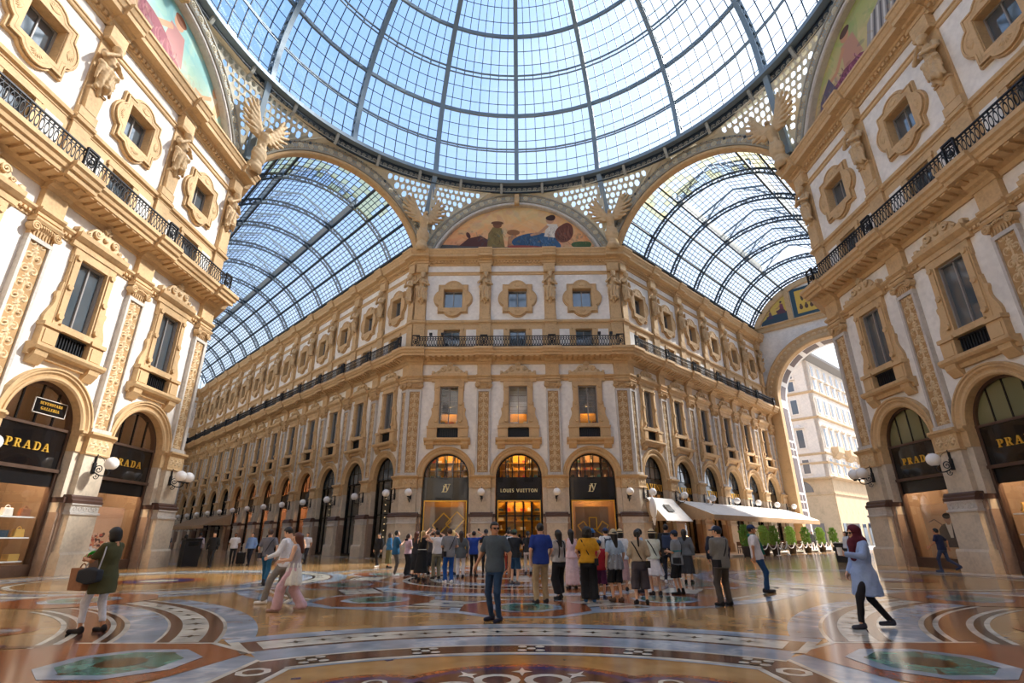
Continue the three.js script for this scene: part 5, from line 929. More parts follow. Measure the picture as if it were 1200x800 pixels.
// shelves with goods on them
const bagGeo = (() => { const mb = new MB(); const g = clean(extr(shapeOf([[-0.2, 0], [0.2, 0], [0.16, 0.26], [-0.16, 0.26]]), 0.12, 0.02)); g.translate(0, 0, -0.06); mb.add(g); mb.at(new THREE.TorusGeometry(0.09, 0.014, 5, 12, PI), 0, 0.25, 0); return mb.geo(); })();
const boxGeo = new MB().box(-0.2, 0.2, 0, 0.22, -0.12, 0.12).geo(), vaseGeo = boxUV(clean(new THREE.LatheGeometry([[0, 0], [0.1, 0], [0.12, 0.1], [0.05, 0.24], [0.07, 0.34], [0, 0.34]].map((p) => new THREE.Vector2(...p)), 12)));
const goodsMats = [0xd8c9b0, 0x7a4a2e, 0xb9432f, 0x2f3d4a, 0xc79a4a, 0xe6ddd2, 0x3d6a66].map((c) => std({ color: c, roughness: 0.6 }));
function shelves(w, x, ys, half, z, mat, where, opts = {}) {
  const t = thing('display_shelf', `lit display shelving ${where}`, 'shelf'); place(t, w, x);
  for (const y of ys) new MB().box(-half, half, y - 0.05, y, z - 0.35, z).build('shelf_board', mat, t);
  if (opts.back) new MB().box(-half, half, ys[0] - 0.1, opts.top ?? ys[ys.length - 1] + 0.8, z - 0.4, z - 0.36).build('back_panel', opts.back, t);
  const n = opts.div ?? 0; for (let i = 0; i <= n; i++) if (n) new MB().box(-half + 2 * half * i / n - 0.04, -half + 2 * half * i / n + 0.04, ys[0], opts.top ?? ys[ys.length - 1] + 0.8, z - 0.36, z + 0.02).build('divider', opts.divMat ?? M.black, t);
  ys.forEach((y, j) => {
    const m = opts.per ?? 4; for (let i = 0; i < m; i++) {
      if (rnd() < 0.2) continue;
      const k = Math.floor(rnd() * 3), b = new THREE.Mesh([bagGeo, boxGeo, vaseGeo][k], goodsMats[Math.floor(rnd() * goodsMats.length)]); b.name = numbered(['handbag', 'gift_box', 'ornament'][k]); scene.add(b); place(b, w, x + (-half + 2 * half * (i + 0.5) / m)); b.position.y = y; b.translateZ(z - 0.18); b.scale.setScalar(opts.scale ?? 1);
      tag(b, `small ${['handbag', 'box', 'ornament'][k]} on the ${ORD[j]} shelf up ${where}`, ['handbag', 'box', 'ornament'][k], 'goods ' + where);
    }
  });
}
const amberWall = std({ color: 0xe2a83c, roughness: 0.7 }), amberRoom = std({ color: 0x8a6436, roughness: 0.8 }), tanRoom = std({ color: 0x7a6654, roughness: 0.8 }), copper = std({ color: 0xb08a6c, roughness: 0.6 });
// lettering
const monogram = (() => { const mb = new MB(); const V1 = new TextGeometry('V', { font: fontR, size: 0.5, depth: 0.03, curveSegments: 4 }), L1 = new TextGeometry('L', { font: fontR, size: 0.5, depth: 0.035, curveSegments: 4 }); const m = new THREE.Matrix4().set(1, 0.22, 0, -0.36, 0, 1, 0, -0.08, 0, 0, 1, 0, 0, 0, 0, 1); mb.add(clean(V1), new THREE.Matrix4().makeTranslation(-0.13, 0.04, 0)); mb.add(clean(L1), m); return mb.geo(); })();
const txtLV = textGeo('LOUIS VUITTON', 0.265, fontS, 0.03, 0.05), txtPrada = textGeo('PRADA', 0.34, fontR, 0.04, 0.2), txtSavini = textGeo('SAVINI', 0.52, fontR, 0.04, 0.1);
const wb = WALLS.back, wl = WALLS.left, wr = WALLS.right, wa = WALLS.armRight, wg = WALLS.armLeft;
shop(wb, 0, { label: 'black shop front with gold lettering and amber doors, middle arch under the orange mural', text: txtLV, textMat: M.goldPale, textY: 4.75, base: 0.12, splits: [-0.52, -0.17, 0.17, 0.52], rail: [3.0], goldTrim: true, roomMat: amberRoom, power: 20, power2: 9 });
shelves(wb, 0, [0.6, 1.3, 2.0, 2.7, 3.4], 1.75, -1.9, M.gold, 'behind the amber doors', { back: amberWall, div: 5, per: 6, top: 4.1 });
shelves(wb, 0, [6.0, 6.6, 7.2], 1.6, -1.6, M.gold, 'in the fan light over the amber doors', { back: amberWall, div: 6, per: 7, top: 7.8, scale: 0.8 });
for (const [x, s, d] of [[-5.75, 'beside the long gallery', 0], [5.75, 'beside the awning gallery', 1]]) {
  shop(wb, x, { label: `black shop front with a monogram, arch ${s} under the orange mural`, text: monogram, textMat: M.goldPale, textY: 4.85, base: 0.5, goldTrim: true, depth: 2.0, roomMat: d ? copper : amberRoom, power: 12, power2: 7 });
  shelves(wb, x, [6.0, 6.6, 7.2], 1.6, -1.6, M.brownWood, `in the fan light ${s}`, { back: d ? copper : amberWall, div: 5, per: 6, top: 7.8, scale: 0.8 });
  const b = new THREE.Mesh(new MB().box(-1.3, 1.3, 0.5, 3.7, -0.04, 0.04).geo(), std({ color: 0x7d6b62, roughness: 0.35 })); b.name = numbered('display_backdrop'); scene.add(b); place(b, wb, x); b.translateZ(-1.3); tag(b, `grey-brown display backdrop in the shop window ${s}`, 'backdrop');
  const poses = d ? [[-0.72, 2.1, 0.6], [0, 2.45, 0], [0.72, 2.1, -0.6]] : [[-0.3, 2.5, -0.75], [0.75, 2.6, -0.75]];
  poses.forEach(([px, py, a], i) => {
    const fr = thing('window_display_frame', `${d ? ['tilted wooden frame beside the pier', 'upright middle wooden frame', 'tilted wooden frame beside the awnings'][i] + ' of the fan of three' : ['tilted wooden frame nearer the pier', 'tilted wooden frame nearer the amber doors'][i] + ' of a pair'}, in the monogram window`, 'frame'); place(fr, wb, x + px); fr.translateZ(-0.9);
    const mb = new MB(), W2 = d ? 0.28 : 0.42, H2 = d ? 0.42 : 0.62; for (const s2 of [-1, 1]) mb.box(s2 * W2 - 0.04, s2 * W2 + 0.04, -H2, H2, -0.04, 0.04).box(-W2, W2, s2 * H2 - 0.04, s2 * H2 + 0.04, -0.04, 0.04); const g = mb.geo(); g.rotateZ(a); g.translate(0, py, 0); part('frame', g, M.gold, fr); new MB().box(-0.02, 0.02, 0.5, py - 0.3, -0.02, 0.02).build('support', M.brownWood, fr);
  });
}
// lit rooms behind the three first-floor windows
wb.bays.forEach((x, i) => {
  const s = ['beside the long gallery', 'over the amber doors', 'beside the awning gallery'][i];
  const bl = thing('window_blind', `grey striped blind in the first-floor window ${s}`, 'blind'); place(bl, wb, x);
  for (let k = 0; k < 14; k++) new MB().box(-0.72, 0.72, 11.05 + k * 0.16, 11.05 + k * 0.16 + 0.1 + 0.03 * (k % 3), -0.62, -0.6).build('slat', i === 1 ? M.white : M.winFrame, bl);
  shelves(wb, x, [10.2], 0.75, -0.8, M.gold, `in the first-floor window ${s}`, { back: amberWall, per: 4, top: 11.2 });
  new MB().box(-0.12, 0.12, 11.62, 11.66, -0.75, -0.65).build('ceiling_lamp', lampMat, bl, 'small warm lamp'); roomLight(worldOf(wb, x, 11.56, -0.7), 2.2);
});
const poster = (w, x, z, x0, x1, y0, y1, paint, label) => {
  const cv = document.createElement('canvas'); cv.width = 384; cv.height = 512; const c = cv.getContext('2d'); paint(c, 384, 512); const t = new THREE.CanvasTexture(cv); t.colorSpace = THREE.SRGBColorSpace;
  const g = new MB().box(x0, x1, y0, y1, -0.03, 0.03).geo(), p = g.attributes.position, uv = g.attributes.uv; for (let i = 0; i < p.count; i++) uv.setXY(i, (p.getX(i) - x0) / (x1 - x0), (p.getY(i) - y0) / (y1 - y0));
  const o = new THREE.Mesh(g, std({ map: t, roughness: 0.6 })); o.name = numbered('window_poster'); scene.add(o); place(o, w, x); o.translateZ(z); tag(o, label, 'poster');
};
const prada = (w, x, label, extra = {}) => shop(w, x, { label, text: txtPrada, trim: true, strip: 0.75, signB: 4.25, textY: 4.9, base: 0.45, frame: M.bronze, roomMat: tanRoom, power: 34, power2: 6, light: 0xffd6a8, ...extra });
prada(wl, 5.75, 'black shop front with gold lettering and a pink poster window, beside the long gallery');
prada(wl, 0, 'black shop front with gold lettering over shelves of bags, facade under the blue-sky mural');
prada(wl, -5.75, 'third black shop front from the long gallery, facade under the blue-sky mural');
prada(wr, -5.75, 'black shop front with gold lettering and a peach poster window, beside the awning gallery', { fanGlass: phy({ color: 0x9aa07a, roughness: 0.1, transmission: 0.6, thickness: 0 }) });
prada(wr, 0, 'black shop front with gold lettering over lit shelves, facade under the green-sky mural', { fanGlass: phy({ color: 0x9aa07a, roughness: 0.1, transmission: 0.6, thickness: 0 }) });
prada(wr, 5.75, 'third black shop front from the awning gallery, facade under the green-sky mural');
shelves(wl, 0, [0.6, 1.5, 2.3], 1.6, -0.48, M.white, 'in the bag shop under the blue-sky mural', { per: 4, scale: 1.2 });
shelves(wr, 0, [0.6, 1.5, 2.3], 1.6, -0.48, M.white, 'in the shop under the green-sky mural', { per: 4, scale: 1.2 });
poster(wl, 5.75, -0.52, -1.55, 0.95, 0.5, 2.9, (c, w, h) => { c.fillStyle = '#e9b48f'; c.fillRect(0, 0, w, h); c.fillStyle = '#dfa884'; c.fillRect(w * 0.42, 0, 4, h); c.fillRect(0, h * 0.62, w, 4); c.fillStyle = '#e06a78'; for (let i = 0; i < 40; i++) blob(c, 30 + rnd() * 60, h - rnd() * 260, 8 + rnd() * 16, 8 + rnd() * 14, ['#d8586a', '#e88a94', '#c94858'][i % 3]); for (let i = 0; i < 40; i++) blob(c, 110 + rnd() * 120, h - 120 - rnd() * 130, 8 + rnd() * 14, 6 + rnd() * 12, ['#5a2a20', '#c8543a', '#e88a5a', '#f0c0a0'][i % 4]); for (let i = 0; i < 30; i++) blob(c, 130 + rnd() * 100, h - rnd() * 120, 10 + rnd() * 20, 8 + rnd() * 12, ['#efe6e2', '#d8ccc8', '#b0a4a4'][i % 3]); }, 'pale pink poster with blossoms in the shop window beside the long gallery');
poster(wr, -5.75, -0.52, -0.95, 1.55, 0.5, 2.9, (c, w, h) => { c.fillStyle = '#e2b489'; c.fillRect(0, 0, w, h); c.fillStyle = '#d5a67c'; c.fillRect(0, h * 0.64, w, h * 0.36); poly(c, [[120, 420], [130, 250], [170, 205], [215, 190], [255, 190], [300, 205], [340, 250], [350, 420]], '#4a3c38'); poly(c, [[205, 192], [265, 192], [250, 330], [222, 330]], '#e8dccb'); poly(c, [[205, 190], [222, 330], [180, 250]], '#3a2e2c'); poly(c, [[265, 190], [250, 330], [290, 250]], '#3a2e2c'); blob(c, 235, 150, 32, 42, '#c08a66'); blob(c, 235, 122, 38, 28, '#2a2220'); poly(c, [[222, 180], [250, 180], [252, 205], [220, 205]], '#b57f5c'); c.strokeStyle = '#8a6a54'; c.lineWidth = 10; c.beginPath(); c.moveTo(180, 210); c.lineTo(110, 150); c.lineTo(50, 175); c.stroke(); }, 'peach poster of a person in a dark jacket in the shop window');
{ // small hotel plate in the fan light
  const o = thing('name_plate', 'small dark hotel plate with gold letters in the fan light over the bag shop', 'sign'); place(o, wl, 0); o.translateZ(-0.3);
  new MB().box(-0.3, 1.3, 6.4, 7.0, -0.03, 0).build('board', M.blackSign, o); new MB().box(-0.32, 1.32, 6.99, 7.02, -0.03, 0.015).box(-0.32, 1.32, 6.38, 6.41, -0.03, 0.015).box(-0.32, -0.29, 6.38, 7.02, -0.03, 0.015).box(1.29, 1.32, 6.38, 7.02, -0.03, 0.015).build('border', M.border, o);
  const a = part('lettering', textGeo('SEVENSTARS', 0.115, fontR, 0.02), M.gold, o); a.position.set(0.5, 6.78, 0); const b = part('lettering', textGeo('GALLERIA', 0.12, fontR, 0.02), M.gold, o); b.position.set(0.5, 6.56, 0);
}
wa.bays.forEach((x, i) => shop(wa, x, { label: `dark restaurant front with mullioned fan light, ${ORD[i]} arch from the hall corner above the awnings`, text: i < 4 ? txtSavini : null, signB: 4.7, textY: 5.0, base: 0.3, roomMat: tanRoom, power: i < 3 ? 12 : 0, fanGlass: M.winGlass, fanCross: true, splits: [-0.4, 0.4], depth: 1.5 }));
wg.bays.forEach((x, i) => {
  const ty = i < 3 ? 0 : i < 8 ? 1 : 0;
  shop(wg, x, { label: ty ? `shop front with copper blinds in its fan light, ${ORD[i]} arch along the long gallery` : `dark glazed shop front, ${ORD[i]} arch from the hall corner along the long gallery`, sign: ty ? undefined : false, signB: 4.4, base: 0.2, roomMat: ty ? copper : innerWall, power: ty ? 9 : 0, power2: ty ? 5 : 0, splits: ty ? [] : [-0.4, 0.4], rail: [3.2], fanCross: !ty, fanGlass: ty ? M.shopGlass : M.winGlass, light: 0xffc890, depth: 1.8 });
});
{ // bulbs strung in the first dark shop windows
  for (const k of [0, 2]) { const o = thing('string_lights', `string of small warm bulbs in the ${ORD[k]} dark shop front along the long gallery`, 'lights'); place(o, wg, wg.bays[k]); for (const x of [-0.6, 0.5]) for (let i = 0; i < 9; i++) { const b = part('bulb', sph(0.045, 6, 5), lampMat, o); b.position.set(x, 1.0 + i * 0.5, -0.7); } }
}
// ---------------------------------------------------------------- globe lamps on scrolled iron brackets
function lampGeoSet(n) {
  const ir = new MB(), gl = [];
  ir.box(-0.08, 0.08, 4.2, 4.7, 0.34, 0.42).box(-0.03, 0.03, 4.6, 5.1, 0.34, 0.42); ir.at(spiral(0.2, 1.6, 0.022, 1, 22, 5), 0, 4.4, 0.62, 0, PI / 2); ir.at(spiral(0.14, 1.4, 0.018, -1, 18, 5), 0, 4.1, 0.6, 0, PI / 2);
  ir.tube([V(0, 4.3, 0.4), V(0, 4.12, 0.8), V(0, 4.16, 1.1), V(0, 4.37, 1.15)], 0.028, 16, 6); ir.tube([V(0, 5.05, 0.4), V(0, 4.9, 0.7), V(0, 4.55, 0.95), V(0, 4.36, 1.14)], 0.014, 10, 5);
  const xs = n === 1 ? [0] : [-0.36, 0.36]; if (n === 2) ir.tube([V(-0.36, 4.39, 1.15), V(0, 4.34, 1.15), V(0.36, 4.39, 1.15)], 0.025, 12, 6), ir.at(sph(0.07, 8, 6), 0, 4.34, 1.15);
  for (const x of xs) { ir.at(cyl(0.12, 0.06, 0.08, 10), x, 4.36, 1.15); }
  return { iron: ir.geo(), xs };
}
const lamp1 = lampGeoSet(1), lamp2 = lampGeoSet(2), globeGeo = boxUV(clean(sph(0.29, 20, 14)));
function wallLamp(w, x, n, label, group, dz = 0) { const o = thing('wall_lamp', label, 'lamp', group); place(o, w, x); o.translateZ(dz); const L = n === 1 ? lamp1 : lamp2; part('bracket', L.iron, M.rail, o); for (const q of L.xs) { const g = part('globe', globeGeo, M.globe, o); g.position.set(q, 4.66, 1.15); } }
wb.pils.forEach(([x], i) => wallLamp(wb, i === 0 ? -8.4 : i === 3 ? 8.4 : x, 1, `white globe lamp on the pier ${['beside the long gallery', 'between monogram window and amber doors', 'between the amber doors and the fan of frames', 'beside the awning gallery'][i]}`));
[wl, wr].forEach((w, k) => w.pils.forEach(([x], i) => { const end = k ? i === 0 : i === 3; wallLamp(w, end ? x + (k ? 0.2 : -0.2) : x, end ? 2 : 1, end ? `twin white globe lamp on the corner pier, ${k ? 'green-sky' : 'blue-sky'} mural side` : `white globe lamp on the ${ORD[k ? i : 3 - i]} pier from the corner, ${k ? 'green-sky' : 'blue-sky'} mural side`); }));
wa.pils.forEach(([x], i) => wallLamp(wa, i ? x : x + 0.15, 1, `white globe lamp above the awnings, ${ORD[i]} pier from the hall corner`));
wg.pils.forEach(([x], i) => wallLamp(wg, i ? x : x - 0.15, 1, `white globe lamp on the ${ORD[i]} pier from the hall corner, long gallery`));
// floodlights on the balcony of the middle facade
const floodGeo = new MB().box(-0.12, 0.12, 17.5, 17.72, -0.1, 0.12).box(-0.02, 0.02, 17.3, 17.55, -0.02, 0.02).geo();
[[-7.4], [-6.4], [6.9], [7.9]].forEach(([x], i) => { const o = new THREE.Mesh(floodGeo, M.rail); o.name = numbered('floodlight'); scene.add(o); place(o, wb, x); o.translateZ(1.0); tag(o, `small black floodlight on the balcony rail, ${['outer', 'inner', 'inner', 'outer'][i]} one by the ${i < 2 ? 'long' : 'awning'} gallery`, 'floodlight'); });
// ---------------------------------------------------------------- restaurant awnings, planters and chain
const canvas = std({ color: 0xf4f1ec, roughness: 0.9, map: TX.plaster, side: THREE.DoubleSide }), canvasTan = std({ color: 0xb99b78, roughness: 0.9, map: TX.plaster });
function awning(w, x0, x1, yw, yf, out, label, mats, frill = true) {
  const o = thing('awning', label, 'awning'); place(o, w); const [m, mside] = mats;
  new MB().sweep([[0.4, yw], [0.4, yw - 0.06], [out, yf - 0.06], [out, yf]], x0, x1).build('canopy', m, o);
  for (const x of [x0, x1]) new MB().sweep([[0.4, yw - 0.02], [0.4, yf - 0.05], [out, yf - 0.05], [out, yf - 0.01]], x - 0.02, x + 0.02).build('side_flap', mside, o);
  const v = new MB(), n = Math.round((x1 - x0) / 0.32); if (frill) { for (let i = 0; i < n; i++) { const a = x0 + (x1 - x0) * i / n, b = x0 + (x1 - x0) * (i + 1) / n; v.box(a, b, yf - 0.28, yf, out - 0.02, out + 0.02); const g = cyl((b - a) / 2, (b - a) / 2, 0.035, 12); v.at(g, (a + b) / 2, yf - 0.28, out, PI / 2); } const k = Math.round((out - 0.4) / 0.32); for (const x of [x0]) for (let i = 0; i < k; i++) { const a = 0.4 + (out - 0.4) * i / k, b = 0.4 + (out - 0.4) * (i + 1) / k; v.box(x - 0.03, x + 0.03, yf - 0.25, yf, a, b); v.at(cyl((b - a) / 2, (b - a) / 2, 0.04, 12), x, yf - 0.25, (a + b) / 2, 0, 0, PI / 2); } v.build('valance', mside, o, 'scalloped tan valance'); }
  const ar = new MB(); for (let x = x0 + 0.3; x < x1; x += 4) ar.bar(V(x, yw - 0.9, 0.4), V(x, yf - 0.1, out - 0.1), 0.05, 0.05); ar.build('arm', M.rail, o);
}
awning(wa, 0.6, 4.6, 4.35, 2.62, 2.0, 'small steep white awning with a dark badge at the hall corner', [canvas, canvasTan], false);
{ const o = new THREE.Mesh(new MB().box(-0.45, 0.45, -0.03, 0.03, -0.35, 0.35).geo(), M.black); o.name = numbered('awning_badge'); scene.add(o); place(o, wa, 2.4); o.position.y = 3.55; o.translateZ(1.25); o.rotateX(0.83); tag(o, 'dark square badge on the small steep white awning', 'badge'); }
awning(wa, 5.4, 31, 4.3, 3.1, 3.4, 'long white restaurant awning with a scalloped tan end', [canvas, canvasTan]);
awning(wg, -54, -38, 4.3, 3.0, 3.4, 'brown awning far down the long gallery', [std({ color: 0x8a6f52, roughness: 0.9 }), canvasTan]);
new MB(); { const o = new THREE.Mesh(new MB().at(sph(0.34, 14, 10), 0, 3.5, 0, 0, 0, 0, [0.8, 2.3, 0.8]).box(-0.05, 0.05, 2.5, 4.5, -0.05, 0.05).at(cyl(0.16, 0.05, 0.5, 10), 0, 2.5, 0).geo(), M.white); o.name = numbered('folded_parasol'); scene.add(o); place(o, wa, 0.1); o.translateZ(1.25); tag(o, 'slim white lantern-shaped banner on the corner pier by the small awning', 'banner'); }
const leaf = std({ color: 0x6f9a3a, roughness: 0.6 }), leafB = std({ color: 0x9cc25a, roughness: 0.6 }), potMat = std({ color: 0x3a3430, roughness: 0.6 });
const potGeo = boxUV(clean(new THREE.LatheGeometry([[0, 0], [0.26, 0], [0.36, 0.62], [0.4, 0.66], [0.4, 0.72], [0.34, 0.72], [0.3, 0.66], [0, 0.66]].map((p) => new THREE.Vector2(...p)), 20)));
const bushGeo = (sd) => { seed = sd; const mb = new MB(), lf = new THREE.BufferGeometry(); lf.setAttribute('position', new THREE.Float32BufferAttribute([0, 0, 0, 0.035, 0.06, 0.01, 0, 0.14, 0, 0, 0, 0, 0, 0.14, 0, -0.035, 0.06, 0.01], 3)); lf.computeVertexNormals(); for (let i = 0; i < 900; i++) { const y = 0.75 + rnd() * 1.45, r = 0.42 * Math.pow(rnd(), 0.5) * (1 - Math.pow(Math.abs(y - 1.35) / 1.0, 3)), a = rnd() * 2 * PI; mb.at(lf.clone(), r * Math.cos(a), y, r * Math.sin(a), rnd() * 2 - 1, rnd() * 6, rnd() * 2 - 1, 0.8 + rnd() * 0.7); } return mb.geo(); };
const bushes = [bushGeo(5), bushGeo(9)], stemGeo = new MB().at(cyl(0.03, 0.04, 1.2, 6), 0, 1.2, 0).geo();
const plantU = [6.6, 10.2, 12.4, 16.2, 20.2, 24.4, 28.6], plantZ = 5.1;
plantU.forEach((u, i) => { const o = thing('potted_shrub', `leafy green shrub in a dark tub, ${ORD[i]} along the awning terrace from the hall`, 'plant', 'shrubs along the awning terrace'); place(o, wa, u); o.translateZ(plantZ); part('pot', potGeo, potMat, o); part('foliage', bushes[i % 2], i % 2 ? leafB : leaf, o); part('stem', stemGeo, M.brownWood, o); });
for (let i = 0; i < plantU.length; i++) {
  const u = plantU[i] + 0.9, st = thing('rope_post', `short white stanchion after the ${ORD[i]} shrub of the awning terrace`, 'post'); place(st, wa, u); st.translateZ(plantZ + 0.62); part('post', boxUV(clean(cyl(0.03, 0.03, 0.95, 8).translate(0, 0.475, 0))), M.white, st); part('knob', boxUV(clean(sph(0.07, 10, 8).translate(0, 0.98, 0))), M.white, st); part('foot', boxUV(clean(cyl(0.16, 0.18, 0.05, 14).translate(0, 0.025, 0))), M.white, st);
  if (i < plantU.length - 1) { const d = plantU[i + 1] - plantU[i], half = Math.ceil(d / 1.9), rp = new MB(); for (let k = 0; k < half; k++) { const a = u + d * k / half, b = u + d * (k + 1) / half; rp.tube([V(a, 0.92, 0), V((a + b) / 2 - (b - a) * 0.25, 0.6, 0), V((a + b) / 2, 0.5, 0), V((a + b) / 2 + (b - a) * 0.25, 0.6, 0), V(b, 0.92, 0)], 0.04, 16, 6); } const o = new THREE.Mesh(rp.geo(), M.white); o.name = numbered('barrier_rope'); scene.add(o); place(o, wa); o.translateZ(plantZ + 0.62); tag(o, `white rope swag between the ${ORD[i]} and ${ORD[i + 1]} shrubs of the awning terrace`, 'rope'); }
}
{ const o = thing('terrace_platform', 'low pale terrace platform under the long white awning', 'platform', null); place(o, wa); new MB().box(4.8, 31, 0.004, 0.14, 0.7, 4.7).build('deck', M.pier, o); }
const tGeo = { top: new MB().at(cyl(0.38, 0.38, 0.04, 18), 0, 0.74, 0).geo(), leg: new MB().at(cyl(0.04, 0.04, 0.72, 8), 0, 0.37, 0).at(cyl(0.22, 0.24, 0.03, 14), 0, 0.016, 0).geo() };
for (let i = 0; i < 7; i++) { const o = thing('cafe_table', `small round cafe table under the long awning, ${ORD[i]} from the hall`, 'table', 'cafe tables under the awning'); place(o, wa, 6.6 + i * 3.4); o.position.y = 0.14; o.translateZ(2.6 + (i % 2) * 0.9); part('table_top', tGeo.top, M.white, o); part('leg', tGeo.leg, M.rail, o); }
for (let i = 0; i < 3; i++) { const o = thing('table_lamp', `small glowing table lamp under the long awning, ${ORD[i]} from the hall`, 'lamp'); place(o, wa, 6.6 + i * 3.4); o.position.y = 0.905; o.translateZ(2.6 + (i % 2) * 0.9); new MB().at(cyl(0.02, 0.05, 0.25, 8), 0, 0.125, 0).build('base', M.rail, o); new MB().at(cyl(0.1, 0.16, 0.2, 12), 0, 0.35, 0).build('lamp_shade', std({ color: 0xffb070, emissive: 0xff9040, emissiveIntensity: 0.7 }), o); roomLight(worldOf(wa, 6.6 + i * 3.4, 1.4, 2.6 + (i % 2) * 0.9), 1.5, 0xffa860); }
{ // litter bin and notice stand
  const o = thing('litter_bin', 'dark square litter bin by the corner pier of the long gallery', 'bin'); o.position.set(-18.3, 0, -9.6); o.rotation.y = 0.8; new MB().box(-0.4, 0.4, 0, 1.35, -0.4, 0.4).build('body', M.rail, o); new MB().box(-0.43, 0.43, 1.35, 1.45, -0.43, 0.43).build('lid', M.black, o); new MB().box(-0.25, 0.25, 1.05, 1.25, 0.38, 0.42).build('slot', M.black, o);
  const k = thing('menu_stand', 'black service counter with a white notice by the corner of the awning gallery', 'counter'); k.position.set(19.6, 0, -12.2); k.rotation.y = -0.7; new MB().box(-0.7, 0.7, 0, 1.05, -0.35, 0.35).build('body', M.rail, k); new MB().box(-0.75, 0.75, 1.05, 1.1, -0.4, 0.4).build('counter_top', M.border, k); new MB().box(0.42, 0.48, 1.1, 1.7, -0.03, 0.03).build('pole', M.rail, k); new MB().box(0.12, 0.78, 1.7, 2.15, -0.02, 0.04).build('notice', M.white, k);
}
// ---------------------------------------------------------------- the street beyond the arch
{
  const st = thing('pavement', 'grey paved street beyond the great arch', 'pavement', null, 'structure'); place(st, endR); new MB().box(-40, 60, -0.1, 0.012, -90, -3.3).build('paving', std({ color: 0x9a948c, map: TX.stone, roughness: 0.8 }), st);
  const cream = std({ color: 0xf0e4d4, map: TX.plaster, roughness: 0.85 }), stoneB = std({ color: 0xcdb28e, map: TX.stone, roughness: 0.8 }), slate = std({ color: 0x8c8a88, roughness: 0.8 }), dk = phy({ color: 0x4a5058, roughness: 0.15, ior: 1.8 });
  const o = thing('building', 'cream six-storey corner building across the street, seen through the great arch', 'building'); o.position.set(50.2, 0, -65);
  const face = (rot, L, n, sp, first, isR) => {
    const fc = new THREE.Group(); fc.name = isR ? 'street_facade' : 'side_facade'; fc.rotation.y = rot; o.add(fc);
    const s = isR ? 1 : -1, X = (a) => s * a; // the face runs along +x (right) or -x (left) from the corner
    new MB().box(0, X(L), 10.4, 30.4, -0.6, 0).build('wall', cream, fc); new MB().box(0, X(L), 0, 10.4, -0.6, 0.15).build('base_wall', stoneB, fc);
    for (const [y, d] of [[24.8, 0.3], [20.4, 0.3], [14.4, 0.25], [12.9, 0.2], [10.4, 0.9], [7.9, 0.3]]) new MB().sweep([[-0.1, y - 0.35], [d * 0.5, y - 0.3], [d, y - 0.1], [d, y + 0.05], [-0.1, y + 0.05]], Math.min(0, X(L)), Math.max(0, X(L)), s < 0 ? 0 : -T8, s < 0 ? T8 : 0).build('string_course', stoneB, fc);
    new MB().sweep([[-0.2, 30.2], [0.3, 30.3], [1.3, 30.7], [1.4, 31.1], [-0.2, 31.6]], Math.min(0, X(L)), Math.max(0, X(L)), s < 0 ? 0 : -1, s < 0 ? 1 : 0).build('eaves', slate, fc);
    for (let i = 0; i < n; i++) for (const [y0, y1, hood] of [[27.4, 29.4, 0], [25.2, 26.9, 1], [21.2, 23.6, 0], [15.4, 18.4, 2], [11.2, 13.4, 0], [4.5, 7.2, 0]]) {
      const x = X(first + sp * i), f = new MB(); f.box(x - 0.75, x + 0.75, y0 - 0.2, y1 + 0.2, 0, 0.12); if (hood) f.box(x - 0.85, x + 0.85, y1 + 0.25, y1 + 0.5, 0, 0.5); if (hood === 2) f.at(new THREE.ConeGeometry(0.95, 0.6, 4), x, y1 + 0.7, 0.15, 0, PI / 4, 0, [1, 1, 0.4]); f.build('window_frame', cream, fc); const w = new MB().box(x - 0.5, x + 0.5, y0, y1, 0.05, 0.14).build('window_pane', dk, fc);
    }
    for (let i = 0; i < n; i++) { const x = X(first + sp * i); new MB().box(x - 0.9, x + 0.9, 0, 3.4, 0.05, 0.2).build('shop_window', dk, fc); }
    if (isR) for (const i of [1, 3, 5]) { const x = X(first + sp * i); const b = new MB(); b.sweep([[0, 13.7], [0.3, 13.7], [1.1, 14.6], [1.1, 15.5], [0, 15.5]], x - 1.4, x + 1.4); b.build('balcony', stoneB, fc); }
    else new MB().add(arcSweep([[0, 0], [0, 0.2], [1.9, 0.2], [1.9, 0]], 0, PI, 16, 8.2)).build('arched_window', dk, fc).position.x = X(first + 1.5);
  };
  face(Math.atan2(0.67, 0.743), 34, 10, 3.05, 1.6, true); face(Math.atan2(0.67, 0.743) - PI / 2 + PI / 2 - PI / 2, 20, 5, 4.2, 3.2, false);
  new MB().box(0.2, 20, 0, 30, -18, -0.5).build('core', cream, o).rotation.y = Math.atan2(0.67, 0.743);
  const aw = new THREE.Mesh(new MB().sweep([[0, 3.6], [0, 3.5], [1.8, 2.9], [1.8, 3.0]], 0, 9).geo(), std({ color: 0x4a6a9a, roughness: 0.8 })); aw.name = numbered('awning'); scene.add(aw); aw.position.set(60, 0, -73.6); aw.rotation.y = Math.atan2(0.67, 0.743); tag(aw, 'blue shop awning on the cream building across the street', 'awning');
}
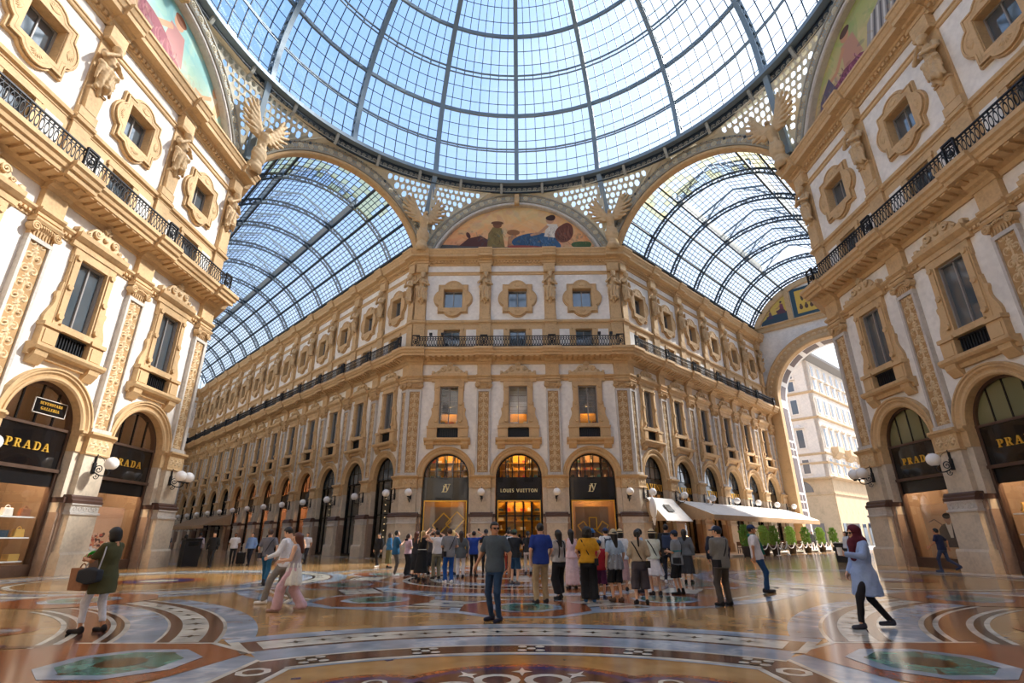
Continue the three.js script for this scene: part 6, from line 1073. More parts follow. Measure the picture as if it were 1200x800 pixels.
// ---------------------------------------------------------------- people
const lerpT = (tab, y) => { // piecewise table [[y, rx, rz], ...] rising in y
  if (y <= tab[0][0]) return tab[0]; for (let i = 1; i < tab.length; i++) if (y <= tab[i][0]) { const a = tab[i - 1], b = tab[i], t = (y - a[0]) / (b[0] - a[0]); return [y, a[1] + (b[1] - a[1]) * t, a[2] + (b[2] - a[2]) * t]; } return tab[tab.length - 1];
};
const loft = (tab, fr) => { const lo = tab[0][0], hi = tab[tab.length - 1][0]; return (X, Yy, Z) => { const [x, y, z] = fr ? fr(X, Yy, Z) : [X, Yy, Z], [, rx, rz] = lerpT(tab, y), d = (Math.sqrt((x / rx) ** 2 + (z / rz) ** 2) - 1) * Math.min(rx, rz); return Math.max(d, lo - y, y - hi); }; };
function headField() {
  const f = union([ell([0, 0.02, -0.008], [0.077, 0.1, 0.097]), ell([0, -0.045, 0.022], [0.058, 0.072, 0.068]), ell([0, -0.1, 0.052], [0.026, 0.02, 0.024])], 0.03);
  const nose = cap([0, 0.0, 0.088], [0, -0.036, 0.11], 0.008, 0.014), lips = ell([0, -0.068, 0.088], [0.024, 0.01, 0.01]), ear = (x, y, z) => ell([0.079, -0.01, -0.008], [0.012, 0.032, 0.02])(Math.abs(x), y, z), brow = (x, y, z) => ell([0.032, 0.022, 0.084], [0.024, 0.009, 0.012])(Math.abs(x), y, z), eye = (x, y, z) => ell([0.031, 0.0, 0.094], [0.017, 0.011, 0.013])(Math.abs(x), y, z), nk = cap([0, -0.06, -0.02], [0, -0.19, -0.03], 0.052, 0.056);
  return (x, y, z) => { let d = smin(f(x, y, z), nk(x, y, z), 0.02); d = Math.max(d, -eye(x, y, z)); d = smin(d, brow(x, y, z), 0.012); d = smin(d, nose(x, y, z), 0.014); d = smin(d, lips(x, y, z), 0.008); return smin(d, ear(x, y, z), 0.01); };
}
const headGeos = [0.0075, 0.014, 0.022].map((h) => nets(headField(), [-0.12, -0.22, -0.14], [0.12, 0.15, 0.15], h));
const eyeGeo = new MB().at(sph(0.0105, 8, 6), 0.031, 0.0, 0.086).at(sph(0.0105, 8, 6), -0.031, 0.0, 0.086).geo();
// a relaxed right hand: wrist at the origin, fingers along -y, palm facing +z, thumb on +x
function handField(curl) {
  const fs = [(x, y, z) => { const qx = Math.abs(x) - 0.026, qy = Math.abs(y + 0.048) - 0.036, qz = Math.abs(z) - 0.006; return Math.hypot(Math.max(qx, 0), Math.max(qy, 0), Math.max(qz, 0)) - 0.012; }, cap([0, 0.02, 0], [0, -0.02, 0], 0.025, 0.026)];
  [[-0.03, 0.058], [-0.01, 0.074], [0.011, 0.078], [0.031, 0.07]].forEach(([x, L]) => { let p = [x, -0.088, 0], a = curl * 0.5; for (let k = 0; k < 3; k++) { const s = L * [0.45, 0.32, 0.23][k], q = [p[0] * 1.02, p[1] - Math.cos(a) * s, p[2] + Math.sin(a) * s]; fs.push(cap(p, q, 0.0098 - k * 0.001, 0.0092 - k * 0.001)); p = q; a += curl; } });
  let p = [0.03, -0.03, 0.004]; for (const [dx, dy, dz, L] of [[0.75, -0.55, 0.35, 0.04], [0.4, -0.8, 0.4, 0.032], [0.1, -0.85, 0.5, 0.026]]) { const q = [p[0] + dx * L, p[1] + dy * L, p[2] + dz * L]; fs.push(cap(p, q, 0.0125, 0.0105)); p = q; }
  return (x, y, z) => { let d = smin(fs[0](x, y, z), fs[1](x, y, z), 0.02); for (let i = 2; i < fs.length; i++) d = i % 3 === 2 || i > 13 ? smin(d, fs[i](x, y, z), 0.006) : Math.min(d, fs[i](x, y, z)); return d; };
}
const handGeos = { open: nets(handField(0.35), [-0.06, -0.19, -0.03], [0.09, 0.05, 0.09], 0.0065), grip: nets(handField(0.95), [-0.06, -0.17, -0.03], [0.09, 0.05, 0.11], 0.0065) };
const skins = { light: std({ color: 0xe0ae8c, roughness: 0.55 }), mid: std({ color: 0xc48a64, roughness: 0.55 }), dark: std({ color: 0x8a5a3e, roughness: 0.55 }) };
const hairMats = { black: std({ color: 0x17120f, roughness: 0.5 }), brown: std({ color: 0x3f2a1e, roughness: 0.55 }), auburn: std({ color: 0x5a2f1e, roughness: 0.5 }), blonde: std({ color: 0xcaa86a, roughness: 0.55 }), grey: std({ color: 0xa8a29a, roughness: 0.6 }) };
const fabCache = {}; const fab = (c) => fabCache[c] || (fabCache[c] = std({ color: c, map: TX.fine, roughness: 0.85 }));
function ik(S, T, l1, l2, pole) {
  const d = T.clone().sub(S); let L = d.length(); const mx = (l1 + l2) * 0.995; if (L > mx) { d.multiplyScalar(mx / L); L = mx; T = S.clone().add(d); }
  const u = d.clone().normalize(), a = (l1 * l1 - l2 * l2 + L * L) / (2 * L), h = Math.sqrt(Math.max(0, l1 * l1 - a * a)), p = pole.clone().sub(u.clone().multiplyScalar(pole.dot(u))).normalize();
  return { mid: S.clone().addScaledVector(u, a).addScaledVector(p, h), end: T };
}
const A3 = (v) => [v.x, v.y, v.z];
function person(o) {
  const det = o.det ?? 1, cell = [0.021, 0.026, 0.04][det], F = o.female, H = o.h ?? (F ? 1.64 : 1.74), lean = o.lean ?? 0;
  const root = thing('person', o.label, 'person', o.group); root.position.set(o.at[0], o.y ?? 0, o.at[1]); root.rotation.y = o.turn; root.scale.setScalar(H / 1.7);
  const hx = 0.09, lt = 0.43, ls = 0.42, fat = o.fat ?? 1;
  const feet = o.feet ?? [[0.1, 0.02, 0], [-0.1, -0.02, 0]]; let hipY = o.seat ? o.seat : 0.925;
  if (!o.seat) for (let i = 0; i < 2; i++) { const dx = feet[i][0] - (i ? -hx : hx), dz = feet[i][1], m = (lt + ls) * 0.99; hipY = Math.min(hipY, 0.085 + (feet[i][2] || 0) + Math.sqrt(Math.max(0.1, m * m - dx * dx - dz * dz))); }
  const pel = V(0, hipY, 0), cl = Math.cos(lean), sl = Math.sin(lean), up = (x, y, z) => V(x, hipY + y * cl - z * sl, y * sl + z * cl), fr = (x, y, z) => { const dy = y - hipY; return [x, dy * cl + z * sl, -dy * sl + z * cl]; };
  const sw = F ? 0.165 : 0.19, legs = [], arms = [];
  for (let i = 0; i < 2; i++) { const s = i ? -1 : 1, hip = V(s * hx, hipY - 0.01, 0), r = ik(hip, V(feet[i][0], 0.085 + (feet[i][2] || 0), feet[i][1]), lt, ls, V(s * 0.15, 0, 1)); legs.push({ hip, knee: r.mid, ank: r.end }); }
  const hands = o.hands ?? [[0.07, -0.5, 0.06], [0.07, -0.5, 0.06]];
  for (let i = 0; i < 2; i++) { const s = i ? -1 : 1, sh = up(s * sw, 0.475, 0), h = hands[i], T = sh.clone().add(V(s * h[0], h[1], h[2])), r = ik(sh, T, 0.28, 0.25, V(s * 0.6, -0.6, -0.7)); arms.push({ sh, el: r.mid, wr: r.end, s }); }
  const headC = up(0, 0.665, 0.02), lo = [-0.75, -0.05, -0.75], hiB = [0.75, 1.95, 0.75];
  const xs = [...legs.flatMap((l) => [l.hip, l.knee, l.ank]), ...arms.flatMap((a) => [a.sh, a.el, a.wr]), headC]; for (let k = 0; k < 3; k++) { const q = ['x', 'y', 'z'][k]; lo[k] = Math.min(...xs.map((p) => p[q])) - 0.22; hiB[k] = Math.max(...xs.map((p) => p[q])) + 0.2; } lo[1] = -0.05; lo[0] = Math.min(lo[0], -0.3); hiB[0] = Math.max(hiB[0], 0.3); lo[2] = Math.min(lo[2], -0.3); hiB[2] = Math.max(hiB[2], 0.3);
  const torT = (e, wide = 1) => { const w = F ? [[-0.14, 0.16, 0.12], [-0.02, 0.17, 0.125], [0.16, 0.13, 0.1], [0.3, 0.155, 0.125], [0.42, 0.165, 0.1], [0.5, 0.11, 0.075], [0.56, 0.055, 0.055]] : [[-0.14, 0.15, 0.115], [0.0, 0.165, 0.12], [0.16, 0.155, 0.115], [0.32, 0.18, 0.125], [0.44, 0.19, 0.105], [0.51, 0.13, 0.08], [0.57, 0.06, 0.06]]; return w.map(([y, a, b]) => [y, (a * fat + e) * wide, (b * fat + e) * wide]); };
  const armC = (e, f = 1) => arms.flatMap((a) => [cap(A3(a.sh), A3(a.el), 0.05 + e, 0.04 + e), ...(f > 1 ? [cap(A3(a.el), A3(a.wr), 0.038 + e, 0.029 + e)] : [])]);
  const legC = (r0, r1, r2) => legs.flatMap((l) => [cap(A3(l.hip), A3(l.knee), r0, r1), cap(A3(l.knee), A3(l.ank), r1, r2)]);
  // body: head, hands and skin in one mesh
  const body = new MB(), bf = union([loft(torT(-0.01), fr), ...armC(0, 2), ...legC(0.078, 0.05, 0.034)], 0.03);
  body.add(nets(bf, lo, hiB, cell * 1.15));
  const hq = new THREE.Quaternion().setFromEuler(new THREE.Euler(o.headPitch ?? 0, o.headTurn ?? 0, o.headTilt ?? 0, 'YXZ')), hm = new THREE.Matrix4().compose(headC, hq, V(1, 1, 1));
  body.add(headGeos[det].clone(), hm);
  if (det < 2) arms.forEach((a, i) => { const d = a.wr.clone().sub(a.el).normalize(), y = d.clone().negate(), zp = o.palm?.[i] ? V(...o.palm[i]) : V(-a.s * 0.8, 0, -0.3), z = zp.sub(y.clone().multiplyScalar(zp.dot(y))).normalize(), x = y.clone().cross(z), m = new THREE.Matrix4().makeBasis(x, y, z).setPosition(a.wr); if (i === 0) m.multiply(new THREE.Matrix4().makeScale(1, 1, 1)); body.add((o.grip?.[i] ? handGeos.grip : handGeos.open).clone(), m); });
  body.build('body', skins[o.skin ?? 'light'], root);
  if (det === 0) { const e = part('eyes', eyeGeo, M.black, root, 'dark eyes'); e.position.copy(headC); e.quaternion.copy(hq); }
  const wrinkle = (f, k = 0.006) => (x, y, z) => f(x, y, z) + k * Math.sin(26 * y + 9 * x + 7 * Math.sin(9 * z)) * Math.sin(17 * x + 8 * z);
  // bottom
  const B = o.bottom, ny = hipY;
  if (B) {
    let f; const e = B.fit ?? 0.014;
    if (B.type === 'skirt') { const len = B.len ?? 0.5, fl = B.flare ?? 0.1; f = loft([[ny - len, 0.17 + fl, 0.13 + fl], [ny - 0.1, 0.19, 0.15], [ny + 0.14, 0.148, 0.118]]); const f0 = f; f = (x, y, z) => f0(x, y, z) + 0.012 * Math.sin(9 * Math.atan2(z, x)) * Math.max(0, Math.min(1, (ny - y) / len)); } else {
      const w = B.type === 'wide' ? [0.105, 0.105, 0.115] : B.type === 'loose' ? [0.1, 0.075, 0.066] : [0.092, 0.064, 0.048], cut = B.type === 'shorts' ? (B.cut ?? 0.44) : B.cut ?? 0.06;
      const g = union([loft(torT(e).filter((q) => q[0] < 0.1).concat([[0.12, 0.15 + e, 0.115 + e]]), fr), ...legC(w[0] * fat, w[1] + (B.type === 'shorts' ? 0.035 : 0), w[2])], 0.03); f = (x, y, z) => Math.max(g(x, y, z), cut - y, fr(x, y, z)[1] - 0.11);
    }
    part('trousers', boxUV(nets(wrinkle(f), lo, hiB, cell)), fab(B.color), root).name = B.type === 'skirt' ? 'skirt' : B.type === 'shorts' ? 'shorts' : 'trousers';
  }
  // top
  const T = o.top;
  if (T) {
    const e = T.fit ?? 0.018, hem = T.hem ?? -0.06, sl2 = T.sleeve ?? 'short';
    let tab = torT(e).map((q) => [q[0], q[1] + (q[0] < 0.05 ? 0.022 : 0), q[2] + (q[0] < 0.05 ? 0.02 : 0)]); if (hem < -0.14) tab = [[hem, 0.18 + e + (T.flare ?? 0), 0.14 + e + (T.flare ?? 0)], ...tab.slice(1)];
    const fs = [loft(tab, fr)]; if (sl2 === 'long') fs.push(...armC(0.017, 2)); else if (sl2 === 'short') for (const a of arms) { const m = a.sh.clone().lerp(a.el, 0.72); fs.push(cap(A3(a.sh), A3(m), 0.066, 0.062)); }
    const g = union(fs, 0.035); const f = (x, y, z) => { const q = fr(x, y, z); return Math.max(g(x, y, z), Math.abs(q[0]) < 0.23 && Math.abs(q[2]) < 0.2 ? hem - q[1] : -1, q[1] - 0.545); };
    part(T.name ?? 'shirt', boxUV(nets(wrinkle(f), lo, hiB, cell)), fab(T.color), root);
    if (T.stripe) { const f2 = (x, y, z) => { const q = fr(x, y, z); return Math.max(g(x, y, z) - 0.004, 0.2 - q[1], q[1] - 0.27); }; part('stripe', boxUV(nets(f2, lo, hiB, cell)), fab(T.stripe), root, 'contrasting stripe across the shirt'); }
  }
  // shoes
  { const mb = new MB(); legs.forEach((l, i) => { const yaw = (i ? -1 : 1) * 0.15, lift = feet[i][2] || 0, pitch = o.toe?.[i] ?? (lift > 0.03 ? 0.5 : 0), c = Math.cos(pitch), s = Math.sin(pitch), toe = [Math.sin(yaw) * 0.17 * c, -0.05 - 0.17 * s, 0.17 * c], f = union([cap([0, -0.045, -0.045], toe, 0.042, 0.036), cap([0, -0.01, -0.03], [0, o.boots ? 0.06 : -0.03, -0.02], 0.045, 0.045)], 0.03); const g = nets((x, y, z) => Math.max(f(x, y, z), lift > 0.02 ? -1 : -0.083 - y), [-0.12, -0.2, -0.14], [0.12, 0.15, 0.26], det === 2 ? 0.03 : 0.014); mb.at(g, l.ank.x, l.ank.y, l.ank.z); }); mb.build('shoes', fab(o.shoes ?? 0x22222a), root); }
  // hair and hats in head coordinates
  const onHead = (name, f, mat, lo2 = [-0.2, -0.55, -0.28], hi2 = [0.2, 0.24, 0.22], h = [0.011, 0.016, 0.026][det], label) => { const m = part(name, boxUV(nets(f, lo2, hi2, h)), mat, root, label); m.position.copy(headC); m.quaternion.copy(hq); return m; };
  const hs = o.hair ?? 'short', hm2 = hairMats[o.hairColor ?? 'black'], cut = (f, yb) => (x, y, z) => Math.max(f(x, y, z), -Math.max(0.028 - z, y - 0.062), yb - y);
  const cap0 = ell([0, 0.028, -0.012], [0.088, 0.108, 0.108]);
  if (hs === 'short') onHead('hair', cut(cap0, -0.05), hm2); else if (hs === 'bob') onHead('hair', cut(union([ell([0, 0.02, -0.015], [0.1, 0.122, 0.115]), ell([0, -0.06, -0.02], [0.1, 0.09, 0.1])], 0.03), -0.14), hm2); else if (hs === 'long') onHead('hair', cut(union([ell([0, 0.028, -0.012], [0.092, 0.112, 0.112]), cap([0, 0.0, -0.05], [0, -0.3, -0.1], 0.09, 0.06)], 0.04), -0.5), hm2); else if (hs === 'pony') onHead('hair', (x, y, z) => smin(cut(cap0, -0.06)(x, y, z), cap([0, 0.05, -0.115], [0, -0.26, -0.16], 0.035, 0.022)(x, y, z), 0.02), hm2); else if (hs === 'curly') onHead('hair', (x, y, z) => cut(union([ell([0, 0.03, -0.02], [0.125, 0.13, 0.13]), ell([0, -0.06, -0.03], [0.13, 0.1, 0.12])], 0.03), -0.16)(x, y, z) + 0.008 * Math.sin(60 * x) * Math.sin(55 * y) * Math.sin(58 * z), hm2);
  if (hs === 'hijab') { const f = union([ell([0, 0.02, -0.015], [0.102, 0.128, 0.125]), cap([0, -0.09, 0.0], [0, -0.2, 0.02], 0.09, 0.11), cap([0.02, -0.15, 0.09], [0.03, -0.42, 0.13], 0.075, 0.055), cap([0.05, -0.15, -0.06], [0.02, -0.34, -0.1], 0.1, 0.08)], 0.05), fc = ell([0, -0.02, 0.12], [0.062, 0.085, 0.09]); onHead('headscarf', (x, y, z) => Math.max(f(x, y, z) + 0.004 * Math.sin(40 * y + 20 * x), -fc(x, y, z)), fab(o.scarf)); }
  const hat = o.hat; if (hat) { const hmat = fab(hat.color); if (hat.type === 'cap') onHead('cap', (x, y, z) => Math.min(Math.max(ell([0, 0.035, -0.01], [0.098, 0.112, 0.115])(x, y, z), 0.035 - y), Math.max(ell([0, 0.045, 0.11], [0.085, 0.014, 0.1])(x, y, z), 0.04 - z)), hmat, [-0.16, -0.02, -0.18], [0.16, 0.2, 0.26]); else onHead('hat', (x, y, z) => Math.min(Math.max(ell([0, 0.04, -0.01], [0.098, 0.12, 0.112])(x, y, z), 0.03 - y), ell([0, 0.05 - (hat.type === 'bucket' ? 0.9 * (x * x + z * z) : 0.15 * (x * x + z * z)), -0.01], hat.type === 'bucket' ? [0.145, 0.018, 0.15] : [0.185, 0.014, 0.19])(x, y, z)), hmat, [-0.22, -0.06, -0.24], [0.22, 0.22, 0.24], 0.012, hat.label); if (hat.band) { const b = part('hat_band', new MB().at(cyl(0.098, 0.1, 0.035, 20), 0, 0.075, -0.01, 0, 0, 0, [1, 1, 1.12]).geo(), fab(hat.band), root, 'dark hat band'); b.position.copy(headC); b.quaternion.copy(hq); } }
  if (o.glasses) { const g = new MB().at(sph(0.024, 10, 8), 0.032, 0, 0.1, 0, 0, 0, [1, 0.85, 0.35]).at(sph(0.024, 10, 8), -0.032, 0, 0.1, 0, 0, 0, [1, 0.85, 0.35]).box(-0.075, 0.075, 0.008, 0.014, 0.09, 0.1); for (const s of [-1, 1]) g.box(s * 0.074, s * 0.08, 0.006, 0.014, -0.01, 0.1); const m = part('glasses', g.geo(), M.black, root); m.position.copy(headC); m.quaternion.copy(hq); }
  const prop = (name, label, cat) => { const t = thing(name, label, cat); t.position.copy(root.position); t.rotation.y = o.turn; t.scale.copy(root.scale); return t; };
  const who = o.who;
  const loop = (s, r = 0.012, drop = -0.02) => { const p = []; for (let i = 0; i < 16; i++) { const a = i / 16 * 2 * PI, c = Math.cos(a), z = Math.sin(a) * 0.155, y = 0.24 + c * 0.28, x = s * (c * 0.15 + 0.02); const q = up(x, y + (c < 0 ? drop : 0), z * (0.8 + 0.15 * Math.abs(Math.sin(a)))); p.push(q); } return new THREE.TubeGeometry(new THREE.CatmullRomCurve3(p, true), 40, r, 5, true); };
  for (const b of o.bags ?? []) {
    const t = prop({ cross: 'crossbody_bag', back: 'backpack', shoulder: 'shoulder_bag', tote: 'tote_bag' }[b.type], b.label, 'bag'), m = fab(b.color);
    if (b.type === 'cross') { part('strap', boxUV(clean(loop(b.side ?? 1, 0.016))), m, t); const c = up(-(b.side ?? 1) * 0.2, -0.02, b.z ?? -0.08); part('pouch', boxUV(clean(new THREE.BoxGeometry(0.1, 0.16, 0.2).translate(c.x, c.y, c.z))), m, t); } else if (b.type === 'back') { const f = (x, y, z) => { const q = fr(x, y, z), dx = Math.abs(q[0]) - 0.1, dy = Math.abs(q[1] - 0.27) - 0.15, dz = Math.abs(q[2] + 0.2) - 0.03; return Math.hypot(Math.max(dx, 0), Math.max(dy, 0), Math.max(dz, 0)) + Math.min(0, Math.max(dx, dy, dz)) - 0.04; }; part('pack', boxUV(nets(f, lo, hiB, 0.026)), m, t); for (const s of [-1, 1]) part('strap', boxUV(clean(new THREE.TubeGeometry(new THREE.CatmullRomCurve3([up(s * 0.1, 0.12, -0.16), up(s * 0.16, 0.2, 0.02), up(s * 0.13, 0.38, 0.15), up(s * 0.1, 0.52, 0.05), up(s * 0.1, 0.45, -0.15)]), 20, 0.016, 5))), m, t); } else if (b.type === 'shoulder') { const s = b.side ?? 1, c = up(s * 0.27, 0.0, b.z ?? 0), f = (x, y, z) => { const dx = Math.abs(x - c.x) - 0.05, dy = Math.abs(y - c.y) - 0.11 + 0.25 * Math.abs(z - c.z), dz = Math.abs(z - c.z) - 0.17; return Math.hypot(Math.max(dx, 0), Math.max(dy, 0), Math.max(dz, 0)) - 0.03; }; part('bag', boxUV(nets(f, [c.x - 0.2, c.y - 0.3, c.z - 0.35], [c.x + 0.2, c.y + 0.3, c.z + 0.35], 0.022)), m, t); part('strap', boxUV(clean(new THREE.TubeGeometry(new THREE.CatmullRomCurve3([V(c.x, c.y + 0.1, c.z - 0.14), up(s * 0.22, 0.38, -0.08), up(s * 0.15, 0.54, 0), up(s * 0.22, 0.38, 0.08), V(c.x, c.y + 0.1, c.z + 0.14)]), 24, 0.012, 5))), fab(b.strap ?? b.color), t); } else { const i = b.hand ?? 0, w = arms[i].wr; const g = new MB(); g.at(clean(extr(shapeOf([[-0.2, -0.5], [0.2, -0.5], [0.24, -0.14], [-0.24, -0.14]]), 0.1, 0.01)), w.x, w.y, w.z - 0.05, 0, PI / 2 - 0.3); part('bag', g.geo(), m, t); part('handle', new MB().at(new THREE.TorusGeometry(0.09, 0.012, 5, 14, PI), w.x, w.y - 0.16, w.z, 0, PI / 2 - 0.3).geo(), m, t); }
  }
  for (const b of o.holds ?? []) {
    const a = arms[b.hand ?? 1], d = a.wr.clone().sub(a.el).normalize(), c = a.wr.clone().addScaledVector(d, 0.09), t = prop(b.type, b.label, b.cat ?? 'phone');
    if (b.type === 'phone') part('case', new MB().at(new THREE.BoxGeometry(0.085, 0.17, 0.014), c.x, c.y + 0.05, c.z + 0.02, b.rx ?? -0.3, b.ry ?? 0, b.rz ?? 0).geo(), fab(b.color ?? 0x1a1a1e), t); else if (b.type === 'paper_cup') part('cup', new MB().at(cyl(0.045, 0.034, 0.13, 14), c.x, c.y + 0.03, c.z).geo(), M.white, t); else if (b.type === 'camera') { part('camera_body', new MB().at(new THREE.BoxGeometry(0.13, 0.09, 0.06), c.x, c.y, c.z).at(cyl(0.035, 0.035, 0.08, 12), c.x, c.y, c.z + 0.06, PI / 2).geo(), M.black, t); }
  }
  if (o.extra) o.extra(root, { arms, legs, up, fr, headC, hipY, part, prop });
  return root;
}
const HALF = PI / 2, photo = [[-0.08, 0.14, 0.36], [-0.08, 0.14, 0.36]], front = [[-0.14, -0.26, 0.24], [-0.14, -0.26, 0.24]], walkF = [[0.06, 0.26, 0], [-0.06, -0.28, 0.06]], chest = [[-0.12, -0.1, 0.3], [-0.12, -0.1, 0.3]];
const AWAY = PI, LEFTW = -HALF, RIGHTW = HALF;
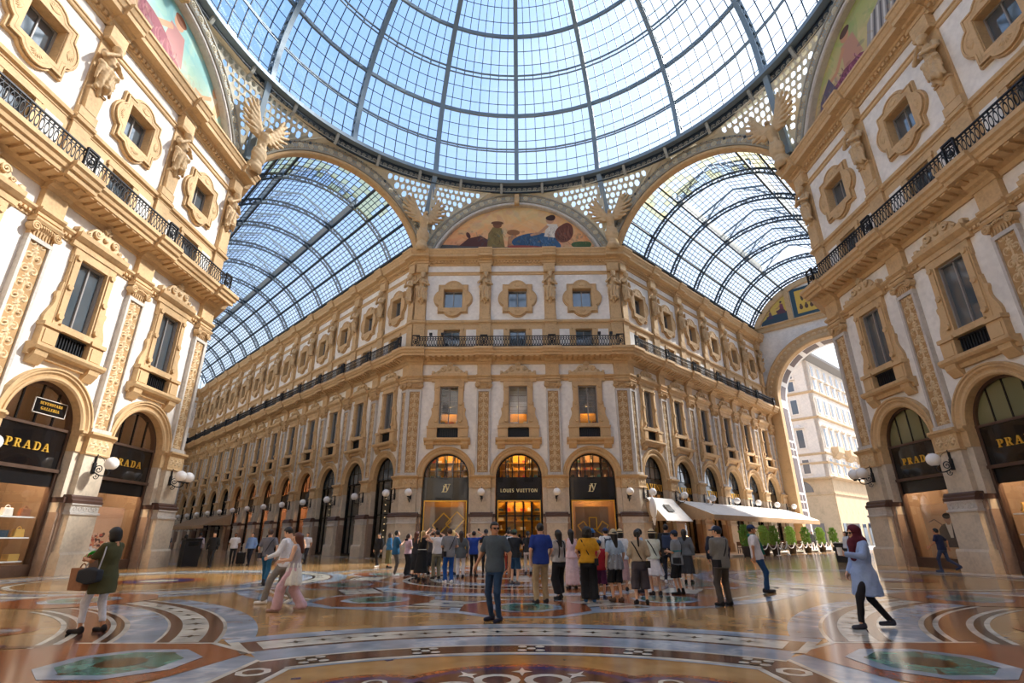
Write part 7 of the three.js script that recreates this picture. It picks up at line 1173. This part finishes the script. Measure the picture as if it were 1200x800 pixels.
const cast = [
  // loose figures in the foreground
  { label: 'person in an olive tunic and white trousers looking at a phone with a green case', at: [-7.0, 11.64], turn: LEFTW - 0.12, det: 0, female: 1, h: 1.6, hair: 'bob', skin: 'mid', top: { color: 0x4d4c2c, hem: -0.3, flare: 0.02, name: 'tunic', fit: 0.03 }, bottom: { type: 'slim', color: 0xeceaf2, cut: 0.16 }, shoes: 0x2a211f, feet: [[0.13, 0.12, 0], [-0.1, -0.1, 0]], hands: [[-0.04, -0.22, 0.36], [-0.1, -0.2, 0.34]], grip: [1, 1], headPitch: 0.25, bags: [{ type: 'shoulder', color: 0x2c3038, strap: 0xb8b8bc, side: 1, z: 0.05, label: 'dark navy shoulder bag with a silver strap on the olive tunic' }, { type: 'tote', color: 0x9a6a48, hand: 0, label: 'tan tote bag hanging from the arm in the olive tunic' }], holds: [{ type: 'phone', color: 0x25d82a, hand: 1, rx: -1.0, label: 'bright green phone held by the person in olive' }] },
  { label: 'person in a grey T-shirt and teal jeans walking away with a crossbody strap', at: [-8.44, 2.53], turn: AWAY + 0.1, det: 1, h: 1.72, hairColor: 'brown', top: { color: 0x6d6a70 }, bottom: { type: 'slim', color: 0x1d5a78 }, shoes: 0x2a2628, boots: 1, feet: [[0.07, 0.2, 0], [-0.07, -0.16, 0]], hands: [[0.08, -0.48, 0.08], [0.1, -0.46, -0.06]], bags: [{ type: 'cross', color: 0x35333a, side: -1, label: 'dark crossbody bag on the grey T-shirt' }] },
  { label: 'person in a white shirt and grey trousers striding with head bowed', at: [-5.62, 7.75], turn: LEFTW, det: 1, h: 1.74, top: { color: 0xeeeef2, sleeve: 'long', hem: -0.08 }, bottom: { type: 'loose', color: 0x8a8682 }, shoes: 0xf0eeec, feet: [[0.07, 0.34, 0], [-0.07, -0.24, 0.06]], hands: [[0.02, -0.34, 0.3], [0.04, -0.42, 0.2]], headPitch: 0.45 },
  { label: 'person in a sleeveless top, white overskirt and pink wide trousers walking beside the white shirt', at: [-4.85, 9.07], turn: LEFTW + 0.1, det: 0, female: 1, h: 1.56, hair: 'long', hairColor: 'auburn', top: { color: 0xb9b2b6, sleeve: 'none', hem: 0.02 }, bottom: { type: 'wide', color: 0xd9b4bc, cut: 0.05 }, shoes: 0xb79a94, feet: [[0.08, 0.26, 0], [-0.08, -0.26, 0.02]], hands: [[-0.02, -0.3, 0.26], [-0.05, -0.28, 0.24]], headPitch: 0.15, extra: (r, q) => { const y = q.hipY; q.part('overskirt', boxUV(nets((x, yy, z) => loft([[y - 0.34, 0.22, 0.2], [y - 0.05, 0.2, 0.165], [y + 0.13, 0.16, 0.13]])(x, yy, z) + 0.012 * Math.sin(10 * Math.atan2(z, x)), [-0.4, 0.3, -0.4], [0.4, 1.3, 0.4], 0.022)), fab(0xf1efe6), r); } },
  { label: 'person in a slate T-shirt, blue jeans and sunglasses standing in front of the crowd', at: [-0.48, 10.5], turn: -0.55, det: 0, h: 1.7, skin: 'mid', top: { color: 0x4b565f, hem: -0.1 }, bottom: { type: 'slim', color: 0x24405e }, shoes: 0x23243a, feet: [[0.13, 0.05, 0], [-0.12, -0.08, 0]], hands: [[0.12, -0.5, -0.02], [0.16, -0.46, 0.12]], headTurn: 0.95, headPitch: -0.02, glasses: 1 },
  { label: 'person in a royal blue polo and khaki trousers seen from behind', at: [0.49, 7.81], turn: AWAY + 0.3, det: 1, h: 1.73, top: { color: 0x1e3a8c, hem: -0.1 }, bottom: { type: 'loose', color: 0xb49a76 }, shoes: 0x2a2426, feet: [[0.12, -0.02, 0], [-0.12, 0.03, 0]], hands: [[0.04, -0.5, 0.05], [0.03, -0.48, 0.1]] },
  { label: 'person with long black hair in black overalls over a white top', at: [0.98, 6.94], turn: AWAY + 0.55, det: 1, female: 1, h: 1.6, hair: 'long', top: { color: 0xb9b4b0, sleeve: 'long', hem: -0.02 }, bottom: { type: 'wide', color: 0x15151a, cut: 0.14 }, shoes: 0x1a1a1c, feet: [[0.1, -0.1, 0], [-0.12, 0.14, 0]], hands: [[-0.08, -0.42, 0.2], [-0.08, -0.42, 0.2]], extra: (r, q) => { for (const s of [-1, 1]) q.part('overall_strap', boxUV(clean(new THREE.TubeGeometry(new THREE.CatmullRomCurve3([q.up(s * 0.1, 0.1, -0.14), q.up(s * 0.08, 0.3, -0.155), q.up(s * 0.09, 0.47, -0.12), q.up(s * 0.1, 0.53, 0)]), 14, 0.017, 5))), fab(0x15151a), r); } },
  { label: 'person in a navy T-shirt and blue shorts photographing the amber doors', at: [-0.18, 2.41], turn: AWAY - 0.3, det: 1, h: 1.66, top: { color: 0x20262e, hem: -0.1 }, bottom: { type: 'shorts', color: 0x1f4668, cut: 0.46 }, shoes: 0x6a625c, hands: [[-0.1, 0.0, 0.36], [-0.08, -0.02, 0.36]], grip: [1, 1], hat: { type: 'cap', color: 0x3f5a48 }, holds: [{ type: 'phone', hand: 1, label: 'phone held up by the person in blue shorts' }], bags: [{ type: 'cross', color: 0x16181c, side: 1, label: 'black crossbody bag on the navy T-shirt' }] },
  { label: 'person in a black T-shirt and cap reading a phone by the amber doors', at: [-1.45, -2.76], turn: 0.1, det: 1, h: 1.74, top: { color: 0x1b1b1e }, bottom: { type: 'slim', color: 0x1c1c20 }, hands: [[-0.1, -0.2, 0.28], [-0.1, -0.2, 0.28]], hat: { type: 'cap', color: 0x26262a }, headPitch: 0.4 },
  { label: 'person in a teal shirt and red trousers before the amber doors', at: [-0.5, -4.2], turn: AWAY, det: 1, h: 1.74, top: { color: 0x1d4a48 }, bottom: { type: 'slim', color: 0x9a3a2c }, hands: photo },
  { label: 'person in a white T-shirt behind the one in sunglasses', at: [-0.3, -1.4], turn: AWAY + 0.4, det: 1, h: 1.7, hairColor: 'brown', top: { color: 0xd8dbe6 }, bottom: { type: 'slim', color: 0x2c3038 }, bags: [{ type: 'back', color: 0x3a4050, label: 'grey backpack on the white T-shirt by the amber doors' }] },
  { label: 'person with black hair holding a phone just before the amber doors', at: [0.35, -2.3], turn: AWAY, det: 1, female: 1, h: 1.66, hair: 'pony', top: { color: 0x2a2c30 }, bottom: { type: 'slim', color: 0xd8d4d0 }, hands: chest },
  // group under the monogram window
  { label: 'person in a black jacket at the far edge of the left crowd', at: [-7.47, -8.3], turn: -0.4, det: 1, h: 1.66, top: { color: 0x1d1f24, sleeve: 'long' }, bottom: { type: 'slim', color: 0x1a1a1d }, shoes: 0xe0dedc, feet: [[0.08, 0.2, 0], [-0.08, -0.15, 0]] },
  { label: 'person in a bright blue top and olive skirt at the edge of the left crowd', at: [-6.72, -7.5], turn: RIGHTW + 0.6, det: 1, female: 1, h: 1.66, hair: 'bob', hairColor: 'brown', top: { color: 0x2c6c9c, sleeve: 'long' }, bottom: { type: 'skirt', color: 0x6a6440, len: 0.72, flare: 0.03 } },
  { label: 'person in a blue flowered shirt and grey trousers holding a camera', at: [-5.0, -1.34], turn: RIGHTW + 0.4, det: 1, h: 1.7, top: { color: 0x1f5a80, hem: -0.12 }, bottom: { type: 'slim', color: 0x55504c }, hands: chest, headPitch: -0.3, shoes: 0xd8d4cf, holds: [{ type: 'camera', cat: 'camera', hand: 1, label: 'black camera of the person in the flowered shirt' }] },
  { label: 'person in a pink and white top and black trousers looking up', at: [-4.62, -1.9], turn: RIGHTW + 0.7, det: 1, female: 1, h: 1.58, hair: 'pony', hairColor: 'brown', top: { color: 0xd7b6bd }, bottom: { type: 'wide', color: 0x1b1b20 }, hands: front, headPitch: -0.3 },
  { label: 'person with auburn hair, black top and black skirt in the left crowd', at: [-4.1, -0.9], turn: AWAY - 0.6, det: 1, female: 1, h: 1.66, hair: 'long', hairColor: 'auburn', top: { color: 0x26262c }, bottom: { type: 'skirt', color: 0x1c1c20, len: 0.66, flare: 0.08 }, hands: front },
  { label: 'blonde person in a long belted black dress seen from behind', at: [-3.55, 0.88], turn: AWAY - 0.3, det: 1, female: 1, h: 1.66, hair: 'pony', hairColor: 'blonde', top: { color: 0x111114, sleeve: 'none', hem: -0.02, name: 'dress' }, bottom: { type: 'skirt', color: 0x131316, len: 0.66, flare: 0.1 }, hands: [[-0.04, 0.05, 0.34], [-0.06, 0.08, 0.34]], shoes: 0x2f2f31, extra: (r, q) => q.part('belt', boxUV(clean(new THREE.TorusGeometry(0.15, 0.014, 5, 24).rotateX(HALF).scale(1.05, 1, 0.84).translate(0, q.hipY + 0.13, 0))), fab(0xd8d2c4), r, 'pale belt') },
  { label: 'person in a wide black dress raising both arms to take a picture', at: [-3.7, -2.4], turn: AWAY + 0.4, det: 1, female: 1, h: 1.68, hair: 'short', hairColor: 'brown', top: { color: 0x3a3a3e, sleeve: 'none', name: 'dress' }, bottom: { type: 'skirt', color: 0x17171b, len: 0.6, flare: 0.2 }, hands: [[0, 0.34, 0.22], [-0.02, 0.34, 0.22]] },
  { label: 'person in a white T-shirt and khaki trousers holding a phone up high', at: [-3.12, 0.08], turn: AWAY + 0.5, det: 1, h: 1.68, top: { color: 0xe9e5e2 }, bottom: { type: 'loose', color: 0x8d8468 }, hands: [[-0.04, 0.24, 0.32], [-0.04, 0.24, 0.32]], shoes: 0x2a2622, holds: [{ type: 'phone', hand: 1, label: 'phone held high by the person in khaki' }] },
  { label: 'person in a grey T-shirt and vivid blue trousers seen from behind', at: [-2.42, 2.01], turn: AWAY + 0.4, det: 1, h: 1.72, skin: 'light', hairColor: 'brown', top: { color: 0x85868a, hem: -0.12, fit: 0.025 }, bottom: { type: 'loose', color: 0x0f4f9e }, shoes: 0xece8e6, hands: [[-0.06, -0.28, 0.22], [-0.02, -0.3, 0.22]], headPitch: -0.2, bags: [{ type: 'cross', color: 0x22222a, side: -1, label: 'dark crossbody bag over the grey T-shirt and blue trousers' }] },
  { label: 'blonde person in a black waistcoat and beige trousers', at: [-2.8, -2.1], turn: AWAY - 0.2, det: 1, female: 1, h: 1.7, hair: 'long', hairColor: 'blonde', top: { color: 0x1e1f23, sleeve: 'none' }, bottom: { type: 'slim', color: 0xb9ab98 }, hands: photo },
  { label: 'person with dark hair, grey cardigan and white trousers', at: [-2.3, -0.7], turn: AWAY + 0.1, det: 1, female: 1, h: 1.66, hair: 'long', hairColor: 'brown', top: { color: 0x5d6468, sleeve: 'long', hem: -0.22 }, bottom: { type: 'loose', color: 0xe6e3e4 } },
  { label: 'person in a blue polo and black trousers photographing with raised arms', at: [-1.85, -1.24], turn: AWAY - 0.3, det: 1, h: 1.66, skin: 'light', top: { color: 0x2347a4, hem: -0.1 }, bottom: { type: 'slim', color: 0x18181c }, hands: [[-0.03, 0.26, 0.26], [-0.03, 0.26, 0.26]], holds: [{ type: 'phone', hand: 1, label: 'phone raised by the person in the blue polo' }] },
  // crowd before the fan of frames
  { label: 'person in a long pale pink dress behind the yellow top', at: [1.55, 4.3], turn: AWAY + 0.2, det: 1, female: 1, h: 1.64, hair: 'long', top: { color: 0xe0c4cc, sleeve: 'none', name: 'dress' }, bottom: { type: 'skirt', color: 0xe3cbd3, len: 0.8, flare: 0.05 }, hands: front },
  { label: 'person with curly black hair in a mustard top and wide black trousers', at: [1.65, 7.49], turn: AWAY - 0.1, det: 1, female: 1, h: 1.64, fat: 1.1, hair: 'curly', top: { color: 0xd59a1c, fit: 0.035, hem: -0.04 }, bottom: { type: 'wide', color: 0x15161a }, shoes: 0x2a5a8c, hands: [[0.08, -0.36, 0.2], [0.06, -0.4, 0.16]], bags: [{ type: 'cross', color: 0x1c1c20, side: 1, label: 'black crossbody bag over the mustard top' }] },
  { label: 'child in a red T-shirt, plaid shorts and a blue cap', at: [2.02, 6.8], turn: AWAY - 0.3, det: 1, h: 1.34, top: { color: 0xb31f30, hem: -0.1, fit: 0.03 }, bottom: { type: 'shorts', color: 0x6a2c5a, cut: 0.42 }, hat: { type: 'cap', color: 0x25456a }, shoes: 0x34384a },
  { label: 'person in a blue bucket hat at the back of the right crowd', at: [2.35, 3.1], turn: AWAY, det: 1, female: 1, h: 1.66, hair: 'bob', top: { color: 0xd0b48a }, bottom: { type: 'slim', color: 0x3c4048 }, hat: { type: 'bucket', color: 0x2f7ab8 } },
  { label: 'person in a navy cap and white T-shirt at the back of the right crowd', at: [2.9, 2.49], turn: AWAY + 0.3, det: 1, h: 1.7, top: { color: 0xe9ebee }, bottom: { type: 'slim', color: 0x262a33 }, hat: { type: 'cap', color: 0x25365e }, bags: [{ type: 'back', color: 0x3c4a58, label: 'grey-blue backpack on the white T-shirt in the right crowd' }] },
  { label: 'person in a beige bucket hat with a grey cardigan tied over flowered shorts', at: [2.3, 7.5], turn: AWAY + 0.3, det: 1, female: 1, h: 1.58, hair: 'long', top: { color: 0xa9bfd6, hem: 0.0 }, bottom: { type: 'shorts', color: 0x1d1d22, cut: 0.44 }, shoes: 0x5a4436, hat: { type: 'bucket', color: 0xb3a587, label: 'beige bucket hat' }, extra: (r, q) => { const y = q.hipY; q.part('tied_cardigan', boxUV(nets((x, yy, z) => loft([[y - 0.16, 0.215, 0.185], [y + 0.02, 0.2, 0.16], [y + 0.2, 0.155, 0.13]])(x, yy, z) + 0.014 * Math.sin(8 * Math.atan2(z, x) + 10 * yy), [-0.4, 0.5, -0.4], [0.4, 1.4, 0.4], 0.024)), fab(0x8d9096), r); } },
  { label: 'person in a straw hat, white blouse and pink skirt', at: [2.95, 4.81], turn: AWAY - 0.2, det: 1, female: 1, h: 1.62, hair: 'bob', top: { color: 0xe9ecf0, fit: 0.03 }, bottom: { type: 'skirt', color: 0xc9a4a6, len: 0.62, flare: 0.04 }, hat: { type: 'straw', color: 0xd0b98e, band: 0x3a3230 } },
  { label: 'person with a ponytail, beige blouse and charcoal culottes', at: [2.77, 8.0], turn: AWAY - 0.1, det: 1, female: 1, h: 1.58, hair: 'pony', hairColor: 'black', top: { color: 0xb7a68c, sleeve: 'long', hem: 0.04, fit: 0.024 }, bottom: { type: 'wide', color: 0x4a444a, cut: 0.34 }, shoes: 0x19191b, hands: [[-0.03, -0.36, 0.2], [-0.03, -0.36, 0.2]], feet: [[0.13, 0, 0], [-0.12, 0.02, 0]], bags: [{ type: 'cross', color: 0x18181b, side: 1, label: 'black crossbody bag on the beige blouse' }] },
  { label: 'person with short dark hair and a pale blue shirt turning to the ponytail', at: [3.4, 5.3], turn: -HALF - 0.2, det: 1, h: 1.64, top: { color: 0xa7c4e0 }, bottom: { type: 'slim', color: 0x30343c } },
  { label: 'person in a straw hat, white top and short white skirt', at: [3.6, 5.98], turn: AWAY + 0.1, det: 1, female: 1, h: 1.6, hair: 'bob', top: { color: 0xdfe6dc, fit: 0.03, hem: 0 }, bottom: { type: 'skirt', color: 0xe9e6ec, len: 0.42, flare: 0.1 }, hat: { type: 'straw', color: 0xd9c59b, band: 0x2f2a28, label: 'straw hat with a dark band' }, hands: front, shoes: 0x2a2a2e, bags: [{ type: 'cross', color: 0x1f2024, side: 1, label: 'dark crossbody bag on the white top and skirt' }] },
  { label: 'tall person in a black T-shirt and dark jeans facing the awnings', at: [4.95, 2.4], turn: AWAY - 0.3, det: 1, h: 1.82, top: { color: 0x17181b, hem: -0.1 }, bottom: { type: 'slim', color: 0x20283a }, shoes: 0xd0d4d8, feet: [[0.14, 0.05, 0], [-0.12, -0.08, 0]], bags: [{ type: 'back', color: 0x2a3a5a, label: 'blue backpack on the black T-shirt' }] },
  { label: 'person in a grey T-shirt with a teal stripe, black shorts and a navy cap', at: [4.22, 5.99], turn: AWAY + 0.9, det: 1, h: 1.58, top: { color: 0x8f959a, hem: -0.14, stripe: 0x2f8f9a, fit: 0.024 }, bottom: { type: 'shorts', color: 0x1c1c20, cut: 0.44 }, shoes: 0x1a1a1c, boots: 1, hat: { type: 'cap', color: 0x1f2d48 }, hands: front, bags: [{ type: 'cross', color: 0x1a1a1e, side: -1, label: 'black crossbody bag on the striped T-shirt' }] },
  { label: 'person with long black hair in a grey top and long charcoal skirt', at: [5.6, 2.23], turn: AWAY - 0.4, det: 1, female: 1, h: 1.66, hair: 'long', top: { color: 0x6b7076, sleeve: 'long', fit: 0.03 }, bottom: { type: 'skirt', color: 0x3a3b40, len: 0.62, flare: 0.06 }, shoes: 0x1c1c1e },
  { label: 'person in a speckled grey jacket, grey trousers and navy cap', at: [4.55, 8.34], turn: AWAY + 0.35, det: 0, h: 1.64, top: { color: 0x7d7b76, sleeve: 'long', hem: -0.12, fit: 0.03, name: 'jacket' }, bottom: { type: 'loose', color: 0x4f4a46 }, shoes: 0x1d1b1a, hat: { type: 'cap', color: 0x1f2c44 }, hands: front, headTurn: 0.5, feet: [[0.12, 0.02, 0], [-0.13, 0.04, 0]], bags: [{ type: 'cross', color: 0x19191b, side: -1, label: 'black strap bag over the speckled grey jacket' }] },
  { label: 'person in a grey sun hat and navy jacket beside the speckled jacket', at: [5.4, 5.8], turn: AWAY - 0.2, det: 1, h: 1.68, hair: 'short', hairColor: 'grey', top: { color: 0x262c3c, sleeve: 'long', hem: -0.12, name: 'jacket' }, bottom: { type: 'loose', color: 0x2c2c36 }, hat: { type: 'bucket', color: 0xa9a5aa } },
  { label: 'person in a white T-shirt, blue jeans and navy cap leaning back, with a green scarf', at: [6.64, 5.37], turn: RIGHTW - 0.2, det: 0, h: 1.74, lean: -0.1, skin: 'mid', top: { color: 0xe6e2e6, hem: -0.1 }, bottom: { type: 'slim', color: 0x1f4a7a }, shoes: 0x25252c, hat: { type: 'cap', color: 0x23385e }, feet: [[0.1, 0.16, 0], [-0.1, 0.06, 0]], hands: [[0.1, -0.4, 0.18], [0.12, -0.5, -0.1]], extra: (r, q) => { q.part('scarf', boxUV(clean(new THREE.TubeGeometry(new THREE.CatmullRomCurve3([q.up(-0.1, 0.5, 0.06), q.up(0.02, 0.53, -0.08), q.up(0.13, 0.5, 0.06), q.up(0.15, 0.3, 0.17), q.up(0.16, 0.0, 0.2)]), 24, 0.05, 7))), fab(0x2c7a66), r, 'green scarf'); } },
  { label: 'person in a maroon headscarf and pale blue tunic striding with a white cup', at: [5.9, 11.3], turn: LEFTW + 0.12, det: 0, female: 1, h: 1.65, skin: 'light', hair: 'hijab', scarf: 0x5e1a2c, top: { color: 0x9db4de, sleeve: 'long', hem: -0.36, flare: 0.05, fit: 0.035, name: 'tunic' }, bottom: { type: 'slim', color: 0x1a161a, cut: 0.1, fit: 0.02 }, shoes: 0x43404a, feet: [[0.07, 0.3, 0], [-0.07, -0.36, 0.02]], hands: [[0.02, -0.16, 0.4], [0.08, -0.46, 0.1]], grip: [1, 0], glasses: 1, holds: [{ type: 'paper_cup', cat: 'cup', hand: 0, label: 'white cup held by the person in the maroon headscarf' }] },
  { label: 'person in a navy T-shirt and grey-blue trousers hurrying past the peach poster', at: [18.2, -3.1], turn: AWAY + 0.5, det: 1, h: 1.76, skin: 'mid', hair: 'short', top: { color: 0x1d2748 }, bottom: { type: 'slim', color: 0x36405a }, shoes: 0x2a3a58, feet: [[0.07, 0.2, 0], [-0.07, -0.42, 0.16]], hands: [[0.14, -0.4, 0.24], [0.18, -0.44, -0.12]], lean: 0.08 },
  { label: 'person in a grey suit standing on the awning terrace by the shrubs', at: [31.0, -37.6], y: 0.14, turn: -0.5, det: 2, h: 1.78, top: { color: 0x6d7480, sleeve: 'long', hem: -0.16, name: 'jacket' }, bottom: { type: 'slim', color: 0x3c352e } },
  { label: 'person with dark hair behind the maroon headscarf near the service counter', at: [17.2, -8.2], turn: LEFTW + 0.2, det: 2, female: 1, h: 1.66, hair: 'bob', top: { color: 0xd8dce6, sleeve: 'long' }, bottom: { type: 'slim', color: 0x30323a } },
];
const walkers = [ // x, z, then clothes: people down the long gallery
  [-23.2, -15.1, 'slate top and grey trousers', 0x6a6a70, 'slim', 0x4a4a50, AWAY, 0], [-22.0, -12.6, 'pale blue shirt and jeans', 0x8fa8d0, 'slim', 0x44526a, AWAY + 0.3, 0], [-20.0, -11.8, 'white top and turquoise shorts', 0xe0d8dc, 'shorts', 0x2fa89a, AWAY, 1], [-19.2, -11.9, 'pinkish shirt and black trousers', 0xb9aab0, 'slim', 0x24262c, AWAY, 0],
  [-16.4, -8.4, 'black T-shirt and trousers', 0x17181b, 'slim', 0x1c1c22, 0.2, 0], [-16.6, -11.0, 'white T-shirt pulling a dark case', 0xeae8ea, 'slim', 0x222228, 0.4, 0], [-15.4, -10.6, 'sky blue shirt and navy trousers', 0x7fa2d8, 'slim', 0x1e2436, 0, 0], [-15.9, -13.6, 'black summer dress', 0x151518, 'skirt', 0x151518, AWAY, 1], [-14.0, -12.0, 'dark jacket and olive trousers', 0x2b2c34, 'slim', 0x55564a, 0.3, 0], [-12.9, -12.4, 'white shirt with a dark tie', 0xdde2ee, 'slim', 0x2c2f3a, 0, 0], [-10.9, -6.4, 'short black dress walking this way', 0x1b1b1f, 'skirt', 0x1b1b1f, -0.1, 1], [-27, -21, 'red top and dark jeans', 0x8a2f34, 'slim', 0x2a2e3a, AWAY, 1], [-30, -25, 'grey jacket and black trousers', 0x77787c, 'slim', 0x1e1e22, 0, 0],
];
for (const [x, z, txt, tc, bt, bc, turn, fem] of walkers) cast.push({ label: `person in ${txt}, at the mouth of the long gallery`, at: [x, z], turn, det: 2, female: fem, h: fem ? 1.64 : 1.74, hair: fem ? 'long' : 'short', top: { color: tc, sleeve: bt === 'skirt' ? 'none' : txt.includes('shirt and') || txt.includes('jacket') ? 'long' : 'short' }, bottom: { type: bt, color: bc, len: 0.45 }, feet: [[0.08, 0.16, 0], [-0.08, -0.14, 0]], skin: txt.includes('case') ? 'dark' : 'light' });
for (const p of cast) person(p);
{ const o = thing('suitcase', 'dark wheeled suitcase beside the white T-shirt in the long gallery', 'suitcase'); o.position.set(-16.2, 0, -11.2); new MB().box(-0.2, 0.2, 0.06, 0.66, -0.13, 0.13).build('shell', M.rail, o); new MB().box(-0.14, -0.12, 0.66, 1.0, -0.01, 0.01).box(0.12, 0.14, 0.66, 1.0, -0.01, 0.01).box(-0.14, 0.14, 0.98, 1.0, -0.01, 0.01).build('handle', M.border, o); for (const s of [-1, 1]) part('wheel', boxUV(clean(cyl(0.04, 0.04, 0.03, 10).rotateZ(HALF).translate(s * 0.15, 0.04, 0))), M.black, o); }
// chairs on the terrace
{
  const g = { seat: new MB().box(-0.21, 0.21, 0.44, 0.48, -0.2, 0.2).geo(), back: new MB().box(-0.21, 0.21, 0.6, 0.9, -0.22, -0.18).geo(), leg: new MB().box(-0.02, 0.02, 0, 0.44, -0.02, 0.02).geo(), post: new MB().box(-0.02, 0.02, 0.44, 0.9, -0.02, 0.02).geo() };
  for (let i = 0; i < 7; i++) for (const s of [-1, 1]) { const o = thing('cafe_chair', `dark slatted cafe chair at the ${ORD[i]} table under the long awning`, 'chair', 'cafe chairs under the awning'); place(o, wa, 6.6 + i * 3.4 + s * 0.7); o.position.y = 0.14; o.translateZ(2.6 + (i % 2) * 0.9); o.rotation.y += s > 0 ? -HALF : HALF; part('seat', g.seat, M.brownWood, o); part('backrest', g.back, M.brownWood, o); for (const a of [-1, 1]) { for (const b of [-1, 1]) part('leg', g.leg, M.rail, o).position.set(a * 0.18, 0, b * 0.18); part('back_post', g.post, M.rail, o).position.set(a * 0.18, 0, -0.2); } }
}
scene.traverse((o) => { if (o.isMesh) { o.castShadow = true; o.receiveShadow = true; } });
renderer.render(scene, camera);
